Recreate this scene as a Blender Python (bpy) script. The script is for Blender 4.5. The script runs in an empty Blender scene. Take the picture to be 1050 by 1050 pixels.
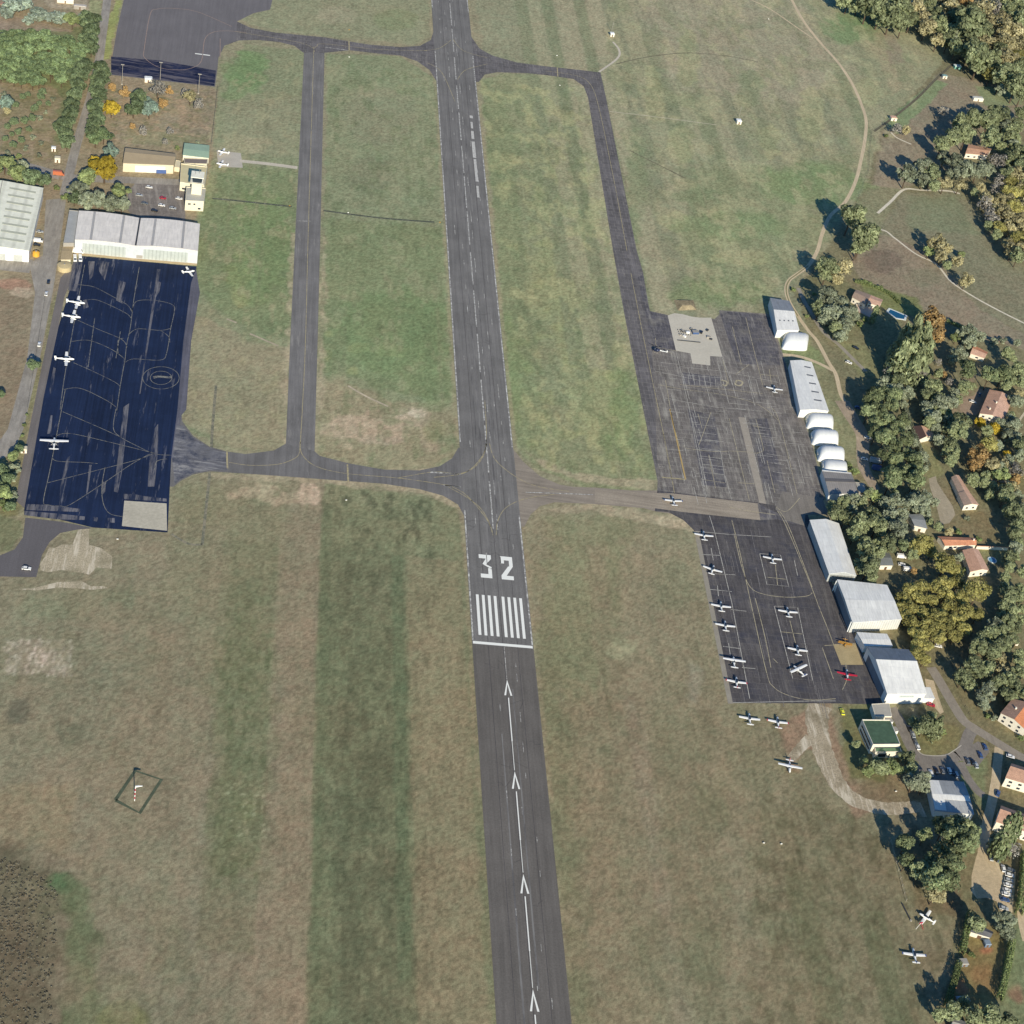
import bpy, bmesh, math, random
import numpy as np
from mathutils import Vector, Matrix
from mathutils.geometry import tessellate_polygon
random.seed(7); rng = np.random.default_rng(11)
scene = bpy.context.scene
col = scene.collection

# ------------------------------------------------------------------ camera
# world frame: X across the runway, Y along it, the threshold bar at Y = 0, metres
F, TH, RO, AZ, CH, CX, CY = 1800.0, 0.674, 0.227, -0.206, 591.6, -140.37, -621.08
fw = Vector((-math.sin(AZ)*math.cos(TH), math.cos(AZ)*math.cos(TH), -math.sin(TH)))
rt0 = Vector((math.cos(AZ), math.sin(AZ), 0)); up0 = rt0.cross(fw)
rt = math.cos(RO)*rt0 + math.sin(RO)*up0
up = -math.sin(RO)*rt0 + math.cos(RO)*up0
CAM = Vector((CX, CY, CH))
cd = bpy.data.cameras.new('camera'); cam = bpy.data.objects.new('camera', cd); col.objects.link(cam)
cd.sensor_width = 36; cd.lens = F/1050*36; cd.clip_end = 30000; cd.clip_start = 1
M = Matrix((rt, up, -fw)).transposed().to_4x4(); M.translation = CAM
cam.matrix_world = M
scene.camera = cam

def ray(px, py): return fw + rt*((px-525)/F) - up*((py-525)/F)
def G(px, py, z=0.0):
    d = ray(px, py); t = (z-CAM.z)/d.z
    return CAM + d*t
def proj(p):
    d = Vector(p)-CAM; z = d.dot(fw)
    return 525+F*d.dot(rt)/z, 525-F*d.dot(up)/z
def scl(px, py):                      # photo pixels per metre at a ground point
    return F/((G(px, py)-CAM).dot(fw))
def C(x0, y0, s, pts):                # points read off an enlargement -> photo coordinates
    return [(x0+x/s, y0+y/s) for x, y in pts]

# ------------------------------------------------------------------ light
SUN_PX = (70, 70)
sd = ray(*SUN_PX).normalized()        # direction the light travels
EL = math.asin(-sd.z); ROT = math.atan2(-sd.x, -sd.y)
ld = bpy.data.lights.new('sun', 'SUN'); ld.energy = 5.0; ld.angle = math.radians(0.5); ld.color = (1.0, 0.955, 0.88)
sun = bpy.data.objects.new('sun', ld); col.objects.link(sun)
sun.rotation_euler = sd.to_track_quat('-Z', 'Y').to_euler()
w = bpy.data.worlds.new('World'); scene.world = w; w.use_nodes = True
nt = w.node_tree; nt.nodes.clear()
sky = nt.nodes.new('ShaderNodeTexSky'); sky.sky_type = 'NISHITA'; sky.sun_disc = False
sky.sun_elevation = EL; sky.sun_rotation = ROT; sky.altitude = 100
bg = nt.nodes.new('ShaderNodeBackground'); bg.inputs[1].default_value = 0.083
out = nt.nodes.new('ShaderNodeOutputWorld')
tint = nt.nodes.new('ShaderNodeMix'); tint.data_type = 'RGBA'; tint.blend_type = 'MULTIPLY'; tint.inputs[0].default_value = 1; tint.inputs[7].default_value = (.42, .88, 1.55, 1)
nt.links.new(sky.outputs[0], tint.inputs[6]); nt.links.new(tint.outputs[2], bg.inputs[0]); nt.links.new(bg.outputs[0], out.inputs[0])
scene.view_settings.view_transform = 'Standard'; scene.view_settings.look = 'None'
scene.view_settings.exposure = 0; scene.view_settings.gamma = 1

# ------------------------------------------------------------------ colour
KLIT = (0.795, 0.856, 1.044)             # what a level sunlit surface of albedo 1 renders at
def lin(c): 
    c = c/255.0
    return c/12.92 if c <= 0.04045 else ((c+0.055)/1.055)**2.4
def alb(r, g, b, cap=0.97):           # albedo that shows this sRGB colour on level sunlit ground
    c = [lin(v)/k for v, k in zip((r, g, b), KLIT)]; m = max(c)
    return tuple(v*min(1, cap/m) for v in c)

MATS = {}
def newmat(name):
    m = bpy.data.materials.new(name); m.use_nodes = True
    n = m.node_tree.nodes; b = n['Principled BSDF']
    return m, m.node_tree, b
def N(t, typ, **kw):
    n = t.nodes.new(typ)
    for k, v in kw.items():
        if k.startswith('i_'):
            key = k[2:]; n.inputs[int(key) if key.isdigit() else key.replace('_', ' ')].default_value = v
        else: setattr(n, k, v)
    return n
def mixc(t, fac, a, b, mode='MIX'):
    n = t.nodes.new('ShaderNodeMix'); n.data_type = 'RGBA'; n.blend_type = mode
    for idx, v in ((0, fac), (6, a), (7, b)):
        if hasattr(v, 'links') or isinstance(v, bpy.types.NodeSocket): t.links.new(v, n.inputs[idx])
        elif idx == 0: n.inputs[0].default_value = v
        else: n.inputs[idx].default_value = (*v, 1) if len(v) == 3 else v
    return n.outputs[2]
def noise(t, scale, detail=4, rough=0.6, vec=None, stretch=None, rot=0.0, coord='Object'):
    tc = t.nodes.new('ShaderNodeTexCoord'); src = tc.outputs[coord]
    if stretch or rot:
        mp0 = t.nodes.new('ShaderNodeMapping'); mp0.inputs['Rotation'].default_value = (0, 0, -rot)
        t.links.new(src, mp0.inputs[0])
        mp = t.nodes.new('ShaderNodeMapping'); mp.inputs['Scale'].default_value = stretch or (1, 1, 1)
        t.links.new(mp0.outputs[0], mp.inputs[0]); src = mp.outputs[0]
    n = N(t, 'ShaderNodeTexNoise'); n.inputs['Scale'].default_value = scale
    n.inputs['Detail'].default_value = detail; n.inputs['Roughness'].default_value = rough
    t.links.new(src, n.inputs['Vector'])
    return n.outputs[0]
def ramp(t, src, a, b, va=0.0, vb=1.0):
    n = t.nodes.new('ShaderNodeMapRange'); n.inputs[1].default_value = a; n.inputs[2].default_value = b
    n.inputs[3].default_value = va; n.inputs[4].default_value = vb
    t.links.new(src, n.inputs[0]); return n.outputs[0]
def bw(t, v):                          # value -> grey colour
    n = t.nodes.new('ShaderNodeCombineColor')
    for i in range(3): t.links.new(v, n.inputs[i])
    return n.outputs[0]

def plain(name, rgb, rough=0.7, var=0.12, scale=1.5, metal=0.0, spec=0.3, raw=False):
    """a painted / built surface: colour with blotchy wear"""
    if name in MATS: return MATS[name]
    m, t, b = newmat(name); c = rgb if raw else alb(*rgb)
    v = ramp(t, noise(t, scale, 5, 0.65), 0.3, 0.7, 1-var, 1+var)
    v2 = ramp(t, noise(t, scale*0.13, 3, 0.6), 0.3, 0.7, 1-var*0.7, 1+var*0.7)
    cc = mixc(t, 1.0, mixc(t, 1.0, c, bw(t, v), 'MULTIPLY'), bw(t, v2), 'MULTIPLY')
    t.links.new(cc, b.inputs['Base Color'])
    b.inputs['Roughness'].default_value = rough; b.inputs['Metallic'].default_value = metal
    b.inputs['Specular IOR Level'].default_value = spec
    MATS[name] = m; return m
def ribbed(name, rgb, rot, period, depth=0.25, rough=0.6, rust=0.0):
    """sheet roof or wall with ribs running across direction rot"""
    m, t, b = newmat(name); c = alb(*rgb)
    tc = t.nodes.new('ShaderNodeTexCoord'); mp = t.nodes.new('ShaderNodeMapping')
    mp.inputs['Rotation'].default_value = (0, 0, -rot); t.links.new(tc.outputs['Object'], mp.inputs[0])
    wv = N(t, 'ShaderNodeTexWave'); wv.inputs['Scale'].default_value = 0.314/period*1.0; wv.inputs['Distortion'].default_value = 0.4
    t.links.new(mp.outputs[0], wv.inputs[0])
    v = ramp(t, wv.outputs[1], 0.0, 0.35, 1-depth, 1.0)
    v2 = ramp(t, noise(t, 0.25, 5, 0.7), 0.3, 0.7, 0.86, 1.1)
    cc = mixc(t, 1.0, mixc(t, 1.0, c, bw(t, v), 'MULTIPLY'), bw(t, v2), 'MULTIPLY')
    if rust: cc = mixc(t, ramp(t, noise(t, 0.12, 5, 0.7), 0.55, 0.75, 0, rust), cc, alb(150, 112, 92))
    t.links.new(cc, b.inputs['Base Color']); b.inputs['Roughness'].default_value = rough
    b.inputs['Specular IOR Level'].default_value = 0.25
    return m
def sheetroof(name, rgb, rot, seam=1.2, dirt=.16):
    """pale profiled sheeting with seams, dirt runs down the slope and a few replaced sheets"""
    m, t, b = newmat(name); c = alb(*rgb)
    tc = t.nodes.new('ShaderNodeTexCoord'); mp = t.nodes.new('ShaderNodeMapping')
    mp.inputs['Rotation'].default_value = (0, 0, -rot); t.links.new(tc.outputs['Object'], mp.inputs[0])
    br = N(t, 'ShaderNodeTexBrick'); br.offset = .5
    br.inputs['Scale'].default_value = 1; br.inputs['Brick Width'].default_value = seam; br.inputs['Row Height'].default_value = 6.5; br.inputs['Mortar Size'].default_value = .07; br.inputs['Mortar Smooth'].default_value = .4
    br.inputs['Color1'].default_value = (1, 1, 1, 1); br.inputs['Color2'].default_value = (.93, .93, .94, 1); br.inputs['Mortar'].default_value = (.80, .80, .82, 1)
    t.links.new(mp.outputs[0], br.inputs[0])
    cc = mixc(t, 1.0, c, br.outputs[0], 'MULTIPLY')
    run = ramp(t, noise(t, .9, 5, .7, stretch=(1, .12, 1), rot=rot), .35, .68, 1.0, 1-dirt)
    big = ramp(t, noise(t, .12, 4, .7), .35, .7, 1.04, .90)
    for f in (run, big): cc = mixc(t, 1.0, cc, bw(t, f), 'MULTIPLY')
    t.links.new(cc, b.inputs['Base Color']); b.inputs['Roughness'].default_value = .55; b.inputs['Specular IOR Level'].default_value = .3
    return m
def tiles(name, rgb):
    m, t, b = newmat(name); c = alb(*rgb)
    v = ramp(t, noise(t, 2.2, 5, 0.75), 0.3, 0.7, 0.62, 1.3)
    v2 = ramp(t, noise(t, 0.35, 3, 0.6), 0.3, 0.7, 0.85, 1.15)
    cc = mixc(t, 1.0, mixc(t, 1.0, c, bw(t, v), 'MULTIPLY'), bw(t, v2), 'MULTIPLY')
    t.links.new(cc, b.inputs['Base Color']); b.inputs['Roughness'].default_value = 0.85
    return m
def glass_mat():
    m, t, b = newmat('window glass'); b.inputs['Base Color'].default_value = (0.03, 0.04, 0.05, 1)
    b.inputs['Roughness'].default_value = 0.15; return m
GLASS = glass_mat()

# ------------------------------------------------------------------ objects
def tag(o, label=None, cat=None, group=None, kind=None):
    if label: o['label'] = label
    if cat: o['category'] = cat
    if group: o['group'] = group
    if kind: o['kind'] = kind
    return o
def empty(name, loc, label, cat, group=None, rz=0.0):
    o = bpy.data.objects.new(name, None); col.objects.link(o); o.location = loc
    o.rotation_euler = (0, 0, rz); o.empty_display_size = 0.5
    return tag(o, label, cat, group)
class MB:
    def __init__(s): s.v = []; s.f = []
    def poly(s, pts):
        k = len(s.v); s.v += [tuple(p) for p in pts]; s.f.append(tuple(range(k, k+len(pts)))); return s
    def box(s, c, size, rz=0.0, top=1.0):
        cx, cy, cz = c; a, b, h = size[0]/2, size[1]/2, size[2]/2; k = len(s.v)
        cr, sr = math.cos(rz), math.sin(rz)
        for z, m in ((-h, 1), (h, top)):
            for x, y in ((-a, -b), (a, -b), (a, b), (-a, b)):
                x *= m; y *= m
                s.v.append((cx+x*cr-y*sr, cy+x*sr+y*cr, cz+z))
        for f in ((3, 2, 1, 0), (4, 5, 6, 7), (0, 1, 5, 4), (1, 2, 6, 5), (2, 3, 7, 6), (3, 0, 4, 7)):
            s.f.append(tuple(k+i for i in f))
        return s
    def prism(s, ring, z0, z1):
        k = len(s.v); n = len(ring)
        s.v += [(p[0], p[1], z0) for p in ring]+[(p[0], p[1], z1) for p in ring]
        s.f.append(tuple(k+n+i for i in range(n))); s.f.append(tuple(k+n-1-i for i in range(n)))
        for i in range(n): j = (i+1) % n; s.f.append((k+i, k+j, k+n+j, k+n+i))
        return s
    def tube(s, path, radii, n=8, caps=True):
        k = len(s.v); path = [Vector(p) for p in path]
        for i, p in enumerate(path):
            d = (path[min(i+1, len(path)-1)]-path[max(i-1, 0)]).normalized()
            a = d.orthogonal().normalized() if abs(d.z) > .99 else Vector((0, 0, 1)).cross(d).normalized()
            b = d.cross(a); r = radii[i] if hasattr(radii, '__len__') else radii
            ra, rb = r if hasattr(r, '__len__') else (r, r)
            for j in range(n):
                an = 2*math.pi*j/n; s.v.append(tuple(p+a*ra*math.cos(an)+b*rb*math.sin(an)))
        for i in range(len(path)-1):
            for j in range(n):
                q = (j+1) % n
                s.f.append((k+i*n+j, k+i*n+q, k+(i+1)*n+q, k+(i+1)*n+j))
        if caps:
            s.f.append(tuple(k+j for j in range(n))[::-1])
            s.f.append(tuple(k+(len(path)-1)*n+j for j in range(n)))
        return s
    def mesh(s, name):
        me = bpy.data.meshes.new(name); me.from_pydata(s.v, [], s.f); me.update()
        bm = bmesh.new(); bm.from_mesh(me); bmesh.ops.recalc_face_normals(bm, faces=bm.faces); bm.to_mesh(me); bm.free()
        return me
    def build(s, name, m, parent=None, smooth=False, local=False):
        me = s.mesh(name); me.materials.append(m)
        if smooth: me.polygons.foreach_set('use_smooth', [True]*len(me.polygons))
        o = bpy.data.objects.new(name, me); col.objects.link(o)
        if parent is not None:
            o.parent = parent
            if not local: me.transform(root_inv(parent))
        return o
def root_inv(p):
    m = Matrix.LocRotScale(p.location, p.rotation_euler, p.scale)
    while p.parent: p = p.parent; m = Matrix.LocRotScale(p.location, p.rotation_euler, p.scale) @ m
    return m.inverted()

LAYER = [0.0]
def sheet(name, pts, m, z, px=True, kind='structure'):
    """a flat paved or painted sheet given by its outline"""
    ring = [G(*p) if px else Vector((*p, 0)) for p in pts]
    for p in ring: p.z = z
    tri = tessellate_polygon([ring])
    me = bpy.data.meshes.new(name); me.from_pydata([tuple(p) for p in ring], [], [tuple(t) for t in tri]); me.update()
    bm = bmesh.new(); bm.from_mesh(me)
    for f in bm.faces:
        f.normal_update()
        if f.normal.z < 0: f.normal_flip()
    bm.to_mesh(me); bm.free()
    me.materials.append(m); o = bpy.data.objects.new(name, me); col.objects.link(o)
    return tag(o, kind=kind)
def smoothpath(P, k=6):
    P = [Vector((p[0], p[1])) for p in P]; out = []
    if len(P) < 3: return P
    for i in range(len(P)-1):
        a, b, c, d = P[max(i-1, 0)], P[i], P[i+1], P[min(i+2, len(P)-1)]
        for j in range(k):
            t = j/k
            out.append(0.5*((2*b)+(c-a)*t+(2*a-5*b+4*c-d)*t*t+(3*b-a-3*c+d)*t**3))
    out.append(P[-1]); return out
def ribbon_mb(mb, pts, width, z, px=True, smooth=True, jit=0.0):
    P = [G(*p).xy for p in pts] if px else [Vector(p) for p in pts]
    if smooth and len(P) > 2: P = smoothpath(P)
    L = []
    for i, p in enumerate(P):
        d = P[min(i+1, len(P)-1)]-P[max(i-1, 0)]
        if d.length < 1e-6: continue
        d.normalize(); n = Vector((-d.y, d.x))
        wd = width if not hasattr(width, '__len__') else width[0]+(width[1]-width[0])*i/(len(P)-1)
        wd *= 1+jit*random.uniform(-1, 1)
        L.append((p+n*wd/2, p-n*wd/2))
    k = len(mb.v)
    for a, b in L: mb.v += [(a.x, a.y, z), (b.x, b.y, z)]
    for i in range(len(L)-1): mb.f.append((k+2*i+1, k+2*i+3, k+2*i+2, k+2*i))
def ribbons(name, lines, width, m, z, px=True, smooth=True, jit=0.0):
    mb = MB()
    for l in lines: ribbon_mb(mb, l, width, z, px, smooth, jit)
    me = bpy.data.meshes.new(name); me.from_pydata(mb.v, [], mb.f); me.update(); me.materials.append(m)
    o = bpy.data.objects.new(name, me); col.objects.link(o)
    return tag(o, kind='structure')
# ------------------------------------------------------------------ the ground: one sheet, cover colours per vertex
def axis(a, b, step, far):
    mid = list(np.arange(a, b+step, step)); s = step; lo = []; hi = []; x = a
    while x > -far: s *= 1.25; x -= s; lo.append(x)
    s = step; x = mid[-1]
    while x < far: s *= 1.25; x += s; hi.append(x)
    return np.array(lo[::-1]+mid+hi)
ST = 1.15
gx = axis(-390, 620, ST, 9000); gy = axis(-270, 1010, ST, 12000)
NX, NY = len(gx), len(gy)
XX, YY = np.meshgrid(gx, gy)                     # rows = y
XX = XX.ravel(); YY = YY.ravel()
LC = np.zeros((len(XX), 3)); LC[:] = [lin(v) for v in (121, 117, 93)]
def vnoise(scale, seed, sx=1.0, sy=1.0, rot=0.0):
    """smooth value noise on the ground, range 0..1"""
    r = np.random.default_rng(seed); T = r.random((256, 256))
    c, s = math.cos(rot), math.sin(rot)
    u = (XX*c+YY*s)/(scale*sx); v = (-XX*s+YY*c)/(scale*sy)
    iu = np.floor(u).astype(int); iv = np.floor(v).astype(int); fu = u-iu; fv = v-iv
    fu = fu*fu*(3-2*fu); fv = fv*fv*(3-2*fv)
    a = T[iv % 256, iu % 256]; b = T[iv % 256, (iu+1) % 256]; c2 = T[(iv+1) % 256, iu % 256]; d = T[(iv+1) % 256, (iu+1) % 256]
    return (a*(1-fu)+b*fu)*(1-fv)+(c2*(1-fu)+d*fu)*fv
WN = [vnoise(9, 1)-.5, vnoise(3.5, 2)-.5, vnoise(30, 3)-.5]
def cover(pts, rgb, alpha=1.0, soft=2.0, wob=1.0, px=True):
    """blend a ground-cover colour inside an outline with a soft ragged edge of soft metres"""
    R = np.array([tuple(G(*p).xy) if px else p for p in pts]); pad = soft*1.5+wob*3
    lo = R.min(0)-pad; hi = R.max(0)+pad
    ix = np.where((XX > lo[0]) & (XX < hi[0]) & (YY > lo[1]) & (YY < hi[1]))[0]
    if not len(ix): return
    x, y = XX[ix], YY[ix]; inside = np.zeros(len(ix), bool); dist = np.full(len(ix), 1e9)
    n = len(R)
    for i in range(n):
        (x1, y1), (x2, y2) = R[i], R[(i+1) % n]
        cr = ((y1 > y) != (y2 > y)); 
        with np.errstate(divide='ignore', invalid='ignore'):
            xi = (x2-x1)*(y-y1)/(y2-y1)+x1
        inside ^= cr & (x < xi)
        dx, dy = x2-x1, y2-y1; L = dx*dx+dy*dy+1e-9
        t = np.clip(((x-x1)*dx+(y-y1)*dy)/L, 0, 1)
        dist = np.minimum(dist, np.hypot(x-x1-t*dx, y-y1-t*dy))
    sg = np.where(inside, dist, -dist)+wob*(WN[0][ix]*3+WN[1][ix]*1.5)
    a = np.clip(sg/max(soft, .01)+.5, 0, 1); a = a*a*(3-2*a)*alpha
    c = np.array([lin(v) for v in rgb])
    LC[ix] = LC[ix]*(1-a[:, None])+c*a[:, None]
def clumps(pts, rgb, size, sx, sy, thr, seed, alpha=.6, soft=4):
    """scattered tufts of another cover inside an outline, drawn out along the mowing direction"""
    global LC
    old = LC.copy(); cover(pts, rgb, alpha, soft, 1)
    k = np.clip((.65*vnoise(size, seed, sx, sy)+.35*vnoise(size*.35, seed+50, sx, sy)-thr)/.14, 0, 1)[:, None]
    LC = old*(1-k)+LC*k
def spot(px, py, rx, ry, rgb, alpha=.7, soft=4, wob=1.5):
    cover([(px+rx*math.cos(t*math.pi/7), py+ry*math.sin(t*math.pi/7)) for t in range(14)], rgb, alpha, soft, wob)
def along(x0, x1, y0, y1, rgb, alpha=.7, soft=2.5, wob=.6):
    """a mown strip that runs parallel to the runway, in world metres"""
    cover([(x0, y0), (x1, y0), (x1, y1), (x0, y1)], rgb, alpha, soft, wob, px=False)

# -- the large fields
cover([(-60, 560), (180, 545), (330, 490), (480, 520), (515, 1090), (-60, 1090)], (119, 113, 92), 1, 3)
cover([(-20, 600), (110, 560), (215, 560), (215, 760), (60, 800), (-20, 800)], (117, 116, 94), .8, 14, 3)
cover([(180, 500), (300, 497), (290, 700), (215, 720), (170, 600)], (112, 113, 86), .7, 10, 3)
cover([(300, 500), (332, 495), (318, 1080), (276, 1080)], (121, 113, 90), .6, 6, 2)
cover([(331, 494), (470, 515), (487, 660), (512, 1090), (315, 1090), (322, 700)], (108, 110, 83), 1, 1.5, .6)
cover([(330, 620), (352, 620), (345, 1090), (317, 1090)], (98, 104, 78), .7, 3, 1)
cover([(352, 560), (402, 560), (396, 830), (350, 830)], (96, 101, 77), .55, 7, 3)
cover([(345, 830), (415, 830), (420, 1090), (340, 1090)], (102, 103, 80), .6, 7, 3)
cover([(428, 640), (470, 640), (500, 1090), (440, 1090)], (119, 115, 90), .8, 5, 2)
cover([(340, 500), (440, 505), (448, 560), (400, 620), (340, 600)], (112, 117, 88), .6, 8, 3)
cover([(238, 600), (285, 600), (283, 770), (270, 880), (222, 905), (222, 760)], (106, 110, 83), .75, 5, 2)
cover([(228, 770), (255, 775), (250, 890), (218, 905), (222, 800)], (97, 104, 76), .55, 5, 2)
cover([(288, 560), (322, 560), (318, 1080), (282, 1080)], (122, 112, 90), .35, 5, 2)
cover([(195, 760), (222, 760), (215, 870), (185, 860)], (125, 119, 98), .6, 4, 2)
cover([(120, 820), (215, 900), (260, 1080), (120, 1080), (90, 960)], (117, 113, 92), .6, 14, 3)
cover([(20, 800), (90, 795), (80, 885), (40, 865), (-10, 860), (-10, 820)], (128, 116, 90), .6, 7, 4)
cover([(-20, 866), (0, 868), (30, 880), (55, 886), (74, 900), (70, 960), (64, 1070), (-60, 1070)], (86, 81, 64), .8, 18, 7)
spot(10, 1035, 22, 30, (96, 90, 70), .5); spot(5, 950, 14, 14, (100, 90, 70), .6)
cover([(70, 905), (95, 910), (100, 1000), (120, 1060), (64, 1070), (68, 980)], (86, 99, 68), .65, 5, 2)
spot(62, 903, 11, 9, (72, 96, 64), .8, 3); spot(128, 1045, 26, 16, (104, 104, 56), .55)
cover([(330, 565), (480, 565), (490, 660), (330, 640)], (108, 111, 85), .4, 9)
spot(150, 660, 60, 30, (121, 120, 96), .5, 8); spot(100, 620, 90, 18, (112, 116, 90), .5, 8)
cover([(14, 655), (76, 656), (70, 692), (5, 692)], (144, 135, 117), .45, 2, 1)
for i in range(130):
    a, b = random.uniform(4, 74), random.uniform(656, 692); spot(a, b, random.uniform(.5, 1.2), random.uniform(1.5, 6), (172, 164, 146), .6, .7, .3)
cover([(8, 716), (28, 716), (25, 742), (8, 742)], (82, 84, 70), .7, 2, 1)
cover([(58, 736), (88, 740), (86, 770), (60, 766)], (88, 91, 72), .55, 5, 2)
spot(255, 830, 16, 12, (104, 110, 74), .5); spot(240, 850, 9, 14, (112, 122, 92), .5)
# right of the landing strip
cover([(541, 540), (600, 517), (700, 535), (748, 722), (830, 724), (900, 900), (960, 1090), (588, 1090), (560, 760)], (119, 114, 90), 1, 3)
along(16, 26, -260, 20, (112, 110, 82), .7, 4); along(26, 34, -260, 30, (118, 110, 84), .5, 4)
cover([(560, 530), (650, 530), (640, 700), (580, 720), (556, 620)], (113, 114, 85), .75, 9, 3)
cover([(640, 560), (700, 560), (738, 720), (660, 740), (620, 700)], (123, 115, 92), .7, 10, 4)
cover([(600, 560), (622, 560), (640, 700), (618, 760)], (123, 114, 90), .6, 5, 2)
spot(637, 664, 14, 12, (146, 146, 114), .5, 4); spot(712, 700, 8, 20, (128, 126, 108), .5, 5)
spot(690, 600, 20, 30, (108, 112, 86), .5, 8); spot(760, 790, 40, 26, (117, 116, 90), .5, 10)
for xa, xb, c, a in ((58, 66, (127, 118, 98), .5), (70, 84, (108, 106, 82), .45), (92, 104, (124, 116, 94), .4), (112, 124, (107, 106, 82), .45), (130, 150, (112, 110, 86), .45), (38, 48, (123, 118, 92), .35), (160, 172, (104, 104, 80), .4)):
    along(xa, xb, -265, -30, c, a, 4, 1)
cover([(780, 820), (920, 850), (930, 930), (985, 950), (960, 1090), (770, 1090)], (108, 104, 80), .6, 14, 4)
cover([(880, 860), (920, 870), (945, 940), (975, 950), (960, 1010), (900, 960)], (112, 104, 82), .5, 8, 3)
spot(700, 980, 50, 50, (112, 108, 84), .5, 12); spot(620, 950, 24, 90, (122, 112, 90), .4, 8)
for i in range(90):
    spot(random.uniform(560, 940), random.uniform(740, 1060), random.uniform(4, 22), random.uniform(4, 30), random.choice([(108, 108, 82), (124, 115, 92), (114, 110, 84), (103, 104, 79)]), .38, 5, 3)
for i in range(110):
    spot(random.uniform(0, 480), random.uniform(560, 1060), random.uniform(4, 22), random.uniform(4, 30), random.choice([(108, 110, 84), (124, 114, 93), (112, 112, 88), (103, 104, 79)]), .3, 5, 3)
# worn earth by the light aircraft and the gravel path
cover([(800, 745), (826, 728), (850, 722), (862, 770), (882, 800), (910, 812), (908, 825), (880, 835), (852, 800), (832, 770), (818, 790), (806, 790)], (134, 112, 92), .8, 4, 2)
cover([(870, 800), (925, 790), (945, 815), (930, 832), (890, 826)], (108, 98, 76), .8, 5, 2)
# between the hangar apron and the parallel taxiway
cover([(190, 290), (222, 90), (250, 45), (312, 52), (296, 462), (235, 462), (190, 440), (176, 410)], (114, 119, 90), 1, 1.5)
cover([(215, 165), (305, 175), (303, 350), (235, 330), (196, 290)], (101, 114, 77), .75, 7, 2)
cover([(226, 95), (250, 52), (275, 55), (268, 95), (235, 105)], (100, 122, 80), .7, 6, 3)
cover([(190, 320), (232, 335), (300, 360), (296, 462), (235, 462), (186, 430)], (127, 120, 95), .85, 4, 2)
cover([(225, 105), (306, 100), (304, 160), (222, 160)], (121, 121, 95), .7, 8, 3)
cover([(232, 138), (275, 142), (272, 158), (225, 158)], (142, 132, 104), .6, 5, 2)
for q in ((250, 262, 8, 6), (246, 300, 7, 16), (238, 282, 6, 8), (252, 286, 5, 10)): spot(*q, (130, 133, 84), .55, 3)
spot(268, 340, 24, 14, (96, 110, 76), .5, 6)
# between the parallel taxiway and the runway
cover([(335, 55), (410, 58), (448, 82), (457, 230), (470, 460), (455, 478), (395, 482), (328, 468), (332, 260)], (113, 120, 90), 1, 1.5)
cover([(330, 225), (457, 232), (466, 400), (440, 410), (395, 400), (355, 385), (326, 380)], (104, 116, 80), .8, 6, 2)
cover([(326, 388), (352, 388), (400, 412), (465, 412), (470, 462), (452, 478), (395, 482), (326, 468)], (128, 121, 95), .85, 5, 2)
cover([(338, 426), (372, 425), (415, 432), (450, 450), (440, 462), (380, 455), (342, 450)], (142, 130, 106), .7, 5, 4)
spot(349, 437, 11, 9, (160, 146, 120), .6, 3); spot(426, 424, 9, 4, (190, 178, 160), .7, 2); spot(412, 427, 5, 3, (180, 168, 146), .6, 1.5)
spot(357, 457, 5, 4, (170, 156, 128), .6, 1.5); spot(390, 452, 25, 6, (152, 136, 118), .5, 3)
spot(445, 442, 12, 12, (112, 112, 76), .5, 4)
for q in ((336, 343, 5, 3), (364, 379, 6, 5), (366, 357, 14, 6), (336, 364, 3, 6), (400, 360, 20, 7)): spot(*q, (134, 138, 88), .5, 2)
spot(350, 360, 7, 20, (94, 106, 74), .5, 5); spot(390, 120, 40, 30, (116, 116, 92), .5, 10); spot(380, 180, 22, 20, (104, 108, 84), .5, 8)
# right of the runway, up to the long taxiway
cover([(492, 82), (520, 75), (580, 80), (600, 92), (640, 310), (673, 490), (660, 502), (600, 500), (545, 480), (528, 455), (505, 200)], (116, 121, 89), 1, 1.5)
cover([(495, 100), (520, 95), (560, 460), (530, 455), (508, 250)], (108, 117, 82), .7, 5, 2)
for q in ((600, 200, 12, 60), (590, 330, 22, 50), (560, 290, 18, 40), (620, 420, 24, 40)): spot(*q, (126, 130, 88), .6, 8)
for i in range(60): spot(random.uniform(515, 660), random.uniform(150, 480), random.uniform(2, 9), random.uniform(2, 7), random.choice([(138, 142, 92), (128, 132, 84), (104, 114, 80)]), .4, 3, 2)
spot(580, 130, 20, 30, (108, 114, 86), .5, 8); spot(636, 350, 8, 70, (104, 118, 78), .5, 5)
cover([(500, 70), (484, -20), (630, -20), (628, 70), (560, 66)], (120, 121, 96), 1, 2)
cover([(245, 18), (285, -10), (442, -10), (443, 36), (425, 46), (330, 37), (256, 26)], (119, 121, 94), 1, 2)
spot(405, 20, 24, 12, (108, 116, 82), .7, 6); spot(345, 15, 22, 10, (134, 130, 106), .5, 5)
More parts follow.
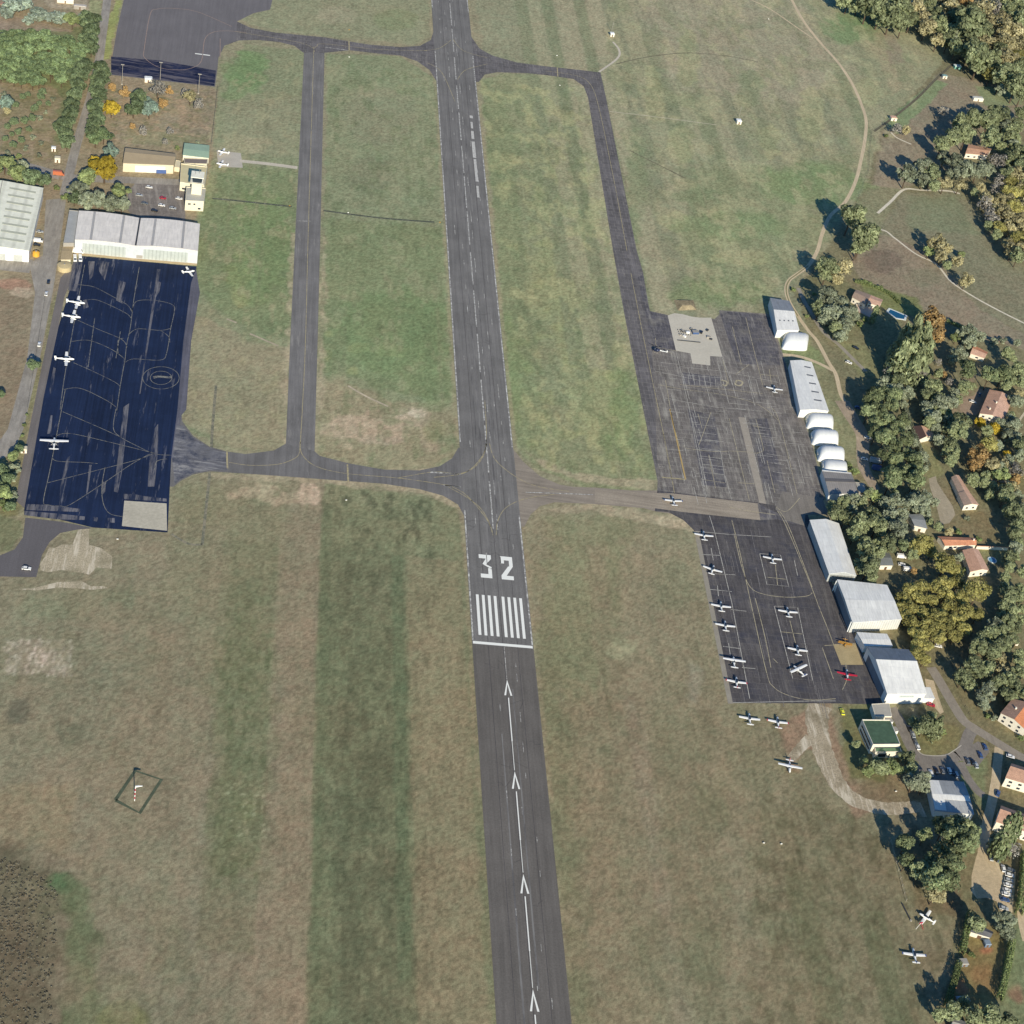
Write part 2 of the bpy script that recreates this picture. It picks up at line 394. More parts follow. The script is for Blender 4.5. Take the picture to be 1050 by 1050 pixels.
# the wide field on the right
cover([(620, -30), (900, -30), (985, 40), (960, 75), (905, 130), (888, 180), (850, 240), (800, 300), (790, 320), (690, 322), (668, 318), (622, 85)], (121, 122, 94), 1, 3)
xa = 56.0
while xa < 330:
    wa, wb = random.uniform(9, 17), random.uniform(11, 20)
    along(xa, xa+wa, 250, 920, random.choice([(108, 114, 86), (111, 114, 90)]), random.uniform(.6, .85), 2.4, .8)
    along(xa+wa, xa+wa+wb, 250, 920, random.choice([(134, 131, 103), (138, 132, 106)]), random.uniform(.3, .6), 2.4, .8); xa += wa+wb
cover([(715, 175), (880, 160), (885, 195), (850, 250), (790, 300), (720, 300), (700, 260)], (110, 120, 84), .6, 14, 4)
cover([(640, -10), (815, -10), (870, 70), (830, 110), (690, 90)], (136, 128, 107), .65, 24, 4)
for q in ((690, 225, 16, 9), (740, 218, 14, 8), (735, 245, 20, 9), (698, 150, 14, 22), (672, 105, 10, 22), (705, 60, 12, 30), (790, 145, 10, 20), (832, 118, 14, 30), (760, 265, 30, 8), (668, 80, 8, 14)): spot(*q, (140, 140, 98), .5, 4, 2)
for q in ((770, 90, 14, 20), (652, 190, 10, 60), (720, 200, 30, 7), (745, 300, 40, 14), (870, 30, 20, 14), (890, 20, 14, 10), (830, 185, 40, 10)): spot(*q, (103, 117, 82), .55, 6, 2)
cover([(883, 36), (902, 32), (925, 90), (915, 98), (900, 60)], (138, 128, 100), .6, 3, 1); spot(890, 95, 12, 16, (134, 134, 96), .6, 4)
cover([(905, 34), (918, 36), (928, 64), (912, 66)], (118, 106, 92), .6, 3, 1)
for i in range(60): spot(random.uniform(640, 870), random.uniform(0, 300), random.uniform(3, 16), random.uniform(2, 8), random.choice([(132, 130, 98), (108, 116, 86), (126, 120, 98), (138, 136, 98)]), .35, 4, 2)
# earth and turf beyond, on the right: gardens, woods and paddocks
cover([(985, 40), (960, 72), (905, 130), (890, 185), (850, 250), (815, 300), (850, 400), (885, 480), (850, 520), (885, 600), (930, 690), (960, 800), (985, 940), (955, 1100), (1250, 1100), (1250, -60), (900, -60)], (106, 102, 76), 1, 3)
cover([(905, 135), (965, 75), (1040, 90), (1060, 130), (980, 170), (925, 195), (895, 190)], (120, 110, 93), .9, 4)
cover([(905, 125), (960, 82), (972, 86), (920, 138)], (104, 122, 84), .9, 2)
cover([(1000, 88), (1050, 92), (1050, 108), (1010, 108)], (104, 118, 82), .8, 3)
cover([(895, 190), (925, 195), (900, 235), (870, 250), (868, 225)], (112, 112, 84), .9, 3)
cover([(926, 197), (985, 197), (1010, 225), (1046, 262), (1060, 345), (1000, 320), (950, 255), (900, 240)], (108, 106, 84), 1, 3)
cover([(930, 200), (980, 202), (1005, 240), (930, 235)], (100, 110, 82), .6, 8)
cover([(872, 262), (905, 240), (960, 262), (1005, 318), (1055, 345), (1055, 360), (1000, 345), (925, 305), (880, 285)], (116, 106, 89), 1, 3)
spot(905, 268, 22, 12, (96, 82, 74), .6, 5); spot(945, 285, 18, 10, (104, 104, 82), .5, 5)
cover([(820, 290), (850, 270), (880, 300), (925, 320), (925, 380), (905, 420), (870, 370), (845, 340)], (104, 104, 74), .9, 3)
cover([(850, 345), (885, 355), (910, 385), (880, 385)], (112, 112, 76), .8, 3)
cover([(880, 290), (940, 305), (950, 330), (905, 315)], (100, 108, 62), .9, 3)
cover([(805, 350), (830, 345), (860, 400), (890, 470), (870, 495), (850, 440), (838, 380)], (110, 112, 82), .9, 2)
cover([(800, 360), (845, 378), (842, 360), (815, 345)], (104, 116, 76), .9, 2)
cover([(942, 455), (960, 462), (968, 485), (955, 495), (944, 480)], (112, 112, 74), .9, 2)
cover([(975, 520), (1008, 525), (1028, 555), (975, 560), (968, 540)], (108, 98, 70), .9, 3)
cover([(962, 490), (978, 490), (985, 535), (972, 535)], (108, 100, 74), .8, 3)
cover([(1000, 560), (1040, 566), (1030, 580), (1005, 572)], (108, 110, 74), .8, 2)
cover([(1000, 470), (1050, 480), (1050, 520), (1030, 510)], (106, 100, 66), .8, 3)
cover([(1000, 380), (990, 440), (960, 440), (985, 395)], (120, 104, 88), .7, 3)
cover([(893, 724), (935, 735), (930, 775), (905, 800), (870, 800), (862, 740)], (98, 98, 66), .9, 3)
cover([(935, 740), (985, 745), (985, 775), (960, 778), (940, 772)], (108, 106, 72), .9, 2)
cover([(975, 770), (1012, 780), (1010, 830), (985, 810)], (104, 112, 80), .9, 2)
cover([(998, 945), (1030, 950), (1020, 1035), (975, 1035), (985, 980)], (112, 102, 68), 1, 3); spot(1012, 975, 7, 4, (150, 100, 74), .8, 2); spot(985, 1010, 4, 6, (140, 100, 76), .7, 2); spot(1010, 1000, 10, 18, (124, 100, 68), .6, 4)
cover([(1036, 955), (1056, 925), (1070, 1060), (1018, 1060)], (104, 112, 82), 1, 3); spot(1040, 1020, 6, 5, (128, 96, 80), .7)
cover([(915, 868), (940, 850), (985, 900), (985, 940), (945, 935)], (104, 94, 72), .9, 3)
cover([(862, 722), (895, 722), (895, 740), (868, 745)], (104, 106, 72), .9, 2)
# left edge: pines, scrub, the sheds' yard
cover([(-150, -60), (124, -60), (118, 60), (224, 92), (218, 170), (195, 240), (90, 220), (60, 300), (20, 520), (-150, 540)], (124, 112, 90), 1, 2)
cover([(118, 0), (126, 0), (112, 60), (98, 62), (108, 30)], (126, 134, 72), .95, 1.5); cover([(92, 0), (106, 0), (102, 16), (92, 16)], (126, 130, 92), .9, 1.5)
cover([(0, 12), (40, 22), (80, 34), (70, 46), (0, 42)], (126, 112, 98), .9, 3); cover([(45, 0), (90, 0), (90, 10), (50, 8)], (138, 126, 108), .9, 2)
cover([(40, 80), (80, 85), (55, 140), (10, 150), (0, 100)], (124, 112, 86), .8, 4)
cover([(120, 90), (222, 94), (216, 148), (125, 150), (110, 120)], (124, 113, 94), .9, 3)
cover([(130, 132), (215, 138), (214, 148), (130, 146)], (120, 118, 88), .7, 3); spot(195, 125, 14, 10, (142, 116, 92), .6, 4)
cover([(-20, 290), (38, 290), (22, 400), (10, 470), (-20, 470)], (118, 106, 86), 1, 2); spot(15, 292, 18, 6, (150, 110, 92), .7, 3); spot(22, 300, 12, 5, (160, 144, 124), .6, 3)
cover([(0, 470), (20, 440), (40, 370), (56, 300), (60, 300), (24, 470), (22, 530), (0, 530)], (110, 108, 76), .9, 1.5)
cover([(-20, 528), (24, 533), (24, 550), (10, 565), (-20, 568)], (102, 106, 78), .9, 2)
cover([(190, 92), (222, 92), (216, 150), (196, 150)], (112, 104, 84), .5, 3)
spot(176, 146, 40, 3, (120, 116, 88), .6, 2)
cover([(218, 150), (240, 152), (240, 172), (218, 172)], (126, 122, 100), .5, 3)

clumps([(0, 80), (85, 90), (60, 165), (0, 170)], (104, 100, 66), 5, 1, 1, .5, 81, .6); clumps([(115, 92), (222, 92), (216, 150), (110, 150)], (104, 104, 72), 4, 1, 1, .52, 82, .6); clumps([(115, 92), (222, 92), (216, 150), (110, 150)], (146, 124, 98), 4, 1, 1, .58, 83, .6)
for q in ((265, 250, 34, 60, (98, 118, 72)), (250, 72, 24, 18, (96, 124, 76)), (400, 340, 56, 46, (96, 116, 74)), (640, 430, 16, 50, (102, 120, 74)), (835, 190, 56, 22, (100, 122, 76)), (872, 28, 30, 18, (94, 122, 78)), (750, 232, 60, 16, (104, 122, 80)), (735, 300, 50, 12, (102, 120, 76)), (520, 380, 18, 60, (104, 120, 76)), (440, 360, 20, 60, (98, 116, 76))):
    spot(*q, .6, 12, 4)
for q in ((385, 440, 44, 16), (425, 428, 18, 8), (352, 440, 16, 16)): spot(*q, (150, 134, 112), .6, 6, 5)
along(-80, -64, -255, 60, (88, 93, 70), .35, 8, 5)
for pts in ([(230, 470), (330, 476), (395, 484), (452, 480), (470, 466), (466, 474), (450, 484), (392, 489), (330, 482), (230, 474)], [(200, 484), (330, 489), (430, 499), (458, 508), (474, 524), (466, 520), (440, 508), (392, 501), (330, 496), (215, 489)], [(556, 522), (610, 516), (700, 533), (715, 545), (690, 542), (610, 524), (565, 526)], [(536, 462), (556, 480), (600, 494), (660, 500), (672, 494), (640, 491), (590, 486), (556, 470)], [(292, 455), (299, 330), (303, 240), (300, 240), (296, 330), (288, 450)], [(324, 460), (329, 330), (331, 240), (334, 240), (333, 330), (328, 458)]):
    cover(pts, (146, 134, 110), .7, 2.5, 1.5)
spot(258, 506, 30, 9, (160, 146, 120), .6, 4, 3); spot(318, 507, 12, 12, (168, 150, 128), .75, 3, 3); spot(690, 532, 18, 8, (160, 146, 120), .7, 3, 2); spot(296, 512, 16, 6, (150, 136, 112), .6, 3, 2)
along(15.6, 17.5, -100, 800, (132, 122, 96), .6, 1.6, .5); along(-17.5, -15.6, -100, 800, (132, 122, 96), .6, 1.6, .5)
cover([(0, 34), (20, 30), (74, 34), (88, 20), (103, 20), (94, 70), (70, 135), (64, 150), (52, 150), (66, 100), (50, 86), (0, 84)], (92, 104, 66), .75, 4, 2)
# tufts, worn streaks and mower lines
strip = [(331, 500), (440, 510), (455, 700), (470, 1090), (318, 1090), (324, 700)]
clumps(strip, (78, 82, 62), 3.2, 1.0, 2.6, .52, 61, .75); clumps(strip, (118, 120, 92), 3.0, 1.0, 2.0, .55, 62, .6)
clumps([(345, 580), (405, 580), (405, 1090), (345, 1090)], (72, 72, 56), 5, .8, 2.4, .50, 63, .6, 8)
clumps([(222, 620), (285, 620), (275, 900), (218, 910)], (80, 88, 62), 3.0, 1, 2.4, .5, 64, .65, 8)
clumps([(228, 800), (285, 790), (280, 860), (232, 860)], (150, 152, 122), 1.2, 1, 1.4, .66, 65, .8, 5)
clumps([(-20, 560), (320, 500), (320, 1090), (90, 1090), (-20, 860)], (130, 120, 96), 4, 1, 2.2, .56, 66, .2)
clumps([(-20, 560), (320, 500), (320, 1090), (90, 1090), (-20, 860)], (96, 98, 74), 4.5, 1, 2.2, .58, 67, .22)
right = [(545, 530), (700, 535), (748, 725), (900, 900), (960, 1090), (590, 1090)]
clumps(right, (130, 119, 94), 4, 1, 2.4, .56, 68, .22); clumps(right, (92, 94, 70), 4.5, 1, 2.4, .57, 69, .24)
clumps([(780, 800), (930, 860), (980, 950), (960, 1090), (760, 1090)], (84, 82, 60), 5, 1, 1.6, .52, 70, .5)
far = [(620, -30), (900, -30), (960, 75), (890, 180), (800, 300), (690, 320), (622, 85)]
clumps(far, (142, 139, 104), 10, 1, 2.0, .56, 71, .5); clumps(far, (104, 112, 80), 11, 1, 2.4, .56, 72, .4)
mid = [(335, 55), (448, 82), (470, 460), (395, 482), (326, 468)]
clumps(mid, (130, 128, 98), 8, 1, 2.4, .58, 73, .35); clumps(mid, (92, 106, 72), 5, 1, 3, .56, 74, .45)
mid2 = [(492, 82), (600, 92), (673, 490), (545, 480), (505, 200)]
clumps(mid2, (142, 142, 98), 9, 1, 1.8, .54, 75, .55); clumps(mid2, (96, 108, 74), 5, 1, 3, .57, 76, .45)
clumps([(190, 290), (222, 90), (312, 52), (296, 462), (180, 430)], (132, 128, 96), 5, 1, 2.4, .58, 77, .5)
for k in range(70):      # mower lines, runway direction
    x0 = random.choice([random.uniform(-190, -18), random.uniform(18, 190), random.uniform(60, 330)]); y0 = random.uniform(-260, 850)
    along(x0, x0+random.uniform(.8, 2.6), y0, y0+random.uniform(60, 260), random.choice([(128, 120, 94), (98, 102, 76), (106, 108, 80)]), random.uniform(.12, .32), 1.6, .4)
for (a0, a1, y0, y1, c_, al_) in ((-91, -48, -260, 95, (96, 101, 75), .42), (-91, -86, -260, 95, (82, 93, 68), .32), (-55, -49, -200, 60, (80, 96, 70), .45), (-47, -19, -250, 60, (124, 116, 90), .55), (-112, -92, -260, 80, (124, 114, 93), .32), (-136, -113, -190, 60, (99, 103, 76), .36), (-180, -140, -180, 70, (122, 114, 92), .4), (30, 42, -260, -20, (124, 115, 90), .4), (150, 162, -265, -150, (86, 92, 66), .5), (120, 132, -265, -130, (90, 94, 68), .4)):
    along(a0, a1, y0, y1, c_, al_, 2, .5)
# mottling at several scales everywhere, stretched along the mowing direction
lum = 1.24*(1+0.07*(vnoise(14, 21)-.5)+0.05*(vnoise(5, 22, .5, 5)-.5)+0.07*(vnoise(2.4, 23, .7, 2.6)-.5)+0.22*(vnoise(1.3, 28, 1, 1.6)-.5)+0.14*(vnoise(1.4, 27, .9, 9)-.5)+0.08*(vnoise(45, 24)-.5)+0.46*(rng.random(len(XX))-.5))
hue = (vnoise(20, 25)-.5)*.10+(vnoise(6, 26)-.5)*.08+(vnoise(1.6, 29)-.5)*.12
LC *= lum[:, None]; LC[:, 0] *= 1+hue*.7; LC[:, 1] *= 1-hue*.25; LC[:, 2] *= 1.0-hue*.2
g_ = LC.mean(1, keepdims=True); dry = np.clip((YY+40)/260, 0, 1)[:, None]; wild = np.clip((XX-215)/60, 0, 1)[:, None]   # aerial haze put into the turf colour: paler and greyer up the field
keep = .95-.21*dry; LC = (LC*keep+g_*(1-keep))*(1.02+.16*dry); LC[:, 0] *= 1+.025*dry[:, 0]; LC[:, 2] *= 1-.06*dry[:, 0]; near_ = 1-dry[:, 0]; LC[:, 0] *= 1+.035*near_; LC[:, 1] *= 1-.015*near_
LC = np.clip(LC/np.array(KLIT), 0.01, .8)
me = bpy.data.meshes.new('ground')
nv = NX*NY; co = np.zeros((nv, 3), np.float32); co[:, 0] = XX; co[:, 1] = YY
i0 = (np.arange(NY-1)[:, None]*NX+np.arange(NX-1)[None]).ravel()
q = np.stack([i0, i0+1, i0+NX+1, i0+NX], 1).astype(np.int32)
me.vertices.add(nv); me.vertices.foreach_set('co', co.ravel())
me.loops.add(q.size); me.loops.foreach_set('vertex_index', q.ravel())
me.polygons.add(len(q)); me.polygons.foreach_set('loop_start', np.arange(0, q.size, 4, dtype=np.int32))
me.update(calc_edges=True)
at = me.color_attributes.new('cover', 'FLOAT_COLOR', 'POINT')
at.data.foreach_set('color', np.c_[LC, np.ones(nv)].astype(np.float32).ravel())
m, t, b = newmat('turf')
a = N(t, 'ShaderNodeAttribute', attribute_name='cover')
f1 = ramp(t, noise(t, 1.5, 5, .85), .30, .70, .60, 1.40)
f2 = ramp(t, noise(t, .45, 5, .8, stretch=(1.6, .6, 1)), .3, .7, .92, 1.08)
f3 = ramp(t, noise(t, .22, 6, .8), .66, .80, 1.0, .78)
c = a.outputs[0]
for f in (f1, f2): c = mixc(t, 1.0, c, bw(t, f), 'MULTIPLY')
c = mixc(t, ramp(t, noise(t, 1.6, 3, .7), .70, .82, 0, .3), c, (.40, .38, .26))
c = mixc(t, ramp(t, noise(t, .055, 6, .7), .44, .66, 0, .10), c, (.085, .115, .05))
t.links.new(c, b.inputs['Base Color']); b.inputs['Roughness'].default_value = .95; b.inputs['Specular IOR Level'].default_value = .1
bp = N(t, 'ShaderNodeBump'); bp.inputs['Strength'].default_value = .3; bp.inputs['Distance'].default_value = .12
t.links.new(noise(t, 2.2, 4, .75), bp.inputs['Height']); t.links.new(bp.outputs[0], b.inputs['Normal'])
me.materials.append(m)
go = bpy.data.objects.new('ground', me); col.objects.link(go); tag(go, kind='structure')
# ------------------------------------------------------------------ paving
def asphalt(name, rgb, rot=0.0, streak=.25, pale=(140, 136, 132), palefac=.35, pale_t=(.60, .72), grain=.16, crack=0.0, stretch=(1.0, .035, 1), blot=None, jointed=0.0):
    m, t, b = newmat(name); c = alb(*rgb)
    s = ramp(t, noise(t, .55, 4, .65, stretch=stretch, rot=rot), .3, .7, 1-streak, 1+streak)
    g = ramp(t, noise(t, 1.3, 5, .75), .3, .7, 1-grain, 1+grain)
    l = ramp(t, noise(t, .05, 5, .65), .3, .7, 1-streak*.8, 1+streak*.8)
    for f in (s, g, l): c = mixc(t, 1.0, c, bw(t, f), 'MULTIPLY')
    if palefac:
        p = ramp(t, noise(t, .30, 5, .72, stretch=(1, .09, 1), rot=rot), pale_t[0], pale_t[1], 0, palefac)
        c = mixc(t, p, c, alb(*pale))
    if blot:
        c = mixc(t, ramp(t, noise(t, .07, 6, .75), .5, .66, 0, blot[1]), c, alb(*blot[0]))
    if crack:
        tc = N(t, 'ShaderNodeTexCoord'); mp = N(t, 'ShaderNodeMapping'); mp.inputs['Rotation'].default_value = (0, 0, -rot)
        t.links.new(tc.outputs['Object'], mp.inputs[0])
        br = N(t, 'ShaderNodeTexBrick'); br.offset = .37
        br.inputs['Scale'].default_value = .2; br.inputs['Mortar Size'].default_value = .028; br.inputs['Mortar Smooth'].default_value = .5
        br.inputs['Color1'].default_value = (.80, .80, .80, 1); br.inputs['Color2'].default_value = (1.16, 1.16, 1.16, 1); br.inputs['Mortar'].default_value = (1, 1, 1, 1)
        br.inputs['Brick Width'].default_value = 1.0; br.inputs['Row Height'].default_value = .8
        t.links.new(mp.outputs[0], br.inputs[0])
        c = mixc(t, .75*crack, c, mixc(t, 1.0, c, br.outputs[0], 'MULTIPLY'))
        k = N(t, 'ShaderNodeMath', operation='MULTIPLY'); t.links.new(br.outputs[1], k.inputs[0])
        t.links.new(ramp(t, noise(t, .08, 4, .7), .38, .62, .1*crack, crack*.8), k.inputs[1])
        c = mixc(t, k.outputs[0], c, alb(*pale))
    t.links.new(c, b.inputs['Base Color']); b.inputs['Roughness'].default_value = .85; b.inputs['Specular IOR Level'].default_value = .18
    return m
def paint(name, rgb, under, wear=(.42, .60), scale=.9):
    """road paint worn through to the asphalt"""
    m, t, b = newmat(name)
    f = ramp(t, noise(t, scale, 6, .8), wear[0], wear[1], 1, 0)
    t.links.new(mixc(t, f, alb(*under), alb(*rgb)), b.inputs['Base Color']); b.inputs['Roughness'].default_value = .8
    return m
z = .02
RWY = asphalt('runway asphalt', (112, 110, 109), 0, .18, (158, 155, 151), .36, (.60, .74), .2)
RWY2 = asphalt('strip asphalt', (100, 96, 93), 0, .15, (140, 134, 128), .2, (.62, .75), .2)
TWY = asphalt('taxiway asphalt', (108, 106, 106), 0, .2, (160, 156, 152), .32, (.63, .74))
def pyx(): pass
ap_rot = lambda p0, p1: math.atan2((G(*p1)-G(*p0)).y, (G(*p1)-G(*p0)).x)-math.pi/2
NROT = ap_rot((35, 480), (78, 280)); RROT = ap_rot((750, 720), (712, 545))
TLROT = ap_rot((309, 470), (322, 48))
NAVY = asphalt('sealed apron asphalt', (28, 40, 67), NROT, .30, (120, 120, 128), .6, (.60, .68), .10, stretch=(1.3, .02, 1))
RAP = asphalt('worn apron asphalt', (112, 107, 104), RROT, .26, (164, 160, 152), .6, (.52, .66), .34, crack=.9, stretch=(1, .12, 1), blot=((92, 89, 92), .7))
RAP2 = asphalt('dark apron asphalt', (82, 79, 81), RROT, .26, (122, 118, 114), .5, (.54, .67), .3, crack=.6, stretch=(1, .08, 1), blot=((60, 62, 74), .7))
# runway
sheet('runway', [(-15.4, -1.1), (15.4, -1.1), (15.4, 2200), (-15.4, 2200)], RWY, z+.02, px=False)
sheet('runway', [(-15.4, -420), (15.4, -420), (15.4, -1.1), (-15.4, -1.1)], RWY2, z+.02, px=False)
# taxiway to the hangar apron (left)
twl = [(183, 400), (187, 432), (198, 447), (215, 458), (233, 463), (251.6, 465.6), (280.6, 462), (293, 455), (322.4, 462.6), (328, 467.5), (357, 475), (393.4, 481.5), (430, 482.4), (451, 478), (463.5, 470), (470, 459), (490, 459), (495, 532), (477, 531), (469.6, 517.4), (454.4, 508.3), (430, 501.6), (393, 496), (332, 491.5), (271.5, 487), (225.7, 484), (215, 483.2), (198, 486.6), (185.6, 492.8), (178, 499), (172, 499)]
sheet('taxiway', twl, TWY, z)
sheet('taxiway', [(312.3, 42), (333, 42), (328.5, 240), (325.5, 357), (322.4, 470), (292.5, 470), (297.2, 357), (302.8, 240)], asphalt('parallel taxiway asphalt', (113, 111, 111), TLROT, .2, (168, 164, 160), .5, (.58, .72), .2), z-.004)
# far taxiway
sheet('taxiway', [(230, 47), (243, 22), (257, 28.5), (282, 33.4), (334, 38.4), (378.7, 45.8), (410.9, 48.3), (430.7, 47), (441.8, 40.9), (444.3, 33), (483.5, 38), (492, 50), (505, 57), (530, 64), (560, 68), (597, 72), (615.7, 74.3), (621.4, 100), (637, 178), (652.9, 257), (659.5, 280), (666, 321), (676, 380), (690, 505), (674, 503), (674.3, 493), (657, 407), (640, 321), (628.6, 257), (602.9, 100), (598.6, 88.6), (588, 81), (560, 77), (540, 75), (510, 74), (497, 76.5), (491, 84), (448, 84), (440.5, 71.8), (428, 63), (411, 57), (388, 55), (358.8, 51.6), (334, 54), (311, 54), (302, 47), (287, 43.3), (265, 41), (245, 41.5)], asphalt('far taxiway asphalt', (100, 97, 99), RROT, .22, (156, 150, 142), .45, (.58, .72), crack=.9), z+.006)
# far apron, upper left
FAP = asphalt('far apron asphalt', (108, 105, 108), NROT, .1, (134, 130, 130), .3, (.62, .72))
sheet('apron', [(128.5, -8), (126.8, 0), (120, 30), (115, 59.4), (113.4, 76.8), (220.4, 89), (222.8, 72), (224, 59.4), (230, 47), (242, 41.4), (243, 22), (260, 13.6), (277, 9.9), (281, -8)], FAP, z+.010)
sheet('apron_patch', [(113.9, 58), (165, 62), (221.5, 72.5), (219.8, 88.3), (113.9, 76)], asphalt('fresh seal', (32, 38, 64), NROT+1.5, .35, (104, 100, 108), .9, (.50, .60), stretch=(1, .12, 1), blot=((84, 82, 92), .7)), z+.018)
# hangar apron, left
sheet('apron', [(82, 262.4), (201.5, 273.2), (192, 360), (187.4, 420), (183, 432), (175.7, 468), (171.8, 546), (95.3, 541), (24.6, 523.8), (44.6, 408), (60, 335)], NAVY, z+.012)
sheet('apron_edge', [(62, 285), (82, 263), (66, 305), (52, 375), (40, 440), (26, 522), (16, 513), (26, 460), (42, 380)], asphalt('old tarmac', (112, 107, 106), NROT, .12, (150, 144, 138), .3), z+.006)
sheet('apron_patch', [(196, 290), (201, 276), (205, 300), (196, 350), (191, 420), (186, 426), (178, 470), (175.5, 470), (182, 420), (188, 350)], asphalt('kerb tarmac', (92, 92, 104), NROT, .25, (140, 136, 132), .4), z+.020)
CONC = plain('old concrete', (176, 170, 156), .9, .14, .6)
PATCH = asphalt('bare tarmac', (104, 103, 110), NROT, .3, (30, 42, 68), .95, (.46, .58))
sheet('concrete_pad', [(127.5, 513.4), (170.8, 516.3), (171.3, 544.3), (125, 539.4)], CONC, z+.024)
cc = C(0, 400, 4.04, [(100, 500), (240, 512), (352, 524), (350, 538), (240, 536), (100, 518)])
for pts in ([cc, C(0, 400, 4.04, [(108, 472), (200, 476), (330, 492), (330, 505), (108, 497)]), C(0, 400, 4.04, [(512, 70), (535, 55), (520, 200), (505, 340), (488, 425), (472, 420), (488, 280)]),
             C(0, 400, 4.04, [(640, 160), (655, 140), (655, 250), (640, 400), (612, 400), (620, 280)]), C(0, 400, 4.04, [(275, 285), (292, 270), (262, 420), (246, 480), (250, 400)]), C(0, 180, 4.375, [(705, 420), (720, 420), (650, 850), (630, 980), (625, 980), (665, 700)]), C(0, 180, 4.375, [(535, 470), (565, 480), (545, 550), (560, 580), (520, 560)]),
             C(0, 180, 4.375, [(440, 380), (490, 390), (470, 470), (445, 430)]), C(0, 180, 4.375, [(330, 375), (372, 380), (345, 520), (305, 515)]), C(0, 180, 4.375, [(395, 385), (425, 385), (418, 450), (402, 470)]), C(0, 180, 4.375, [(700, 470), (722, 480), (715, 520), (690, 560), (700, 510)]), C(0, 180, 4.375, [(372, 560), (388, 556), (398, 590), (375, 600)]),
             C(0, 400, 4.04, [(370, 310), (380, 310), (362, 440), (356, 440)]), C(0, 400, 4.04, [(210, 105), (217, 105), (212, 180), (195, 182)]), C(0, 180, 4.375, [(240, 860), (250, 865), (236, 960), (225, 985), (222, 960)]),
             C(0, 400, 4.04, [(510, 430), (560, 432), (600, 440), (690, 450), (690, 462), (515, 452)]), C(0, 400, 4.04, [(445, 530), (475, 530), (475, 550), (448, 548)]), C(0, 400, 4.04, [(385, 525), (405, 528), (402, 545), (386, 542)]), C(0, 400, 4.04, [(425, 380), (438, 380), (436, 420), (420, 440)])]):
    PZ = PZ+.0012 if 'PZ' in globals() else z+.020
    sheet('tarmac_patch', pts, PATCH, PZ)
sheet('apron_patch', [(181, 436), (187, 436), (198, 449), (215, 459.5), (233, 464.5), (233, 482.6), (215, 482), (198, 485), (186, 491), (179, 496), (176.5, 470)], asphalt('stained tarmac', (104, 104, 110), TLROT+1.5, .3, (156, 154, 154), .8, (.54, .64), .2, stretch=(1, .2, 1), blot=((44, 52, 74), .9)), z+.023)
# road in the lower left corner, gravel
sheet('road', C(0, 400, 4.04, [(105, 528), (250, 545), (330, 560), (385, 572), (320, 578), (250, 592), (205, 630), (175, 680), (150, 775), (-120, 770), (-120, 690), (0, 685), (60, 660), (95, 610)]), asphalt('service road tarmac', (98, 95, 98), 0, .08, (120, 118, 116), .15), z+.003)
GRAV = asphalt('gravel', (166, 155, 134), 0, .12, (204, 194, 176), .9, (.50, .62), .5, stretch=(1, 1, 1), blot=((122, 116, 92), .6))
PEB = asphalt('pebbly path', (158, 146, 126), 0, .12, (200, 190, 172), .9, (.50, .60), .5, stretch=(1, 1, 1), blot=((112, 104, 82), .7))
sheet('gravel_patch', C(0, 400, 4.04, [(325, 576), (370, 576), (368, 640), (420, 655), (465, 690), (462, 740), (400, 735), (370, 765), (330, 755), (250, 745), (200, 755), (168, 748), (166, 720), (186, 690), (205, 650), (225, 655), (255, 640), (300, 640)]), GRAV, z-.005)
sheet('gravel_patch', C(0, 400, 4.04, [(70, 825), (140, 820), (240, 795), (340, 792), (375, 812), (430, 812), (445, 820), (380, 828), (330, 822), (240, 818), (150, 830)]), GRAV, z-.005)
# left service road
LR = asphalt('left road tarmac', (144, 139, 133), NROT, .2, (164, 158, 150), .6, (.5, .64), .2, stretch=(1, .15, 1), blot=((116, 111, 106), .6))
ribbons('road', [[(112, -12), (110, 0), (105, 36), (101.5, 62), (95, 92), (84, 130), (78, 150), (71, 178), (66, 200)]], 6.0, LR, z+.004)
sheet('parking_yard', [(47, 205), (68, 203), (60, 262), (54, 300), (40, 372), (24, 440), (12, 466), (-8, 474), (-8, 462), (8, 440), (28, 366), (36, 300), (30, 270), (44, 262)], LR, z+.001)
sheet('parking_yard', [(-10, 262), (34, 266), (30, 280), (-10, 276)], LR, z)
sheet('parking_yard', [(132, 196), (140, 186), (190, 190), (190, 228), (140, 226), (128, 212)], asphalt('car park tarmac', (120, 114, 110), .2, .16, (156, 150, 144), .6, (.52, .64), .25, stretch=(1, .8, 1), crack=.6), z)
sheet('road', [(60, 178), (190, 184), (190, 190), (100, 187), (62, 184)], LR, z+.002)
sheet('road', [(26, 166), (62, 176), (60, 184), (28, 174)], LR, z+.002)
sheet('concrete_pad', [(222, 154), (247, 157), (249, 172), (224, 171)], plain('parking stand', (176, 170, 160), .9, .1), z)
ribbons('path', [[(246, 165), (275, 168), (305, 172)]], 4, plain('pale path', (186, 178, 164), .9, .15), z+.002)
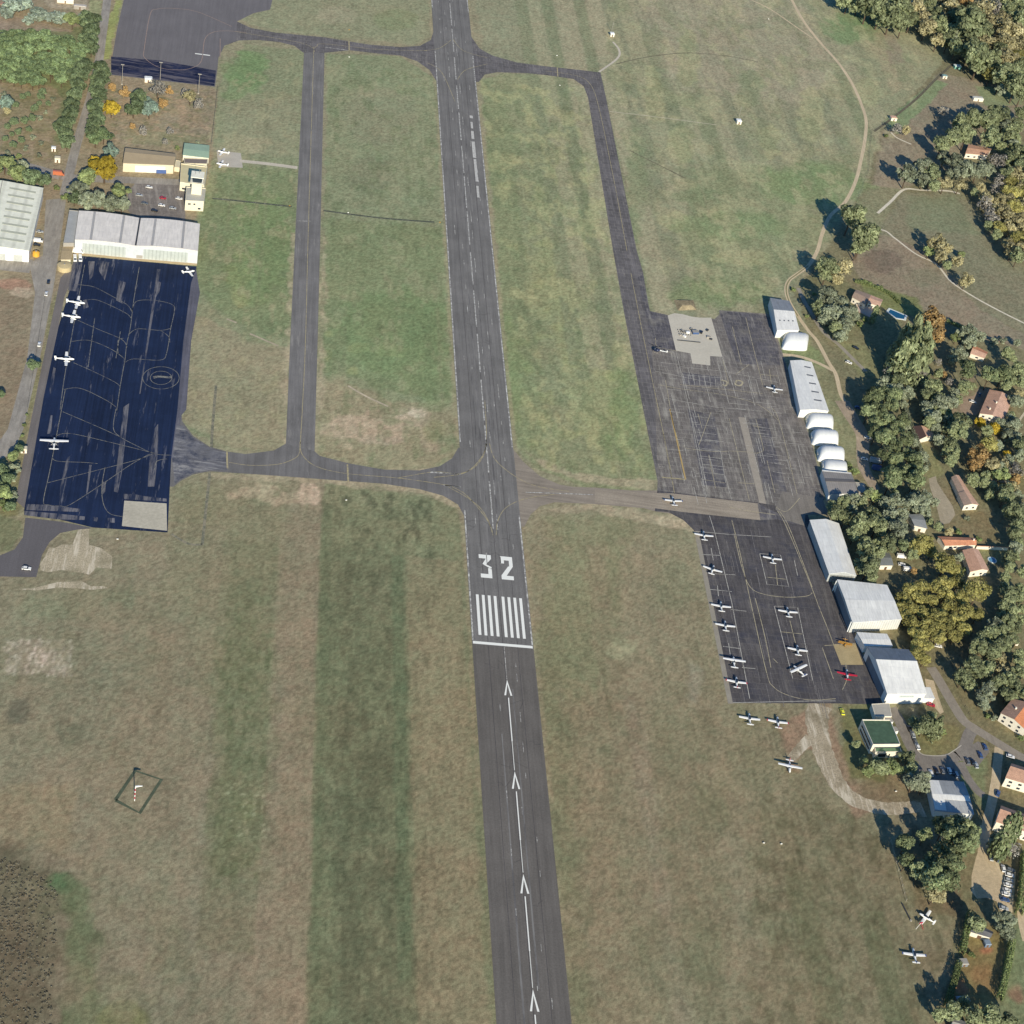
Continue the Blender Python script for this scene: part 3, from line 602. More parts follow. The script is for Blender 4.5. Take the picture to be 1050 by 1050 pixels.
# right apron
sheet('apron', [(666, 318), (666.3, 320), (684, 323), (733, 327), (738, 322), (737.3, 318), (789.5, 322), (802.5, 362.4), (820.8, 419.6), (834, 460), (846, 512), (824, 527), (784, 533), (779, 516), (690, 506), (674.5, 500), (674.3, 490), (672, 420)], RAP, z+.012)
sheet('apron', [(674, 503), (690, 505), (779, 515.5), (824, 524), (846, 511), (828, 527), (850, 590.7), (875, 645.6), (904, 720), (904, 722.5), (856.8, 721.3), (750.4, 721), (711.5, 543.8), (701, 533.5), (685, 525), (671.4, 524.3)], RAP2, z+.014)
sheet('taxiway', [(525, 459), (536.4, 473.4), (553.8, 488.3), (573.6, 496.9), (588.4, 499.4), (610, 500), (647, 503), (674, 503), (690, 506), (690, 527), (671.4, 524.3), (660, 521), (610, 517), (568.6, 515), (553.8, 519), (543.9, 527.9), (537.7, 540), (525, 540)], asphalt('link taxiway asphalt', (138, 129, 119), RROT+1.5, .2, (170, 160, 146), .55), z+.008)
sheet('apron_patch', [(690, 506), (777.8, 516.3), (779.7, 533.5), (700, 525), (648, 518), (610, 516), (610, 502), (660, 505)], asphalt('tan concrete strip', (146, 136, 124), RROT+1.5, .2, (170, 160, 146), .5, grain=.25), z+.022)
PAD = plain('pale concrete', (186, 180, 168), .9, .07, .5)
pad = C(640, 280, 4.37, [(195, 190), (225, 180), (262, 184), (300, 195), (340, 200), (390, 200), (440, 375), (385, 372), (386, 414), (305, 405), (297, 360), (232, 348)])
sheet('concrete_pad', pad, PAD, z+.026)
DK = asphalt('dark seal', (88, 86, 92), RROT, .24, (150, 146, 140), .55, (.54, .66), .34, crack=.9, stretch=(1, .25, 1), blot=((122, 118, 114), .9))
for pts in (C(640, 280, 4.37, [(425, 170), (540, 178), (640, 190), (690, 330), (700, 415), (540, 408), (500, 395), (455, 260)]), C(640, 280, 4.37, [(560, 655), (640, 650), (730, 985), (625, 960)]), C(640, 280, 4.37, [(285, 610), (405, 640), (460, 960), (350, 950)]), C(640, 280, 4.37, [(262, 445), (430, 465), (430, 505), (262, 500)]), C(640, 280, 4.37, [(85, 5), (115, 170), (195, 188), (232, 348), (150, 350), (120, 300), (60, 20)])):
    DZ = DZ+.001 if 'DZ' in globals() else z+.016
    sheet('apron_patch', pts, DK, DZ)
sheet('apron_patch', C(640, 280, 4.37, [(512, 645), (545, 648), (637, 1035), (606, 1030)]), plain('drain strip', (152, 144, 134), .9, .16), z+.028)
sheet('apron_patch', C(660, 490, 4.37, [(226, 238), (247, 240), (400, 1012), (378, 1012)]), CONC if 0 else plain('edge concrete', (142, 136, 126), .9, .12), z+.028)
sheet('concrete_pad', C(660, 490, 4.37, [(848, 745), (950, 745), (985, 838), (885, 838)]), plain('ochre pad', (162, 146, 112), .9, .16), z+.028)
sheet('apron_patch', C(660, 490, 4.37, [(510, 115), (720, 215), (640, 200), (600, 185), (523, 190)]), DK, z+.024)
sheet('apron_patch', C(660, 490, 4.37, [(620, 60), (800, 90), (830, 165), (725, 165), (720, 215), (640, 190), (590, 140)]), asphalt('grey concrete bay', (122, 117, 112), RROT, .2, (150, 144, 138), .4, grain=.25), z+.026)
# ------------------------------------------------------------------ painted markings
WH = paint('runway white paint', (240, 240, 236), (112, 109, 107), (.60, .80), .7)
WH2 = paint('old white paint', (206, 205, 200), (122, 119, 118), (.42, .54), .5)
YE = paint('yellow paint', (170, 158, 120), (116, 112, 110), (.46, .62), .5)
YEN = paint('apron yellow paint', (128, 126, 118), (28, 36, 60), (.46, .64), .4)
YER = paint('apron line paint', (176, 166, 138), (104, 100, 98), (.48, .64), .5)
GRY = paint('faint white line paint', (182, 179, 172), (104, 100, 98), (.48, .64), .5)
RUB = asphalt('tyre rubber marks', (94, 92, 93), 0, .2, (124, 122, 121), 1.0, (.42, .56), .15)
for x0, y0, y1, w_ in ((-3.2, 60, 330, 1.3), (2.8, 70, 300, 1.1), (-5.6, 110, 260, .8), (5.2, 100, 240, .8), (-1.2, 380, 620, .9), (3.8, 420, 700, .8), (-4.0, -230, -60, .9), (3.0, -200, -30, .8)):
    sheet('runway_rubber', [(x0-w_/2, y0), (x0+w_/2, y0), (x0+w_*.3, y1), (x0-w_*.3, y1)], RUB, z+.026, px=False)
SEAL = plain('crack sealing', (66, 64, 66), .8, .2)
rs_ = random.Random(9); cl = []
for k in range(60):
    y0 = rs_.uniform(-250, 900); x0 = rs_.uniform(-15, 9); n_ = rs_.randint(2, 5); cl.append([(x0+i*rs_.uniform(1, 2.6), y0+rs_.uniform(-1, 1)*i) for i in range(n_+1)])
ribbons('crack_sealing', cl, .16, SEAL, z+.032, px=False, smooth=False)
zm = z+.060
mb = MB()
def quad(x0, x1, y0, y1): mb.poly([(x0, y0, zm), (x1, y0, zm), (x1, y1, zm), (x0, y1, zm)])
quad(-15, 15, -.9, .9)
for s in (-1, 1):
    for k in range(4): c0 = s*(2.05+k*3.05); quad(c0-.72, c0+.72, 5.6, 35.2)
o = mb.build('threshold_marking', WH); tag(o, kind='structure')
def strokes(name, cx, cy, segs, wd):
    global mb
    mb = MB()
    for pts in segs: mb.poly([(cx+x, cy+y, zm) for x, y in pts])
    o = mb.build(name, WH); tag(o, kind='structure')
# figures 18 m tall, drawn as strokes: 3 and 2
def fig3():
    W, H, a, bb = 6.4, 18.0, 1.9, 3.0
    return [[(0, H-bb), (W, H-bb), (W, H), (0, H)], [(W-a-.9, H-bb), (W, H-bb), (3.6, 10.6), (1.7, 10.6)], [(1.7, 10.6), (3.6, 10.6), (W, 8.6), (W, 6.9)], [(W-a, bb), (W, bb), (W, 7.6), (W-a, 7.6)], [(0.4, 0), (W, 0), (W, bb), (0.4, bb)]]
def fig2():
    W, H, a, bb = 6.4, 18.0, 1.9, 3.0
    return [[(0, H-bb-2.6), (a, H-bb-2.6), (a, H-bb), (0, H-bb)], [(0, H-bb), (W, H-bb), (W, H), (0, H)], [(W-a, 10.4), (W, 10.4), (W, H-bb), (W-a, H-bb)], [(0, bb), (a+.8, bb), (W, 10.4), (W-a-.6, 10.4)], [(0, 0), (W, 0), (W, bb), (0, bb)]]
strokes('runway_number', -9.0, 48.5, fig3(), 1); strokes('runway_number', 2.3, 48.5, fig2(), 1)
# arrows along the displaced threshold
mb = MB()
for k in range(5):
    y = -24.2-58.7*k
    for s in (-1, 1): mb.poly([(0.6, y, zm), (0.6, y-3.0, zm), (.6+s*1.05, y-10.5, zm), (.6+s*1.95, y-10.5, zm)] if s > 0 else [(0.6, y, zm), (.6-1.95, y-10.5, zm), (.6-1.05, y-10.5, zm), (0.6, y-3.0, zm)])
    quad(.35, .85, y-40, y-12)
    quad(.45, .70, y-58, y-40)
o = mb.build('arrow_marking', WH); tag(o, kind='structure')
mb = MB()
quad(.45, .7, -24, -1.2)
for x in (-14.9, 14.9):
    y = 1.5
    while y < 900:
        if not (95 < y < 152 or 655 < y < 725): quad(x-.35, x+.35, y, y+19.7)
        y += 20
y = 88
while y < 1000:
    quad(-.36, .36, y, y+random.uniform(38, 46)); y += 48
y = 60
while y < 900: quad(2.3, 2.6, y, y+random.uniform(6, 18)); y += random.uniform(20, 50)
y = 60
while y < 900: x = random.choice([-9.5, -5, 6.5, 9.8]); quad(x, x+.3, y, y+random.uniform(3, 9)); y += random.uniform(6, 22)
y = -240
while y < -10: x = random.choice([-4, 5.5, 2.4, 8]); quad(x, x+.25, y, y+random.uniform(2, 7)); y += random.uniform(6, 24)
o = mb.build('runway_line_marking', WH2); tag(o, kind='structure')
mb = MB()
for y0, y1 in ((496, 520), (524, 536), (540, 550), (462, 494), (556, 560), (440, 456)): quad(7.9+random.uniform(-.4, .3), 9.9+random.uniform(-.3, .5), y0, y1)
o = mb.build('paint_patch', paint('pale repair', (188, 186, 182), (93, 90, 93), (.5, .7))); tag(o, kind='structure')
ribbons('runway_joint', [[(x, -300), (x, 900)] for x in (-7.4, 0.0, 7.4)], .22, plain('joint tar', (74, 71, 74), .9, .3, .3), zm-.012, px=False)
# taxiway yellow lines
S3 = lambda pts: C(180, 240, 3.28, pts)
ribbons('taxiway_line_marking', [
    [(321.8, 48), (316, 240), (313, 357), (308, 455)], S3([(418, 700), (415, 740), (390, 760), (340, 775), (250, 778), (180, 768)]), S3([(420, 700), (425, 740), (470, 780), (570, 805), (760, 822), (950, 850)]),
    S3([(1040, 560), (1045, 700), (1020, 770), (960, 805), (870, 800), (750, 820)]), S3([(930, 850), (980, 880), (1040, 950), (1060, 985)]),
    C(430, 440, 4.04, [(280, 60), (262, 110), (220, 160), (170, 187), (60, 200)]), C(430, 440, 4.04, [(290, 60), (310, 120), (360, 170), (430, 215), (500, 240), (620, 258)]), C(430, 440, 4.04, [(120, 240), (200, 285), (255, 330), (290, 390), (305, 440)]), C(430, 440, 4.04, [(318, 440), (325, 380), (360, 325), (440, 288), (560, 270)]),
    C(240, 0, 4.04, [(333, 200), (345, 190), (372, 182), (600, 205), (800, 210)]), C(240, 0, 4.04, [(333, 215), (320, 195), (250, 172), (0, 130)]), C(240, 0, 4.04, [(780, 210), (850, 200), (900, 165)]), C(240, 0, 4.04, [(905, 160), (950, 210), (1050, 240)]), C(240, 0, 4.04, [(925, 330), (960, 290), (1050, 265)]), C(240, 0, 4.04, [(800, 260), (860, 300), (915, 420)]),
    C(560, 0, 3.5, [(0, 255), (110, 272), (160, 305), (190, 390), (240, 630), (290, 900)]), C(640, 280, 4.37, [(30, 0), (75, 230), (130, 500), (190, 790), (225, 985)])], .36, YE, zm)
ribbons('taxiway_line_marking', [S3([(578, 775), (581, 835)]), C(240, 0, 4.04, [(476, 170), (477, 212)]), C(560, 0, 3.5, [(40, 242), (42, 275)]), C(0, 400, 4.04, [(940, 255), (942, 325)]), C(640, 280, 4.37, [(170, 915), (275, 925)])], .9, YE, zm+.004, smooth=False)
ribbons('taxiway_line_marking', [S3([(860, 800), (960, 808)]), S3([(905, 845), (960, 850)]), C(240, 0, 4.04, [(375, 195), (480, 210)]), C(430, 440, 4.04, [(45, 180), (165, 187)]), C(430, 440, 4.04, [(100, 232), (172, 240)]), C(430, 440, 4.04, [(440, 262), (720, 272)]), C(240, 0, 4.04, [(262, 915), (320, 917)])], .6, WH2, zm+.004, smooth=False)
# hangar apron lines
A = lambda p: C(0, 180, 4.375, p); B = lambda p: C(0, 400, 4.04, p)
ribbons('apron_line_marking', [A([(625, 410), (600, 560), (585, 680), (568, 760), (560, 830), (540, 940), (524, 1050)])+B([(480, 80), (470, 160), (500, 195), (560, 228), (640, 264), (710, 270)]),
    A([(350, 490), (420, 500), (500, 540), (570, 580), (592, 612)]), A([(380, 560), (440, 560), (560, 615), (588, 640)]), A([(350, 650), (440, 690), (545, 735), (570, 770)]), A([(320, 745), (400, 740), (500, 780), (558, 822)]), A([(330, 840), (420, 880), (520, 930), (540, 952)]), A([(285, 960), (360, 955), (470, 1005), (522, 1040)]),
    A([(592, 612), (612, 565), (690, 560), (770, 578), (782, 610), (765, 690), (748, 795), (720, 828), (600, 823), (562, 838)]), A([(580, 710), (620, 688), (720, 695), (772, 684)]), A([(720, 695), (756, 722), (762, 750)]), A([(555, 730), (530, 740), (530, 800)]),
    A([(722+82*math.cos(k*.3142), 908+50*math.sin(k*.3142)) for k in range(21)]), A([(722+48*math.cos(k*.3142), 908+30*math.sin(k*.3142)) for k in range(21)]),
    B([(270, 0), (235, 185), (205, 340), (180, 460), (200, 476), (250, 480), (290, 475), (430, 385), (540, 310), (620, 265)]), B([(232, 190), (290, 180), (450, 215), (640, 262)]), B([(215, 280), (240, 295), (350, 300), (404, 305)]), B([(195, 385), (490, 310), (580, 285), (640, 262)]), B([(260, 90), (400, 150), (500, 195)]), B([(435, 320), (422, 400), (428, 470), (455, 512), (510, 525)]), B([(440, 380), (425, 420)]), B([(640, 330), (650, 295), (690, 285)]),
    A([(380, 400), (340, 620), (290, 900), (270, 1050)]), A([(425, 640), (395, 860)]), A([(540, 700), (520, 820)])], .34, YEN, zm)
m1 = A([(686, 902), (690, 912), (712, 906), (770, 911), (770, 902), (706, 898)])
sheet('apron_number_marking', m1, YEN, zm+.004)
# far apron lines
ribbons('apron_line_marking', [C(0, 0, 4.04, [(1020, 135), (940, 128), (880, 135), (848, 165), (835, 250), (800, 280), (740, 290), (660, 280), (600, 240), (598, 200), (622, 60), (650, 38), (720, 35), (820, 50), (960, 110)]), C(0, 0, 4.04, [(912, 160), (912, 240)])], .5, paint('far apron yellow', (150, 130, 120), (92, 89, 96), (.5, .7)), zm)
ribbons('apron_line_marking', [C(0, 0, 4.04, [(808, 222), (870, 230)])], 1.4, WH, zm, smooth=False)
# right apron lines
U = lambda p: C(640, 280, 4.37, p); V = lambda p: C(660, 490, 4.37, p)
ribbons('apron_line_marking', [U([(205, 610), (275, 925)])], .8, paint('strong yellow', (176, 150, 96), (84, 78, 76), (.58, .74)), zm, smooth=False)
ribbons('apron_line_marking', [U([(470, 650), (560, 1015)]), U([(545, 200), (620, 500)]), U([(485, 240), (525, 410)]), U([(590, 655), (622, 780), (615, 800), (590, 808)]), U([(640, 840), (675, 985)]), U([(640, 600), (690, 650), (775, 990)]), U([(378, 815), (410, 965)]),
    U([(175, 720), (215, 930)]), U([(388, 625), (335, 770)]), U([(500, 455), (560, 410)]), U([(270, 770), (280, 785), (400, 800), (500, 798), (600, 808)]), U([(612, 455), (690, 462)]), U([(650, 430), (660, 500)]), U([(510, 940), (590, 945)]), U([(575, 685), (612, 690)]), U([(250, 500), (620, 540)]), U([(130, 330), (215, 360)]), U([(330, 630), (350, 700)]),
    U([(350, 925), (450, 940)]), U([(185, 480), (215, 650), (250, 780)]), U([(140, 290), (150, 330), (240, 350)]), U([(440, 380), (470, 500)]), U([(150, 500), (260, 520), (440, 545), (600, 590), (690, 660)])], .30, YER, zm)
ribbons('apron_line_marking', [U([(232, 350), (290, 600), (360, 960)]), U([(440, 380), (485, 500)]), U([(330, 790), (430, 800)]), U([(335, 830), (420, 840)]), U([(345, 870), (430, 880)]), U([(300, 640), (340, 800), (370, 960)]), U([(430, 790), (455, 940)]), U([(250, 420), (440, 440), (690, 490)]), U([(250, 455), (430, 470)]), U([(180, 560), (400, 600), (620, 620)]), U([(140, 440), (430, 500)])]
    + [U([(600+k*14-(k % 2)*4, 690+k*40), (680+k*9, 700+k*40)]) for k in range(7)] + [U([(300+k*8, 640+k*36), (400+k*7, 652+k*36)]) for k in range(8)] + [U([(262+k*24, 450+k*2), (268+k*24, 500+k*2)]) for k in range(8)], .26, GRY, zm+.004, smooth=False)
rl_ = random.Random(4); tl = []
for k in range(95):
    x, y = rl_.uniform(150, 800), rl_.uniform(390, 960)
    if x > 690+(y-400)*.28 or x < 120+(y-300)*.06: continue
    if rl_.random() < .5: l_ = rl_.uniform(30, 120); tl.append(U([(x, y), (x+l_*.26, y+l_)]))
    else: l_ = rl_.uniform(20, 90); tl.append(U([(x, y), (x+l_, y+l_*.10)]))
ribbons('apron_line_marking', tl, .26, GRY, zm+.002, smooth=False)
tl = []
for k in range(70):
    y = rl_.uniform(200, 980); x = 250+(y-240)*.21+rl_.uniform(0, 560)
    if x > 800+(y-590)*.3-90: continue
    l_ = rl_.uniform(20, 110); tl.append(V([(x, y), (x+l_*.22, y+l_)]))
ribbons('apron_line_marking', tl, .24, paint('worn streaks', (128, 124, 122), (90, 87, 90), (.44, .60), .4), zm-.004, smooth=False)
ribbons('apron_line_marking', [U([(x, y) for x, y in ((505, 480), (530, 488), (520, 505), (498, 498), (505, 480))]), U([(435, 480), (460, 488), (455, 505), (440, 500)])], 1.1, YER, zm+.006)
ribbons('apron_line_marking', [V([(395, 190), (430, 330), (480, 560), (550, 870), (580, 935), (640, 972), (740, 995), (860, 990)]), V([(405, 250), (440, 400), (478, 490), (540, 522), (640, 535), (730, 530), (755, 515)]), V([(600, 150), (640, 220), (740, 460), (790, 590), (830, 690), (850, 745)]), V([(610, 150), (655, 230), (755, 490)]), V([(810, 752), (950, 742)]), V([(905, 830), (910, 900), (890, 950)]), V([(800, 760), (850, 900)]),
    V([(500, 540), (545, 720), (570, 850)]), V([(380, 130), (450, 145), (590, 165)]), V([(590, 130), (640, 150), (700, 90)]), V([(550, 445), (640, 455)]), V([(590, 390), (600, 480)]), V([(615, 690), (710, 700)]), V([(655, 640), (680, 740)]), V([(580, 810), (600, 830)])], .34, YER, zm)
ribbons('apron_line_marking', [V([(295, 170), (320, 250), (395, 560), (475, 990)]), V([(235, 240), (400, 255)]), V([(260, 344), (345, 348)]), V([(302, 315), (312, 370)]), V([(320, 430), (410, 435)]), V([(295, 500), (395, 510)]), V([(330, 480), (335, 530)]), V([(390, 590), (460, 598)]), V([(355, 755), (430, 765)]), V([(380, 740), (388, 795)]), V([(440, 850), (500, 855)]), V([(520, 340), (613, 346), (650, 487), (552, 477), (520, 340)]), V([(585, 575), (690, 582), (757, 908), (668, 900), (585, 575)]), V([(675, 370), (690, 440)]), V([(400, 255), (570, 265)]), V([(400, 1008), (760, 1000), (860, 1000)])], .34, GRY, zm+.004, smooth=False)
# light lines and tracks in the grass
ribbons('path', [C(560, 0, 3.5, [(228, 400), (400, 420), (610, 448)])], .8, plain('chalk line', (180, 172, 152), .9, .2), z-.01)
ribbons('path', [C(560, 0, 3.5, [(190, 258), (255, 210), (262, 180), (240, 150)])], 1.8, plain('pale path', (186, 178, 164), .9, .15), z-.01)
ribbons('drain', [C(240, 0, 4.04, [(-90, 822), (0, 830), (240, 856)]), C(240, 0, 4.04, [(370, 872), (600, 902), (830, 920)])], 1.8, paint('wet ditch', (142, 140, 124), (76, 80, 66), (.36, .48), .35), z-.012)
ribbons('drain', [C(0, 400, 4.04, [(895, -20), (880, 160), (870, 330), (850, 520), (838, 640)]), C(0, 400, 4.04, [(838, 640), (780, 636), (710, 596)])], 1.5, paint('dry ditch', (140, 132, 112), (98, 100, 84), (.42, .58), .3), z-.012)
ribbons('drain', [C(560, 0, 3.5, [(250, 230), (360, 205), (500, 190), (640, 200), (760, 222)]), C(560, 0, 3.5, [(300, 540), (420, 600), (500, 640)])], 1.0, plain('faint rut', (104, 100, 82), .9, .4, .4), z-.012)
ribbons('path', [S3([(172, 285), (205, 298)]), S3([(250, 335), (345, 376)]), S3([(580, 510), (640, 545), (715, 580)])], 1.3, plain('bare streak', (172, 160, 140), .9, .25, .6), z-.012)
ribbons('gravel_path', [C(740, 690, 3.387, [(340, 110), (330, 170), (345, 250), (375, 330), (410, 395), (470, 445), (560, 470), (640, 468), (690, 462)])], (12, 6.5), PEB, z-.008, jit=.1)
ribbons('gravel_path', [C(740, 690, 3.387, [(310, 225), (270, 265), (240, 300)])], (6, 4), PEB, z-.012, jit=.1)
ribbons('gravel_path', [C(740, 690, 3.387, [(680, 450), (705, 500)])], (3, 2.5), GRAV, z-.004)
# lanes on the right
ribbons('verge', [C(860, 0, 5.526, [(690, 325), (560, 440), (440, 560), (310, 665), (200, 745)])], 2.2, plain('dark verge', (96, 92, 76), .95, .3, .5), z-.014)
DIRT = asphalt('dirt track', (188, 172, 146), 0, .14, (200, 186, 162), .5, (.5, .66), .2)
LANE = asphalt('lane tarmac', (146, 140, 130), 0, .12, (166, 158, 146), .4)
YARD = asphalt('yard tarmac', (124, 118, 112), 0, .16, (150, 142, 132), .5, stretch=(1, .5, 1))
SAND = asphalt('sandy yard', (184, 166, 138), 0, .14, (204, 190, 164), .6, (.5, .64), .16, stretch=(1, 1, 1))
ribbons('dirt_track', [C(800, 0, 4.2, [(40, -20), (50, 0), (100, 90), (170, 180), (250, 270), (310, 360), (350, 450), (370, 520), (365, 600), (350, 680), (325, 780), (280, 870), (215, 930), (180, 1010)])+C(800, 190, 6.56, [(250, 440), (190, 540), (110, 600), (60, 640), (40, 700), (60, 780), (120, 880), (190, 980), (250, 1050)])+C(780, 240, 3.89, [(270, 510), (300, 560), (320, 640), (350, 690), (390, 760), (408, 850), (425, 940), (465, 1020)])], 2.7, DIRT, z-.004)
ribbons('dirt_track', [C(800, 0, 4.2, [(-220, -40), (-60, 30), (60, 110), (140, 165)])], 1.5, DIRT, z-.012)
ribbons('grass_median', [C(800, 190, 6.56, [(190, 540), (110, 600), (60, 640), (40, 700), (60, 780), (120, 880)])], .8, plain('median grass', (124, 122, 88), .95, .2), z+.004)
ribbons('lane', [C(780, 240, 3.89, [(150, 215), (175, 270), (200, 310), (250, 390), (310, 440), (370, 500), (420, 548)])], 3.0, LANE, z)
ribbons('lane', [C(780, 240, 3.89, [(85, 480), (160, 490), (230, 515), (290, 545)])], 3.0, DIRT, z-.010)
ribbons('lane', [C(840, 390, 8.075, [(190, 170), (260, 290), (330, 400), (360, 480), (360, 620), (370, 720), (430, 840), (470, 900)])], (10, 6), asphalt('rough yard', (156, 142, 126), 0, .2, (178, 168, 154), .5, stretch=(1, .4, 1)), z+.004)
ribbons('path', [C(900, 110, 7, [(0, 760), (90, 680), (190, 590), (320, 595), (500, 600), (590, 620)])], 2.2, plain('chalk track', (202, 194, 178), .9, .15), z)
ribbons('path', [C(900, 110, 7, [(-10, 870), (60, 890), (110, 930)])+C(780, 240, 3.89, [(540, 20), (620, 80), (700, 120), (760, 190), (850, 250), (950, 305), (1060, 360)])], 1.6, plain('chalk track', (202, 194, 178), .9, .15), z)
ribbons('path', [C(900, 110, 7, [(95, 180), (140, 220), (240, 265)])], 1.5, plain('chalk track', (202, 194, 178)), z)
ribbons('lane', [C(860, 0, 5.526, [(920, -30), (980, 20), (1070, 60)])], 4, LANE, z)
ribbons('road', [C(930, 650, 8.75, [(215, 300), (290, 420), (360, 540), (430, 660), (510, 780), (610, 850), (720, 920), (850, 1000), (1000, 1090), (1100, 1140)])], 5.6, asphalt('street tarmac', (138, 130, 120), 0, .14, (164, 156, 144), .5, stretch=(1, .4, 1)), z+.008)
ribbons('road', [C(930, 650, 8.75, [(600, 850), (560, 900), (520, 1010), (470, 1090)])+C(860, 720, 7, [(840, 390), (760, 412), (640, 415), (570, 390), (515, 310), (475, 220), (430, 120), (375, 40)])], 6.2, YARD, z+.004)
sheet('parking_yard', C(860, 720, 7, [(590, 390), (640, 415), (840, 400), (880, 470), (870, 575), (640, 560), (560, 480)]), YARD, z)
sheet('parking_yard', C(860, 720, 7, [(920, 330), (1000, 280), (1080, 330), (1080, 360), (1000, 460), (920, 460), (890, 420)]), YARD, z+.001)
ribbons('lane', [C(860, 720, 7, [(870, 430), (930, 550), (1000, 640), (1040, 670)])], 4.5, YARD, z-.002)
sheet('parking_yard', C(930, 650, 8.75, [(160, 400), (240, 420), (280, 560), (330, 700), (300, 720), (230, 640), (180, 520)]), SAND, z-.004)
sheet('sandy_yard', C(960, 850, 10.5, [(470, -40), (560, -40), (552, 180), (570, 320), (690, 360), (760, 420), (860, 440), (820, 900), (700, 900), (650, 780), (540, 740), (440, 750), (380, 680), (380, 500), (430, 300), (480, 160)]), SAND, z)
ribbons('lane', [C(990, 770, 9.55, [(330, -30), (315, 100), (300, 260), (275, 420), (245, 560), (215, 680), (190, 850), (165, 1010)])], 4.6, SAND, z+.003)
ribbons('lane', [C(850, 810, 4.375, [(868, 420), (858, 500), (866, 600), (885, 680)])], 3.4, SAND, z)
sheet('sandy_yard', C(930, 430, 8.075, [(180, 490), (240, 470), (250, 520), (300, 600), (380, 720), (400, 790), (350, 860), (280, 870), (245, 720), (190, 560)]), asphalt('drive gravel', (156, 146, 128), 0, .14, (180, 170, 150), .5, stretch=(1, 1, 1)), z)
ribbons('lane', [C(930, 430, 8.075, [(560, 445), (640, 500), (740, 510), (830, 510)])], 2.6, LANE, z)
sheet('sandy_yard', C(930, 330, 8.75, [(500, 690), (600, 660), (640, 600), (760, 600), (720, 720), (620, 840), (540, 830), (470, 790)]), asphalt('courtyard gravel', (150, 132, 116), 0, .14, (176, 160, 142), .5, stretch=(1, 1, 1)), z)
ribbons('path', [C(930, 330, 8.75, [(1060, 810), (1000, 900), (955, 1010)])], 1.4, plain('garden path', (186, 176, 156)), z)
ribbons('kerb', [C(860, 720, 7, [(565, 340), (590, 368), (640, 382), (760, 382), (830, 345), (880, 310)])], .5, plain('kerb stone', (176, 170, 158)), z+.03)
# ------------------------------------------------------------------ buildings
WALLW = plain('white render', (214, 208, 196), .85, .08, .8)
CREAM = plain('cream render', (202, 194, 172), .85, .08, .8)
GREYW = plain('grey render', (150, 146, 140), .85, .1, .8)
WHITE = plain('white sheet metal', (224, 226, 228), .5, .05, .5)
DOORM = plain('grey door panels', (176, 178, 176), .6, .1, .8)
DARKM = plain('dark metal', (60, 62, 66), .5, .1)
CONCW = plain('concrete', (168, 164, 154), .9, .1, .7)
BROWN = plain('brown wood', (96, 74, 58), .8, .2)
def gp(p, z=0): 
    v = G(p[0], p[1], z); return Vector((v.x, v.y, z))
def foot(px, h):
    """footprint read from the eave corners (far left, far right, near right, near left) seen at height h"""
    return [Vector((G(*p, h).x, G(*p, h).y)) for p in px]
def root_for(name, ring, label, cat, group=None):
    c = sum(ring, Vector((0, 0)))/len(ring)
    return empty(name, (c.x, c.y, 0), label, cat, group)
def lerp(a, b, t): return a+(b-a)*t
def walls(r, ring, h, m, z0=0.0, name='wall'):
    mb = MB(); n = len(ring); k = 0
    mb.prism([(p.x, p.y) for p in ring], z0, h)
    return mb.build(name, m, r)
def opening(parent, a, b, t0, t1, z0, z1, m, name='window', frame=None, proud=.06):
    """a window or door set on the wall that runs from a to b (2D), between fractions t0..t1"""
    p, q = lerp(a, b, t0), lerp(a, b, t1); d = (q-p).normalized(); n = Vector((d.y, -d.x))
    mb = MB()
    k = [p-n*.05, q-n*.05, q+n*proud, p+n*proud]
    mb.prism([(v.x, v.y) for v in k], z0, z1)
    o = mb.build(name, m, parent)
    if frame:
        f = MB()
        for (s0, s1, a0, a1) in ((0, 1, z0-.12, z0),):
            u, v = lerp(p, q, s0), lerp(p, q, s1)
            k = [u-n*.05, v-n*.05, v+n*(proud+.05), u+n*(proud+.05)]
            f.prism([(x.x, x.y) for x in k], a0, a1)
        f.build('sill', frame, o)
    return o
def slab(mb, pts, th):
    """a roof plane with thickness"""
    pts = [Vector(p) for p in pts]; k = len(mb.v); n = len(pts)
    mb.v += [tuple(p) for p in pts]+[tuple(p-Vector((0, 0, th))) for p in pts]
    mb.f.append(tuple(range(k, k+n))); mb.f.append(tuple(k+n+n-1-i for i in range(n)))
    for i in range(n): j = (i+1) % n; mb.f.append((k+i, k+n+i, k+n+j, k+j))
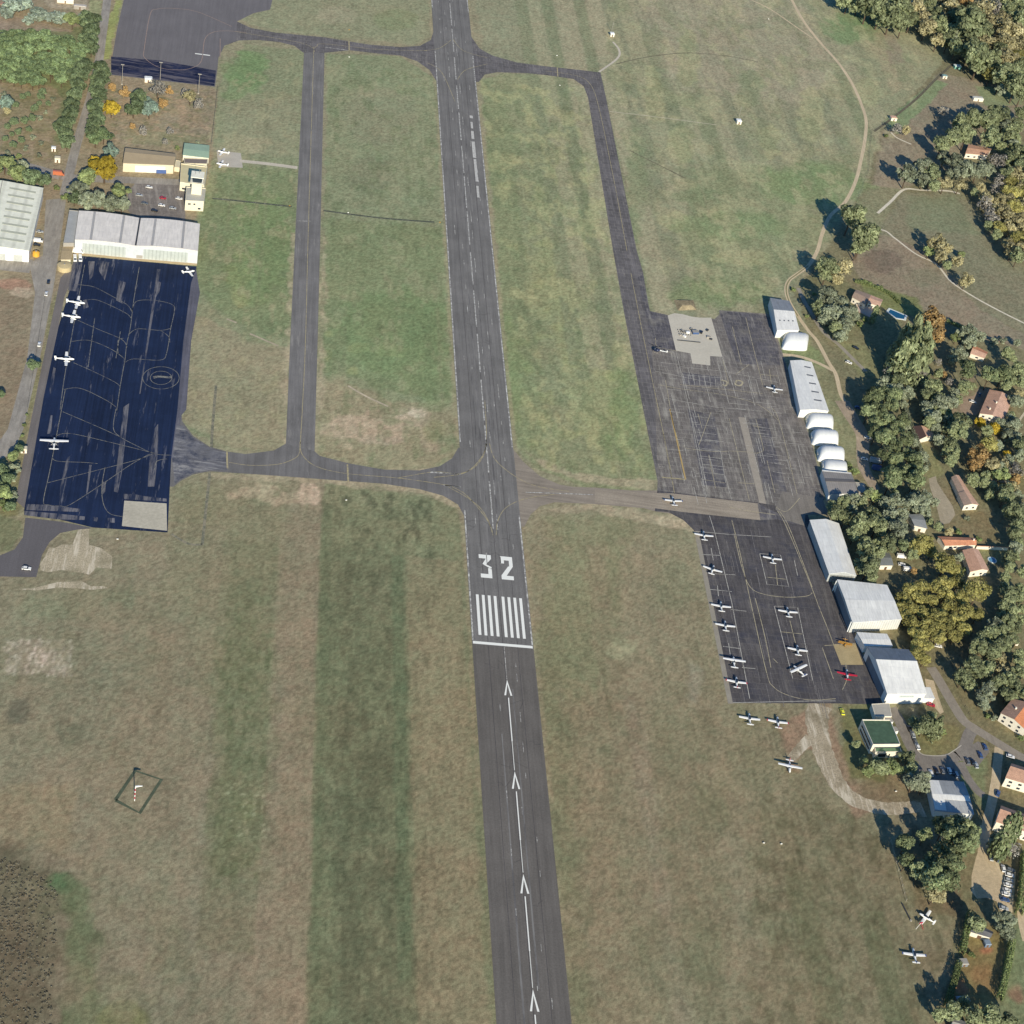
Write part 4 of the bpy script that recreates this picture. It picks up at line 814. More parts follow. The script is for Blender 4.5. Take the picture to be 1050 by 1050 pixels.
def gable(name, px, h, dh, label, cat, wm, rm, rm2=None, axis='AB', over=.35, wins=(), doors=(), group=None, th=.18, shed=False, ridge=.5):
    """px: eave corners A far left, B far right, C near right, D near left, seen at eave height h"""
    A, B, Cc, D = foot(px, h)
    r = root_for(name, [A, B, Cc, D], label, cat, group)
    ring = [A, B, Cc, D]
    if axis == 'AB': e0, e1, f0, f1 = A, B, D, Cc      # slopes: far (A-B), near (D-C); gable ends A-D, B-C
    else: e0, e1, f0, f1 = A, D, B, Cc                 # slopes: left (A-D), right (B-C); gable ends A-B, D-C
    r0, r1 = lerp(e0, f0, ridge), lerp(e1, f1, ridge)
    mb = MB(); mb.prism([(p.x, p.y) for p in ring], 0, h)
    for a, b, t in ((e0, f0, r0), (e1, f1, r1)):
        mb.poly([(a.x, a.y, h), (b.x, b.y, h), (t.x, t.y, h+dh)])
    mb.build('wall', wm, r)
    ax = (r1-r0).normalized()*over
    def side(s0, s1):
        d0 = (s0-r0); k0 = 1+over/max(d0.length, .1)
        q0, q1 = r0+d0*k0-ax, r1+(s1-r1)*k0+ax; zz = h-dh*(k0-1)
        return [(r0.x-ax.x, r0.y-ax.y, h+dh+.06+th), (r1.x+ax.x, r1.y+ax.y, h+dh+.06+th), (q1.x, q1.y, zz+.06+th), (q0.x, q0.y, zz+.06+th)]
    m1 = MB(); slab(m1, side(e0, e1), th); m2 = MB(); slab(m2, side(f0, f1), th)
    if rm2 is None or rm2 is rm:
        m1.v_off = 0; k = len(m1.v); m1.v += m2.v; m1.f += [tuple(i+k for i in f) for f in m2.f]
        ro = m1.build('roof', rm, r)
    else:
        ro = m1.build('roof', rm, r); m2.build('roof', rm2, r)
    sides = {'near': (D, Cc), 'left': (A, D), 'far': (B, A), 'right': (Cc, B)}
    for sd_, t0, t1, z0, z1 in wins: opening(r, *sides[sd_], t0, t1, z0, z1, GLASS, 'window', WALLW)
    for sd_, t0, t1, z1, m_ in doors: opening(r, *sides[sd_], t0, t1, 0.02, z1, m_, 'door')
    return r, dict(A=A, B=B, C=Cc, D=D, r0=r0, r1=r1, roof=ro)
def flat(name, px, h, label, cat, wm, rm, par=.5, wins=(), doors=(), group=None, ring=None):
    ring = ring or foot(px, h); r = root_for(name, ring, label, cat, group)
    walls(r, ring, h-.02, wm)
    c = sum(ring, Vector((0, 0)))/len(ring)
    ins = [c+(p-c)*(1-.35/max((p-c).length, 1)) for p in ring]
    mb = MB(); mb.prism([(p.x, p.y) for p in ins], h-.02, h+.06); mb.build('roof', rm, r)
    mb = MB(); n = len(ring)
    for i in range(n):
        j = (i+1) % n; mb.prism([(v.x, v.y) for v in (ring[i], ring[j], ins[j], ins[i])], h-.02, h+par)
    mb.build('parapet', wm, r)
    sides = {'near': (ring[3], ring[2]), 'left': (ring[0], ring[3]), 'far': (ring[1], ring[0]), 'right': (ring[2], ring[1])}
    for sd_, t0, t1, z0, z1 in wins: opening(r, *sides[sd_], t0, t1, z0, z1, GLASS, 'window', WALLW)
    for sd_, t0, t1, z1, m_ in doors: opening(r, *sides[sd_], t0, t1, 0.02, z1, m_, 'door')
    return r, ring
def arch_tent(px, H, label, group, name='arched_tent', nrib=7):
    """white inflated shelter: a barrel with rounded ends; px = ground corners A,B,C,D with the axis along A-B"""
    A, B, Cc, D = [gp(p).xy for p in px]
    r = root_for(name, [A, B, Cc, D], label, 'tent', group)
    nu, nv = 26, 16; mb = MB()
    for i in range(nu+1):
        u = i/nu; e = max(0.0, 1-abs(2*u-1)**5)**.5; k = .80+.20*e
        for j in range(nv+1):
            t = j/nv; an = math.pi*t
            v = .5-.5*math.cos(an)*k
            zz = H*(max(0, math.sin(an))**.75)*e*(1+.018*abs(math.sin(u*math.pi*nrib)))
            p = lerp(lerp(A, B, u), lerp(D, Cc, u), v); mb.v.append((p.x, p.y, zz))
    for i in range(nu):
        for j in range(nv):
            a = i*(nv+1)+j; mb.f.append((a, a+1, a+nv+2, a+nv+1))
    mb.build('canopy', TENT, r, smooth=True)
    # door flap in the left end and a skirt
    mb = MB(); s = []
    c = lerp(A, D, .5); d = (D-A).normalized(); n = (A-B).normalized()
    for q in ((c-d*1.6, c+d*1.6),): 
        a, b = q; mb.prism([(v.x, v.y) for v in (a+n*.1, b+n*.1, b-n*.6, a-n*.6)], 0, 2.2)
    mb.build('door_flap', plain('tent flap', (196, 196, 192), .8), r)
    return r
TENT = plain('tent fabric', (208, 210, 212), .8, .05, .6)

# ------------------------------------------------------------------ light aircraft
def pmat(name, rgb, rough=.35):
    m, t, b = newmat(name); b.inputs['Base Color'].default_value = (*alb(*rgb), 1); b.inputs['Roughness'].default_value = rough
    b.inputs['Coat Weight'].default_value = .2
    return m
PW = pmat('aircraft white', (226, 226, 226)); PRED = pmat('aircraft red', (178, 40, 58)); PORA = pmat('aircraft orange', (172, 128, 52)); PBLU = pmat('aircraft blue', (60, 80, 130)); PDK = pmat('propeller black', (40, 40, 42))
def wing_mesh(mb, half, root_c, tip_c, x0, z0, dih, th=.16, sweep=.0, n=6, side=0, yoff=0):
    """tapered wing along y, chord along x (x forward)"""
    sec = [(-.5, 0), (-.35, .6), (0, 1), (.35, .75), (.5, .1), (.3, -.3), (-.2, -.25)]
    ys = [-1, -.55, 0, .55, 1] if side == 0 else [0, .5, 1]
    k0 = len(mb.v)
    for yy in ys:
        t = abs(yy); c = root_c+(tip_c-root_c)*max(0, (t-.3)/.7)*1.0; z = z0+dih*t*half
        for sx, sz in sec: mb.v.append((x0-sweep*t*half+sx*c, yy*half+yoff, z+sz*th*c/root_c))
    m = len(sec)
    for i in range(len(ys)-1):
        for j in range(m):
            q = (j+1) % m; mb.f.append((k0+i*m+j, k0+i*m+q, k0+(i+1)*m+q, k0+(i+1)*m+j))
    mb.f.append(tuple(k0+j for j in range(m))); mb.f.append(tuple(k0+(len(ys)-1)*m+j for j in range(m))[::-1])
def fuselage(L, w, h, zc, taper=.22):
    mb = MB(); st = [(.50, .30, .34, -.05), (.47, .62, .66, -.04), (.36, .82, .84, 0), (.22, 1, 1, .05), (.05, 1, 1.0, .07), (-.12, .82, .82, .05), (-.30, .48, .50, .06), (-.48, taper, .24, .10), (-.5, taper*.5, .15, .10)]
    mb.tube([(L*a, 0, zc+d*h) for a, _, _, d in st], [(w/2*b_, h/2*c_) for _, b_, c_, _ in st], 12)
    return mb
def make_plane(kind, accent=None, twin=False):
    """returns a root at the origin, nose along +x; parts follow"""
    r = empty('light_aircraft', (0, 0, 0), 'x', 'aircraft')
    span, L = (10.4, 7.4) if kind == 'high' else (9.4, 7.2)
    if twin: span, L = 10.6, 8.6
    body = accent if kind == 'red' else PW
    wm = PRED if kind == 'red' else (PORA if kind == 'orange' else PW)
    if kind == 'orange': body = PORA
    zc = 1.15
    fuselage(L, 1.12, 1.25, zc).build('fuselage', body if kind != 'red' else PW, r, smooth=True, local=True)
    mb = MB(); wing_mesh(mb, span/2, 1.5, 1.1, L*.10, 2.0 if kind == 'high' else .82, .02 if kind == 'high' else .07); mb.build('wing', wm, r, local=True)
    if kind == 'orange':
        mb = MB(); wing_mesh(mb, span/2*.95, 1.3, 1.1, L*.14, 2.25, .02); mb.build('wing', wm, r, local=True)
    mb = MB(); wing_mesh(mb, span*.165, .85, .6, -L*.445, 1.35, 0, .10); mb.build('tailplane', wm if kind == 'red' else body, r, local=True)
    mb = MB(); k = len(mb.v)
    prof = [(-L*.36, 1.45), (-L*.44, 2.45), (-L*.51, 2.5), (-L*.50, 1.2)]
    mb.v += [(x, .06, z) for x, z in prof]+[(x, -.06, z) for x, z in prof]
    mb.f += [(k, k+1, k+2, k+3), (k+7, k+6, k+5, k+4)]+[(k+i, k+4+i, k+4+(i+1) % 4, k+(i+1) % 4) for i in range(4)]
    mb.build('fin', accent or PW, r, local=True)
    mb = MB(); mb.tube([(L*.27, 0, zc+.42), (L*.20, 0, zc+.62), (L*.06, 0, zc+.72), (-L*.05, 0, zc+.60), (-L*.10, 0, zc+.45)], [(.3, .12), (.48, .25), (.50, .28), (.44, .22), (.25, .1)], 10)
    mb.build('canopy', GLASS, r, smooth=True, local=True)
    for s in ((-1, 1) if twin else (0,)):
        yo = s*span*.16; xx = L*.5+.1 if not twin else L*.30
        if twin:
            mb = MB(); mb.tube([(L*.29, yo, .95), (L*.2, yo, .95), (-L*.02, yo, .92)], [.25, .36, .18], 8); mb.build('engine', PW, r, smooth=True, local=True)
        mb = MB(); mb.tube([(xx, yo, zc-.06), (xx+.28, yo, zc-.06)], [.14, .03], 8); mb.box((xx+.06, yo, zc-.06), (.05, 1.8, .14)); mb.build('propeller', PDK, r, local=True)
    for x, y in ((L*.36, 0), (L*.04, 1.15), (L*.04, -1.15)):
        mb = MB(); mb.tube([(x, y-.09, .24), (x, y+.09, .24)], .24, 10); w_ = mb.build('wheel', PDK, r, local=True)
        mb = MB(); mb.tube([(x, y, .24), (x, y*(.35 if kind == 'high' else .9), .95)], .05, 6); mb.build('strut', PW, w_, local=True)
    if kind == 'high':
        for s in (-1, 1):
            mb = MB(); mb.tube([(L*.1, s*.5, .8), (L*.1, s*span*.24, 1.98)], .05, 6); mb.build('wing_strut', PW, r, local=True)
    if accent and kind == 'low':
        for s in (-1, 1):
            mb = MB(); mb.box((L*.10, s*span*.49, .82+.07*span/2+.03), (1.0, .5, .16)); mb.build('wing_tip', accent, r, local=True)
    return r
def children(o): return [c for c in bpy.data.objects if c.parent == o]
def copy_tree(o, parent=None, kids=None):
    c = o.copy(); col.objects.link(c); c.parent = parent
    for ch in list(o.children): copy_tree(ch, c)
    return c
PROTO = {}
def place_plane(key, px, nose, label, group, s=1.0):
    args = {'low': ('low', None), 'lowred': ('low', PRED), 'lowblue': ('low', PBLU), 'high': ('high', None), 'highblue': ('high', PBLU), 'highred': ('high', PRED), 'red': ('red', PRED), 'orange': ('orange', PORA), 'twin': ('low', None, True)}[key]
    if key not in PROTO: o = PROTO[key] = make_plane(*args)
    else: o = copy_tree(PROTO[key])
    a = G(*px, 1.0); b = G(px[0]+nose[0]*4, px[1]+nose[1]*4, 1.0); d = b-a
    o.location = (a.x, a.y, .07); o.rotation_euler = (0, 0, math.atan2(d.y, d.x)); o.scale = (s*1.13,)*3
    o['label'] = label; o['category'] = 'aircraft'; o['group'] = group
    return o

# ------------------------------------------------------------------ cars
def carpaint(name, rgb):
    m, t, b = newmat(name); b.inputs['Base Color'].default_value = (*alb(*rgb), 1); b.inputs['Roughness'].default_value = .3; b.inputs['Coat Weight'].default_value = .5; return m
CP = {k: carpaint(k+' car paint', v) for k, v in dict(white=(226, 226, 226), silver=(168, 172, 176), grey=(104, 108, 112), black=(34, 36, 40), blue=(60, 84, 128), red=(168, 44, 58), yellow=(226, 222, 60), orange=(178, 104, 72)).items()}
TYRE = plain('tyre rubber', (40, 40, 40), .9)
CARM = {}
def car_mesh(kind):
    L, W, H = {'car': (4.3, 1.75, 1.45), 'van': (5.4, 2.0, 2.3), 'truck': (7.2, 2.4, 2.9)}[kind]
    w = W/2
    if kind == 'car': prof = [(-L/2, .35), (-L/2, .85), (-L*.42, .95), (-L*.40, .95), (L*.22, .95), (L*.46, .78), (L/2, .6), (L/2, .35)]
    else: prof = [(-L/2, .4), (-L/2, H), (L*.28, H), (L*.42, 1.25), (L/2, 1.1), (L/2, .4)]
    mb = MB(); n = len(prof)
    for s in (-w, w): mb.v += [(x, s*(.93 if z > 1.6 else 1), z) for x, z in prof]
    mb.f += [tuple(range(n)), tuple(range(2*n-1, n-1, -1))]+[(i, (i+1) % n, n+(i+1) % n, n+i) for i in range(n)]
    body = mb.mesh('body')
    g = MB(); rf = MB()
    if kind == 'car':
        lo = [(-L*.44, -w*.9), (L*.20, -w*.9), (L*.20, w*.9), (-L*.44, w*.9)]; hi = [(-L*.34, -w*.74), (L*.06, -w*.74), (L*.06, w*.74), (-L*.34, w*.74)]
        g.v += [(x, y, .94) for x, y in lo]+[(x, y, H-.05) for x, y in hi]
        g.f += [(0, 1, 5, 4), (1, 2, 6, 5), (2, 3, 7, 6), (3, 0, 4, 7), (4, 5, 6, 7), (3, 2, 1, 0)]
        rf.box(((-L*.34+L*.06)/2, 0, H-.02), (L*.41, w*1.5, .07))
    else:
        g.poly([(L*.295, -w*.85, H-.12), (L*.295, w*.85, H-.12), (L*.425, w*.88, 1.28), (L*.425, -w*.88, 1.28)])
        for v in range(4): x, y, z_ = g.v[v]; g.v[v] = (x+.03, y, z_+.03)
        rf.box((-L*.1, 0, H+.03), (L*.6, w*1.5, .06))
    tyres = []
    for x in (-L*.31, L*.31):
        for s in (-1, 1):
            t = MB(); t.tube([(x, s*(w-.2), .33), (x, s*(w+.02), .33)], .33, 10); tyres.append(t.mesh('wheel'))
    return body, g.mesh('window_glass'), rf.mesh('roof'), tyres
def place_car(px, nose, colr, label, group=None, kind='car', cat=None, name=None):
    if kind not in CARM:
        CARM[kind] = car_mesh(kind)
        CARM[kind][1].materials.append(GLASS); [t.materials.append(TYRE) for t in CARM[kind][3]]
        CARM[kind][0].materials.append(CP['white']); CARM[kind][2].materials.append(CP['white'])
    a = G(*px, .6); b = G(px[0]+nose[0]*4, px[1]+nose[1]*4, .6); d = b-a
    nm = name or {'car': 'parked_car', 'van': 'parked_van', 'truck': 'truck'}[kind]
    r = empty(nm, (a.x, a.y, .03), label, cat or kind, group, math.atan2(d.y, d.x))
    body, g, rf, ty = CARM[kind]
    def ch(nm, me, m=None):
        o = bpy.data.objects.new(nm, me); col.objects.link(o); o.parent = r
        if m: o.material_slots[0].link = 'OBJECT'; o.material_slots[0].material = m
        return o
    ch('body', body, CP[colr]); ch('window_glass', g); ch('roof', rf, CP[colr])
    for t in ty: ch('wheel', t)
    return r

# ------------------------------------------------------------------ trees
def leafmat(name, c1, c2, dark=.45):
    m, t, b = newmat(name)
    gi = N(t, 'ShaderNodeNewGeometry'); oi = N(t, 'ShaderNodeObjectInfo')
    c = mixc(t, gi.outputs['Random Per Island'], c1, c2)
    v = N(t, 'ShaderNodeMapRange'); v.inputs[3].default_value = .72; v.inputs[4].default_value = 1.3
    t.links.new(oi.outputs['Random'], v.inputs[0]); c = mixc(t, 1.0, c, bw(t, v.outputs[0]), 'MULTIPLY')
    f = ramp(t, noise(t, 1.6, 3, .6), .35, .65, 1-dark, 1.25); c = mixc(t, 1.0, c, bw(t, f), 'MULTIPLY')
    t.links.new(c, b.inputs['Base Color']); b.inputs['Roughness'].default_value = .75; b.inputs['Specular IOR Level'].default_value = .15
    tr = N(t, 'ShaderNodeBsdfTranslucent'); t.links.new(c, tr.inputs[0])
    mx = N(t, 'ShaderNodeMixShader'); mx.inputs[0].default_value = .22
    t.links.new(b.outputs[0], mx.inputs[1]); t.links.new(tr.outputs[0], mx.inputs[2])
    t.links.new(mx.outputs[0], t.nodes['Material Output'].inputs[0])
    return m
BARK = plain('bark', (84, 72, 60), .9, .3)
LEAF = dict(
    oak=leafmat('broadleaf foliage', (0.201, 0.226, 0.099), (0.403, 0.413, 0.195)),
    pine=leafmat('pine foliage', (0.163, 0.200, 0.084), (0.351, 0.369, 0.168)),
    bright=leafmat('bright foliage', (0.237, 0.282, 0.101), (0.412, 0.444, 0.171)),
    olive=leafmat('grey green foliage', (0.216, 0.237, 0.132), (0.400, 0.409, 0.247)),
    gold=leafmat('golden foliage', (.31, .275, .07), (.55, .48, .16)),
    ochre=leafmat('ochre foliage', (0.347, 0.293, 0.126), (0.574, 0.494, 0.251)),
    orange=leafmat('orange foliage', (.36, .21, .07), (.52, .35, .14)),
    yellow=leafmat('yellow foliage', (.42, .29, .03), (.58, .42, .05)),
    bare=leafmat('sparse brown foliage', (0.253, 0.218, 0.161), (0.437, 0.391, 0.299)),
    pale=leafmat('pale grey foliage', (.30, .36, .23), (.45, .49, .35)),
    teal=leafmat('blue green foliage', (.16, .22, .15), (.28, .34, .24)),
    lpine=leafmat('sunny pine foliage', (.165, .225, .085), (.30, .36, .16)),
    loak=leafmat('sunny broadleaf foliage', (.115, .155, .065), (.235, .275, .13)),
    hedge=leafmat('hedge foliage', (0.182, 0.225, 0.074), (0.338, 0.375, 0.137)))
def crown_mesh(seed, leaf, n=1500, flat_=.8, lobes=16, lsize=.13, shape='round', gap=0.0):
    """a crown one unit in radius about the origin made of many leaf-clump faces on overlapping lobes"""
    r = np.random.default_rng(seed); cs = []; rs = []
    tries = 0
    while len(cs) < lobes and tries < 4000:
        tries += 1; p = r.uniform(-1, 1, 3)
        if shape == 'cone':
            z_ = p[2]; rad = .15+.62*(1-z_)/2*1.15
            if math.hypot(p[0], p[1]) > rad: continue
            q = .16+.20*(1-z_)/2
        elif shape == 'column':
            if math.hypot(p[0], p[1]) > .55: continue
            q = .38
        else:
            d = np.linalg.norm(p)
            if d > .72 or d < .2: continue
            q = r.uniform(.26, .44)
        if cs and min(np.linalg.norm(p-c) for c in cs) < q*(.55 if shape == 'round' else .3): continue
        cs.append(p); rs.append(q)
    cs = np.array(cs); rs = np.array(rs); V = []; Fc = []
    per = n//len(cs)+1
    for c, q in zip(cs, rs):
        for _ in range(per):
            d = r.normal(size=3); d /= np.linalg.norm(d)
            if d[2] < -.35: d[2] = -d[2]*.6
            d /= np.linalg.norm(d)
            p = c+d*q*r.uniform(.78, 1.12)
            if np.any((np.linalg.norm(cs-p, axis=1) < rs*.66)): continue
            if gap and r.random() < gap: continue
            nn = d+r.normal(size=3)*.5+np.array([0, -.12, .25]); nn /= np.linalg.norm(nn)
            a = np.cross(nn, r.normal(size=3)); a /= np.linalg.norm(a); b_ = np.cross(nn, a)
            s1, s2 = lsize*r.uniform(.55, 1.25), lsize*r.uniform(.5, 1.0)
            k = len(V); pts = [p-a*s1, p-b_*s2*.8+a*s1*.2, p+a*s1, p+b_*s2]
            for t_ in pts: V.append((t_[0], t_[1], t_[2]*flat_))
            Fc.append((k, k+1, k+2, k+3))
    # dark inner mass: twigs, so that the sky does not show straight through
    me = bpy.data.meshes.new('crown'); me.from_pydata(V, [], Fc); me.update(); me.materials.append(LEAF[leaf]); return me
def trunk_mesh(seed, h, rad, limbs=5, spread=.6):
    r = random.Random(seed); mb = MB()
    mb.tube([(0, 0, -.05), (r.uniform(-.03, .03), r.uniform(-.03, .03), h*.5), (r.uniform(-.05, .05), r.uniform(-.05, .05), h)], [rad, rad*.75, rad*.5], 7)
    for i in range(limbs):
        a = i*2*math.pi/limbs+r.uniform(-.4, .4); z0 = h*r.uniform(.55, .95); l = spread*r.uniform(.6, 1)
        mb.tube([(0, 0, z0), (l*.45*math.cos(a), l*.45*math.sin(a), z0+l*.45), (l*math.cos(a), l*math.sin(a), z0+l*.8)], [rad*.42, rad*.28, rad*.08], 5)
    me = mb.mesh('trunk'); me.materials.append(BARK); return me
TV = {}
# kind: (leaf, shape, flat, crown centre height in radii, leaf count, lobes, leaf size, gap, word)
TK = dict(lpine=('lpine', 'round', .62, 1.2, 1700, 16, .12, 0, 'flat crowned pine'), loak=('loak', 'round', .9, 1.25, 1600, 16, .12, 0, 'leafy green'), oak=('oak', 'round', 1.0, 1.65, 1900, 18, .115, 0, 'green broadleaf'), pine=('pine', 'round', .9, 1.85, 1900, 17, .11, .04, 'dark green pine'), bright=('bright', 'round', .8, 1.2, 1500, 12, .11, 0, 'bright umbrella pine'),
    olive=('olive', 'round', .95, 1.4, 1600, 17, .12, .05, 'grey green'), gold=('gold', 'round', .8, 1.4, 2300, 26, .095, 0, 'golden plane'), ochre=('ochre', 'round', .95, 1.3, 1400, 18, .12, .12, 'ochre autumn'),
    orange=('orange', 'round', .95, 1.3, 1400, 18, .12, .1, 'orange autumn'), yellow=('yellow', 'round', .95, 1.2, 1500, 16, .12, 0, 'bright yellow'), bare=('bare', 'round', .95, 1.3, 900, 18, .11, .3, 'half bare brown'),
    pale=('pale', 'round', .6, .65, 1200, 14, .13, 0, 'pale grey green'), teal=('teal', 'round', .95, 1.25, 1500, 15, .12, 0, 'blue green'), conifer=('oak', 'cone', 1.75, 2.0, 2000, 46, .11, 0, 'tall dark conifer'), cypress=('pine', 'column', 2.2, 2.3, 1300, 26, .15, 0, 'slim dark cypress'),
    poplar=('ochre', 'column', 2.0, 2.3, 1100, 24, .15, .15, 'tall ochre poplar'), shrub=('hedge', 'round', .75, .55, 500, 9, .17, .05, 'low green'), dryshrub=('olive', 'round', .75, .55, 450, 9, .17, .15, 'low grey green'))
def tree_variant(kind, i):
    if (kind, i) not in TV:
        leaf, shape, fl, ch, n, lb, ls, gp_, _ = TK[kind]
        sd_ = abs(sum(ord(c)*(k+3) for k, c in enumerate(kind)))+i*101
        TV[kind, i] = (crown_mesh(sd_, leaf, n, fl, lb, ls, shape, gp_), trunk_mesh(sd_, ch*.85 if shape == 'round' else ch*.5, .07 if ch > 1 else .05, 5 if shape == 'round' else 3, .55 if shape == 'round' else .2))
    return TV[kind, i]
TREES = []
# clearings: houses, yards and lanes the crowns must not close over
KEEP = [(1021, 412, 12), (1021, 424, 6), (946, 447, 7), (988, 498, 6), (996, 512, 8), (975, 556, 5), (990, 556, 6), (1000, 573, 9), (1017, 575, 5), (1030, 562, 4), (1038, 738, 10), (1040, 795, 9), (1036, 842, 10), (1004, 153, 6), (886, 306, 5), (898, 312, 6), (912, 573, 6), (936, 535, 6), (1003, 364, 6), (1008, 958, 5), (974, 815, 18), (898, 758, 16), (1006, 898, 17), (1000, 930, 6), (1022, 890, 9), (1028, 925, 6), (1012, 825, 6), (1022, 820, 5), (1014, 800, 4), (1008, 850, 3), (1033, 900, 4), (1032, 912, 4), (985, 787, 12), (925, 583, 6), (921, 575, 4), (920, 305, 6), (932, 322, 5), (894, 345, 5), (975, 350, 0), (990, 415, 5), (900, 475, 5)]
def tree(px, py, dpx, kind, place, sep=None):
    """a tree whose crown centre shows at photo point px,py with a crown dpx wide"""
    leaf, shape, fl, ch, *_ = TK[kind]
    dpx *= 1.27
    for kx, ky, kr in KEEP:
        if math.hypot(px-kx, py-ky) < kr+dpx*.36: return
    R = dpx/2/scl(px, py)
    for _ in range(2):
        z_ = ch*R; R = dpx/2/(F/((G(px, py, z_)-CAM).dot(fw)))
    if shape != 'round': R *= 1.15
    g = G(px, py, ch*R)
    for (gx_, gy_, r2, *_) in TREES:
        if math.hypot(g.x-gx_, g.y-gy_) < (sep*(R+r2) if sep else .34*min(R, r2)+.10*max(R, r2)): return
    TREES.append((g.x, g.y, R, kind, place, px, py))
def fill(poly, d0, d1, kinds, place, seed, n=200, sep=.52):
    r_ = random.Random(seed); xs = [p[0] for p in poly]; ys = [p[1] for p in poly]
    for _ in range(n):
        x, y = r_.uniform(min(xs), max(xs)), r_.uniform(min(ys), max(ys)); c = False
        for i in range(len(poly)):
            a, b = poly[i], poly[(i+1) % len(poly)]
            if (a[1] > y) != (b[1] > y) and x < (b[0]-a[0])*(y-a[1])/(b[1]-a[1])+a[0]: c = not c
        if c: tree(x, y, r_.uniform(d0, d1), r_.choice(kinds), place, sep)
def trees(x0, y0, s, lst, place):
    for x, y, d, k in lst: tree(x0+x/s, y0+y/s, d/s, k, place)
ORD = ['leftmost', 'second from the left', 'third from the left', 'fourth from the left', 'fifth from the left', 'sixth from the left', 'seventh from the left', 'eighth from the left', 'ninth from the left', 'tenth from the left']
def plant_all():
    def nm_of(kind):
        nm = 'shrub' if 'shrub' in kind or kind == 'pale' else 'tree'
        return {'pine': 'pine_tree', 'lpine': 'pine_tree', 'bright': 'pine_tree', 'conifer': 'conifer', 'cypress': 'cypress_tree', 'poplar': 'poplar_tree', 'gold': 'plane_tree'}.get(kind, nm)
    com = [t for t in TREES if nm_of(t[3]) == 'tree']
    com.sort(key=lambda t: -t[2]*scl(t[5], t[6]))
    rest = com[296:]
    if rest:
        Vs, Fs, n0 = [], [], 0; mats = []; mi = []
        for k, (x, y, R, kind, *_r) in enumerate(rest):
            me_ = tree_variant(kind, k % 2)[0]; co = np.empty(len(me_.vertices)*3); me_.vertices.foreach_get('co', co); co = co.reshape(-1, 3)
            a_ = k*2.4; c_, s_ = math.cos(a_), math.sin(a_)
            q_ = np.stack([x+R*(co[:, 0]*c_-co[:, 1]*s_), y+R*(co[:, 0]*s_+co[:, 1]*c_), R*(TK[kind][3]+co[:, 2])], 1); Vs.append(q_)
            li = np.empty(len(me_.loops), int); me_.loops.foreach_get('vertex_index', li); Fs.append(li.reshape(-1, 4)+n0); n0 += len(co)
            if TK[kind][0] not in mats: mats.append(TK[kind][0])
            mi += [mats.index(TK[kind][0])]*(len(li)//4)
            tm = tree_variant(kind, k % 2)[1]
        me2 = bpy.data.meshes.new('small_trees'); me2.from_pydata(np.concatenate(Vs).tolist(), [], np.concatenate(Fs).tolist()); me2.update()
        for m_ in mats: me2.materials.append(LEAF[m_])
        me2.polygons.foreach_set('material_index', mi)
        o2 = bpy.data.objects.new('small_trees', me2); col.objects.link(o2); tag(o2, 'the smallest green trees scattered through woods and scrub', 'trees', kind='stuff')
        for t in rest: TREES.remove(t)
    rr = random.Random(5); groups = {}
    for i, t in enumerate(TREES): groups.setdefault((t[4], t[3]), []).append(i)
    lab = {}
    for (place, kind), ids in groups.items():
        word = TK[kind][8]; noun = 'shrub' if 'shrub' in kind or kind == 'pale' else 'tree'
        if kind == 'cypress' or kind == 'poplar' or kind == 'conifer': noun = ''
        if 'pine' in word: noun = ''
        base = (word+' '+noun).strip()
        if len(ids) == 1: lab[ids[0]] = (f'{base} {place}', None); continue
        pl = place.split(' ', 1)[1]; nrow = 1 if len(ids) <= 9 else -(-len(ids)//9)
        byrow = sorted(ids, key=lambda i: TREES[i][6]); per = -(-len(ids)//nrow)
        for rw_ in range(nrow):
            sub = sorted(byrow[rw_*per:(rw_+1)*per], key=lambda i: TREES[i][5])
            for k, i in enumerate(sub):
                o_ = 'only one' if len(sub) == 1 else ('rightmost' if k == len(sub)-1 else ORD[k])
                if nrow == 1: lab[i] = (f'{o_} {base} {place}', f'{base}s {place}')
                else:
                    rn = 'nearest row' if rw_ == nrow-1 else ('farthest row', *[w_+' row' for w_ in 'second third fourth fifth sixth seventh eighth ninth tenth eleventh twelfth thirteenth fourteenth fifteenth'.split()])[rw_]
                    lab[i] = (f'{base}, {o_}, {rn}, {pl}', f'{base}s {place}')
    for i, (x, y, R, kind, place, px, py) in enumerate(TREES):
        v = tree_variant(kind, rr.randrange(2 if kind in ('conifer', 'cypress', 'poplar', 'pale', 'yellow', 'orange', 'teal', 'bare') else 3))
        l, g = lab[i]; word = TK[kind][8]
        nm = 'shrub' if 'shrub' in kind or kind == 'pale' else 'tree'
        nm = {'pine': 'pine_tree', 'lpine': 'pine_tree', 'bright': 'pine_tree', 'conifer': 'conifer', 'cypress': 'cypress_tree', 'poplar': 'poplar_tree', 'gold': 'plane_tree'}.get(kind, nm)
        r = empty(nm, (x, y, 0), l, 'shrub' if nm == 'shrub' else ({'pine_tree': 'pine', 'plane_tree': 'plane tree', 'conifer': 'conifer', 'cypress_tree': 'cypress'}.get(nm) or ('autumn tree' if kind in ('ochre', 'orange', 'yellow', 'bare') else 'tree')), g, rr.uniform(0, 6.28))
        ch = TK[kind][3]; sz = rr.uniform(.92, 1.1)
        for nm2, me in zip(('crown', 'trunk'), v):
            o = bpy.data.objects.new(nm2, me); col.objects.link(o); o.parent = r
            if nm2 == 'crown': o.location = (0, 0, ch*R); o.scale = (R, R, R*sz)
            else: o.scale = (R, R, R)
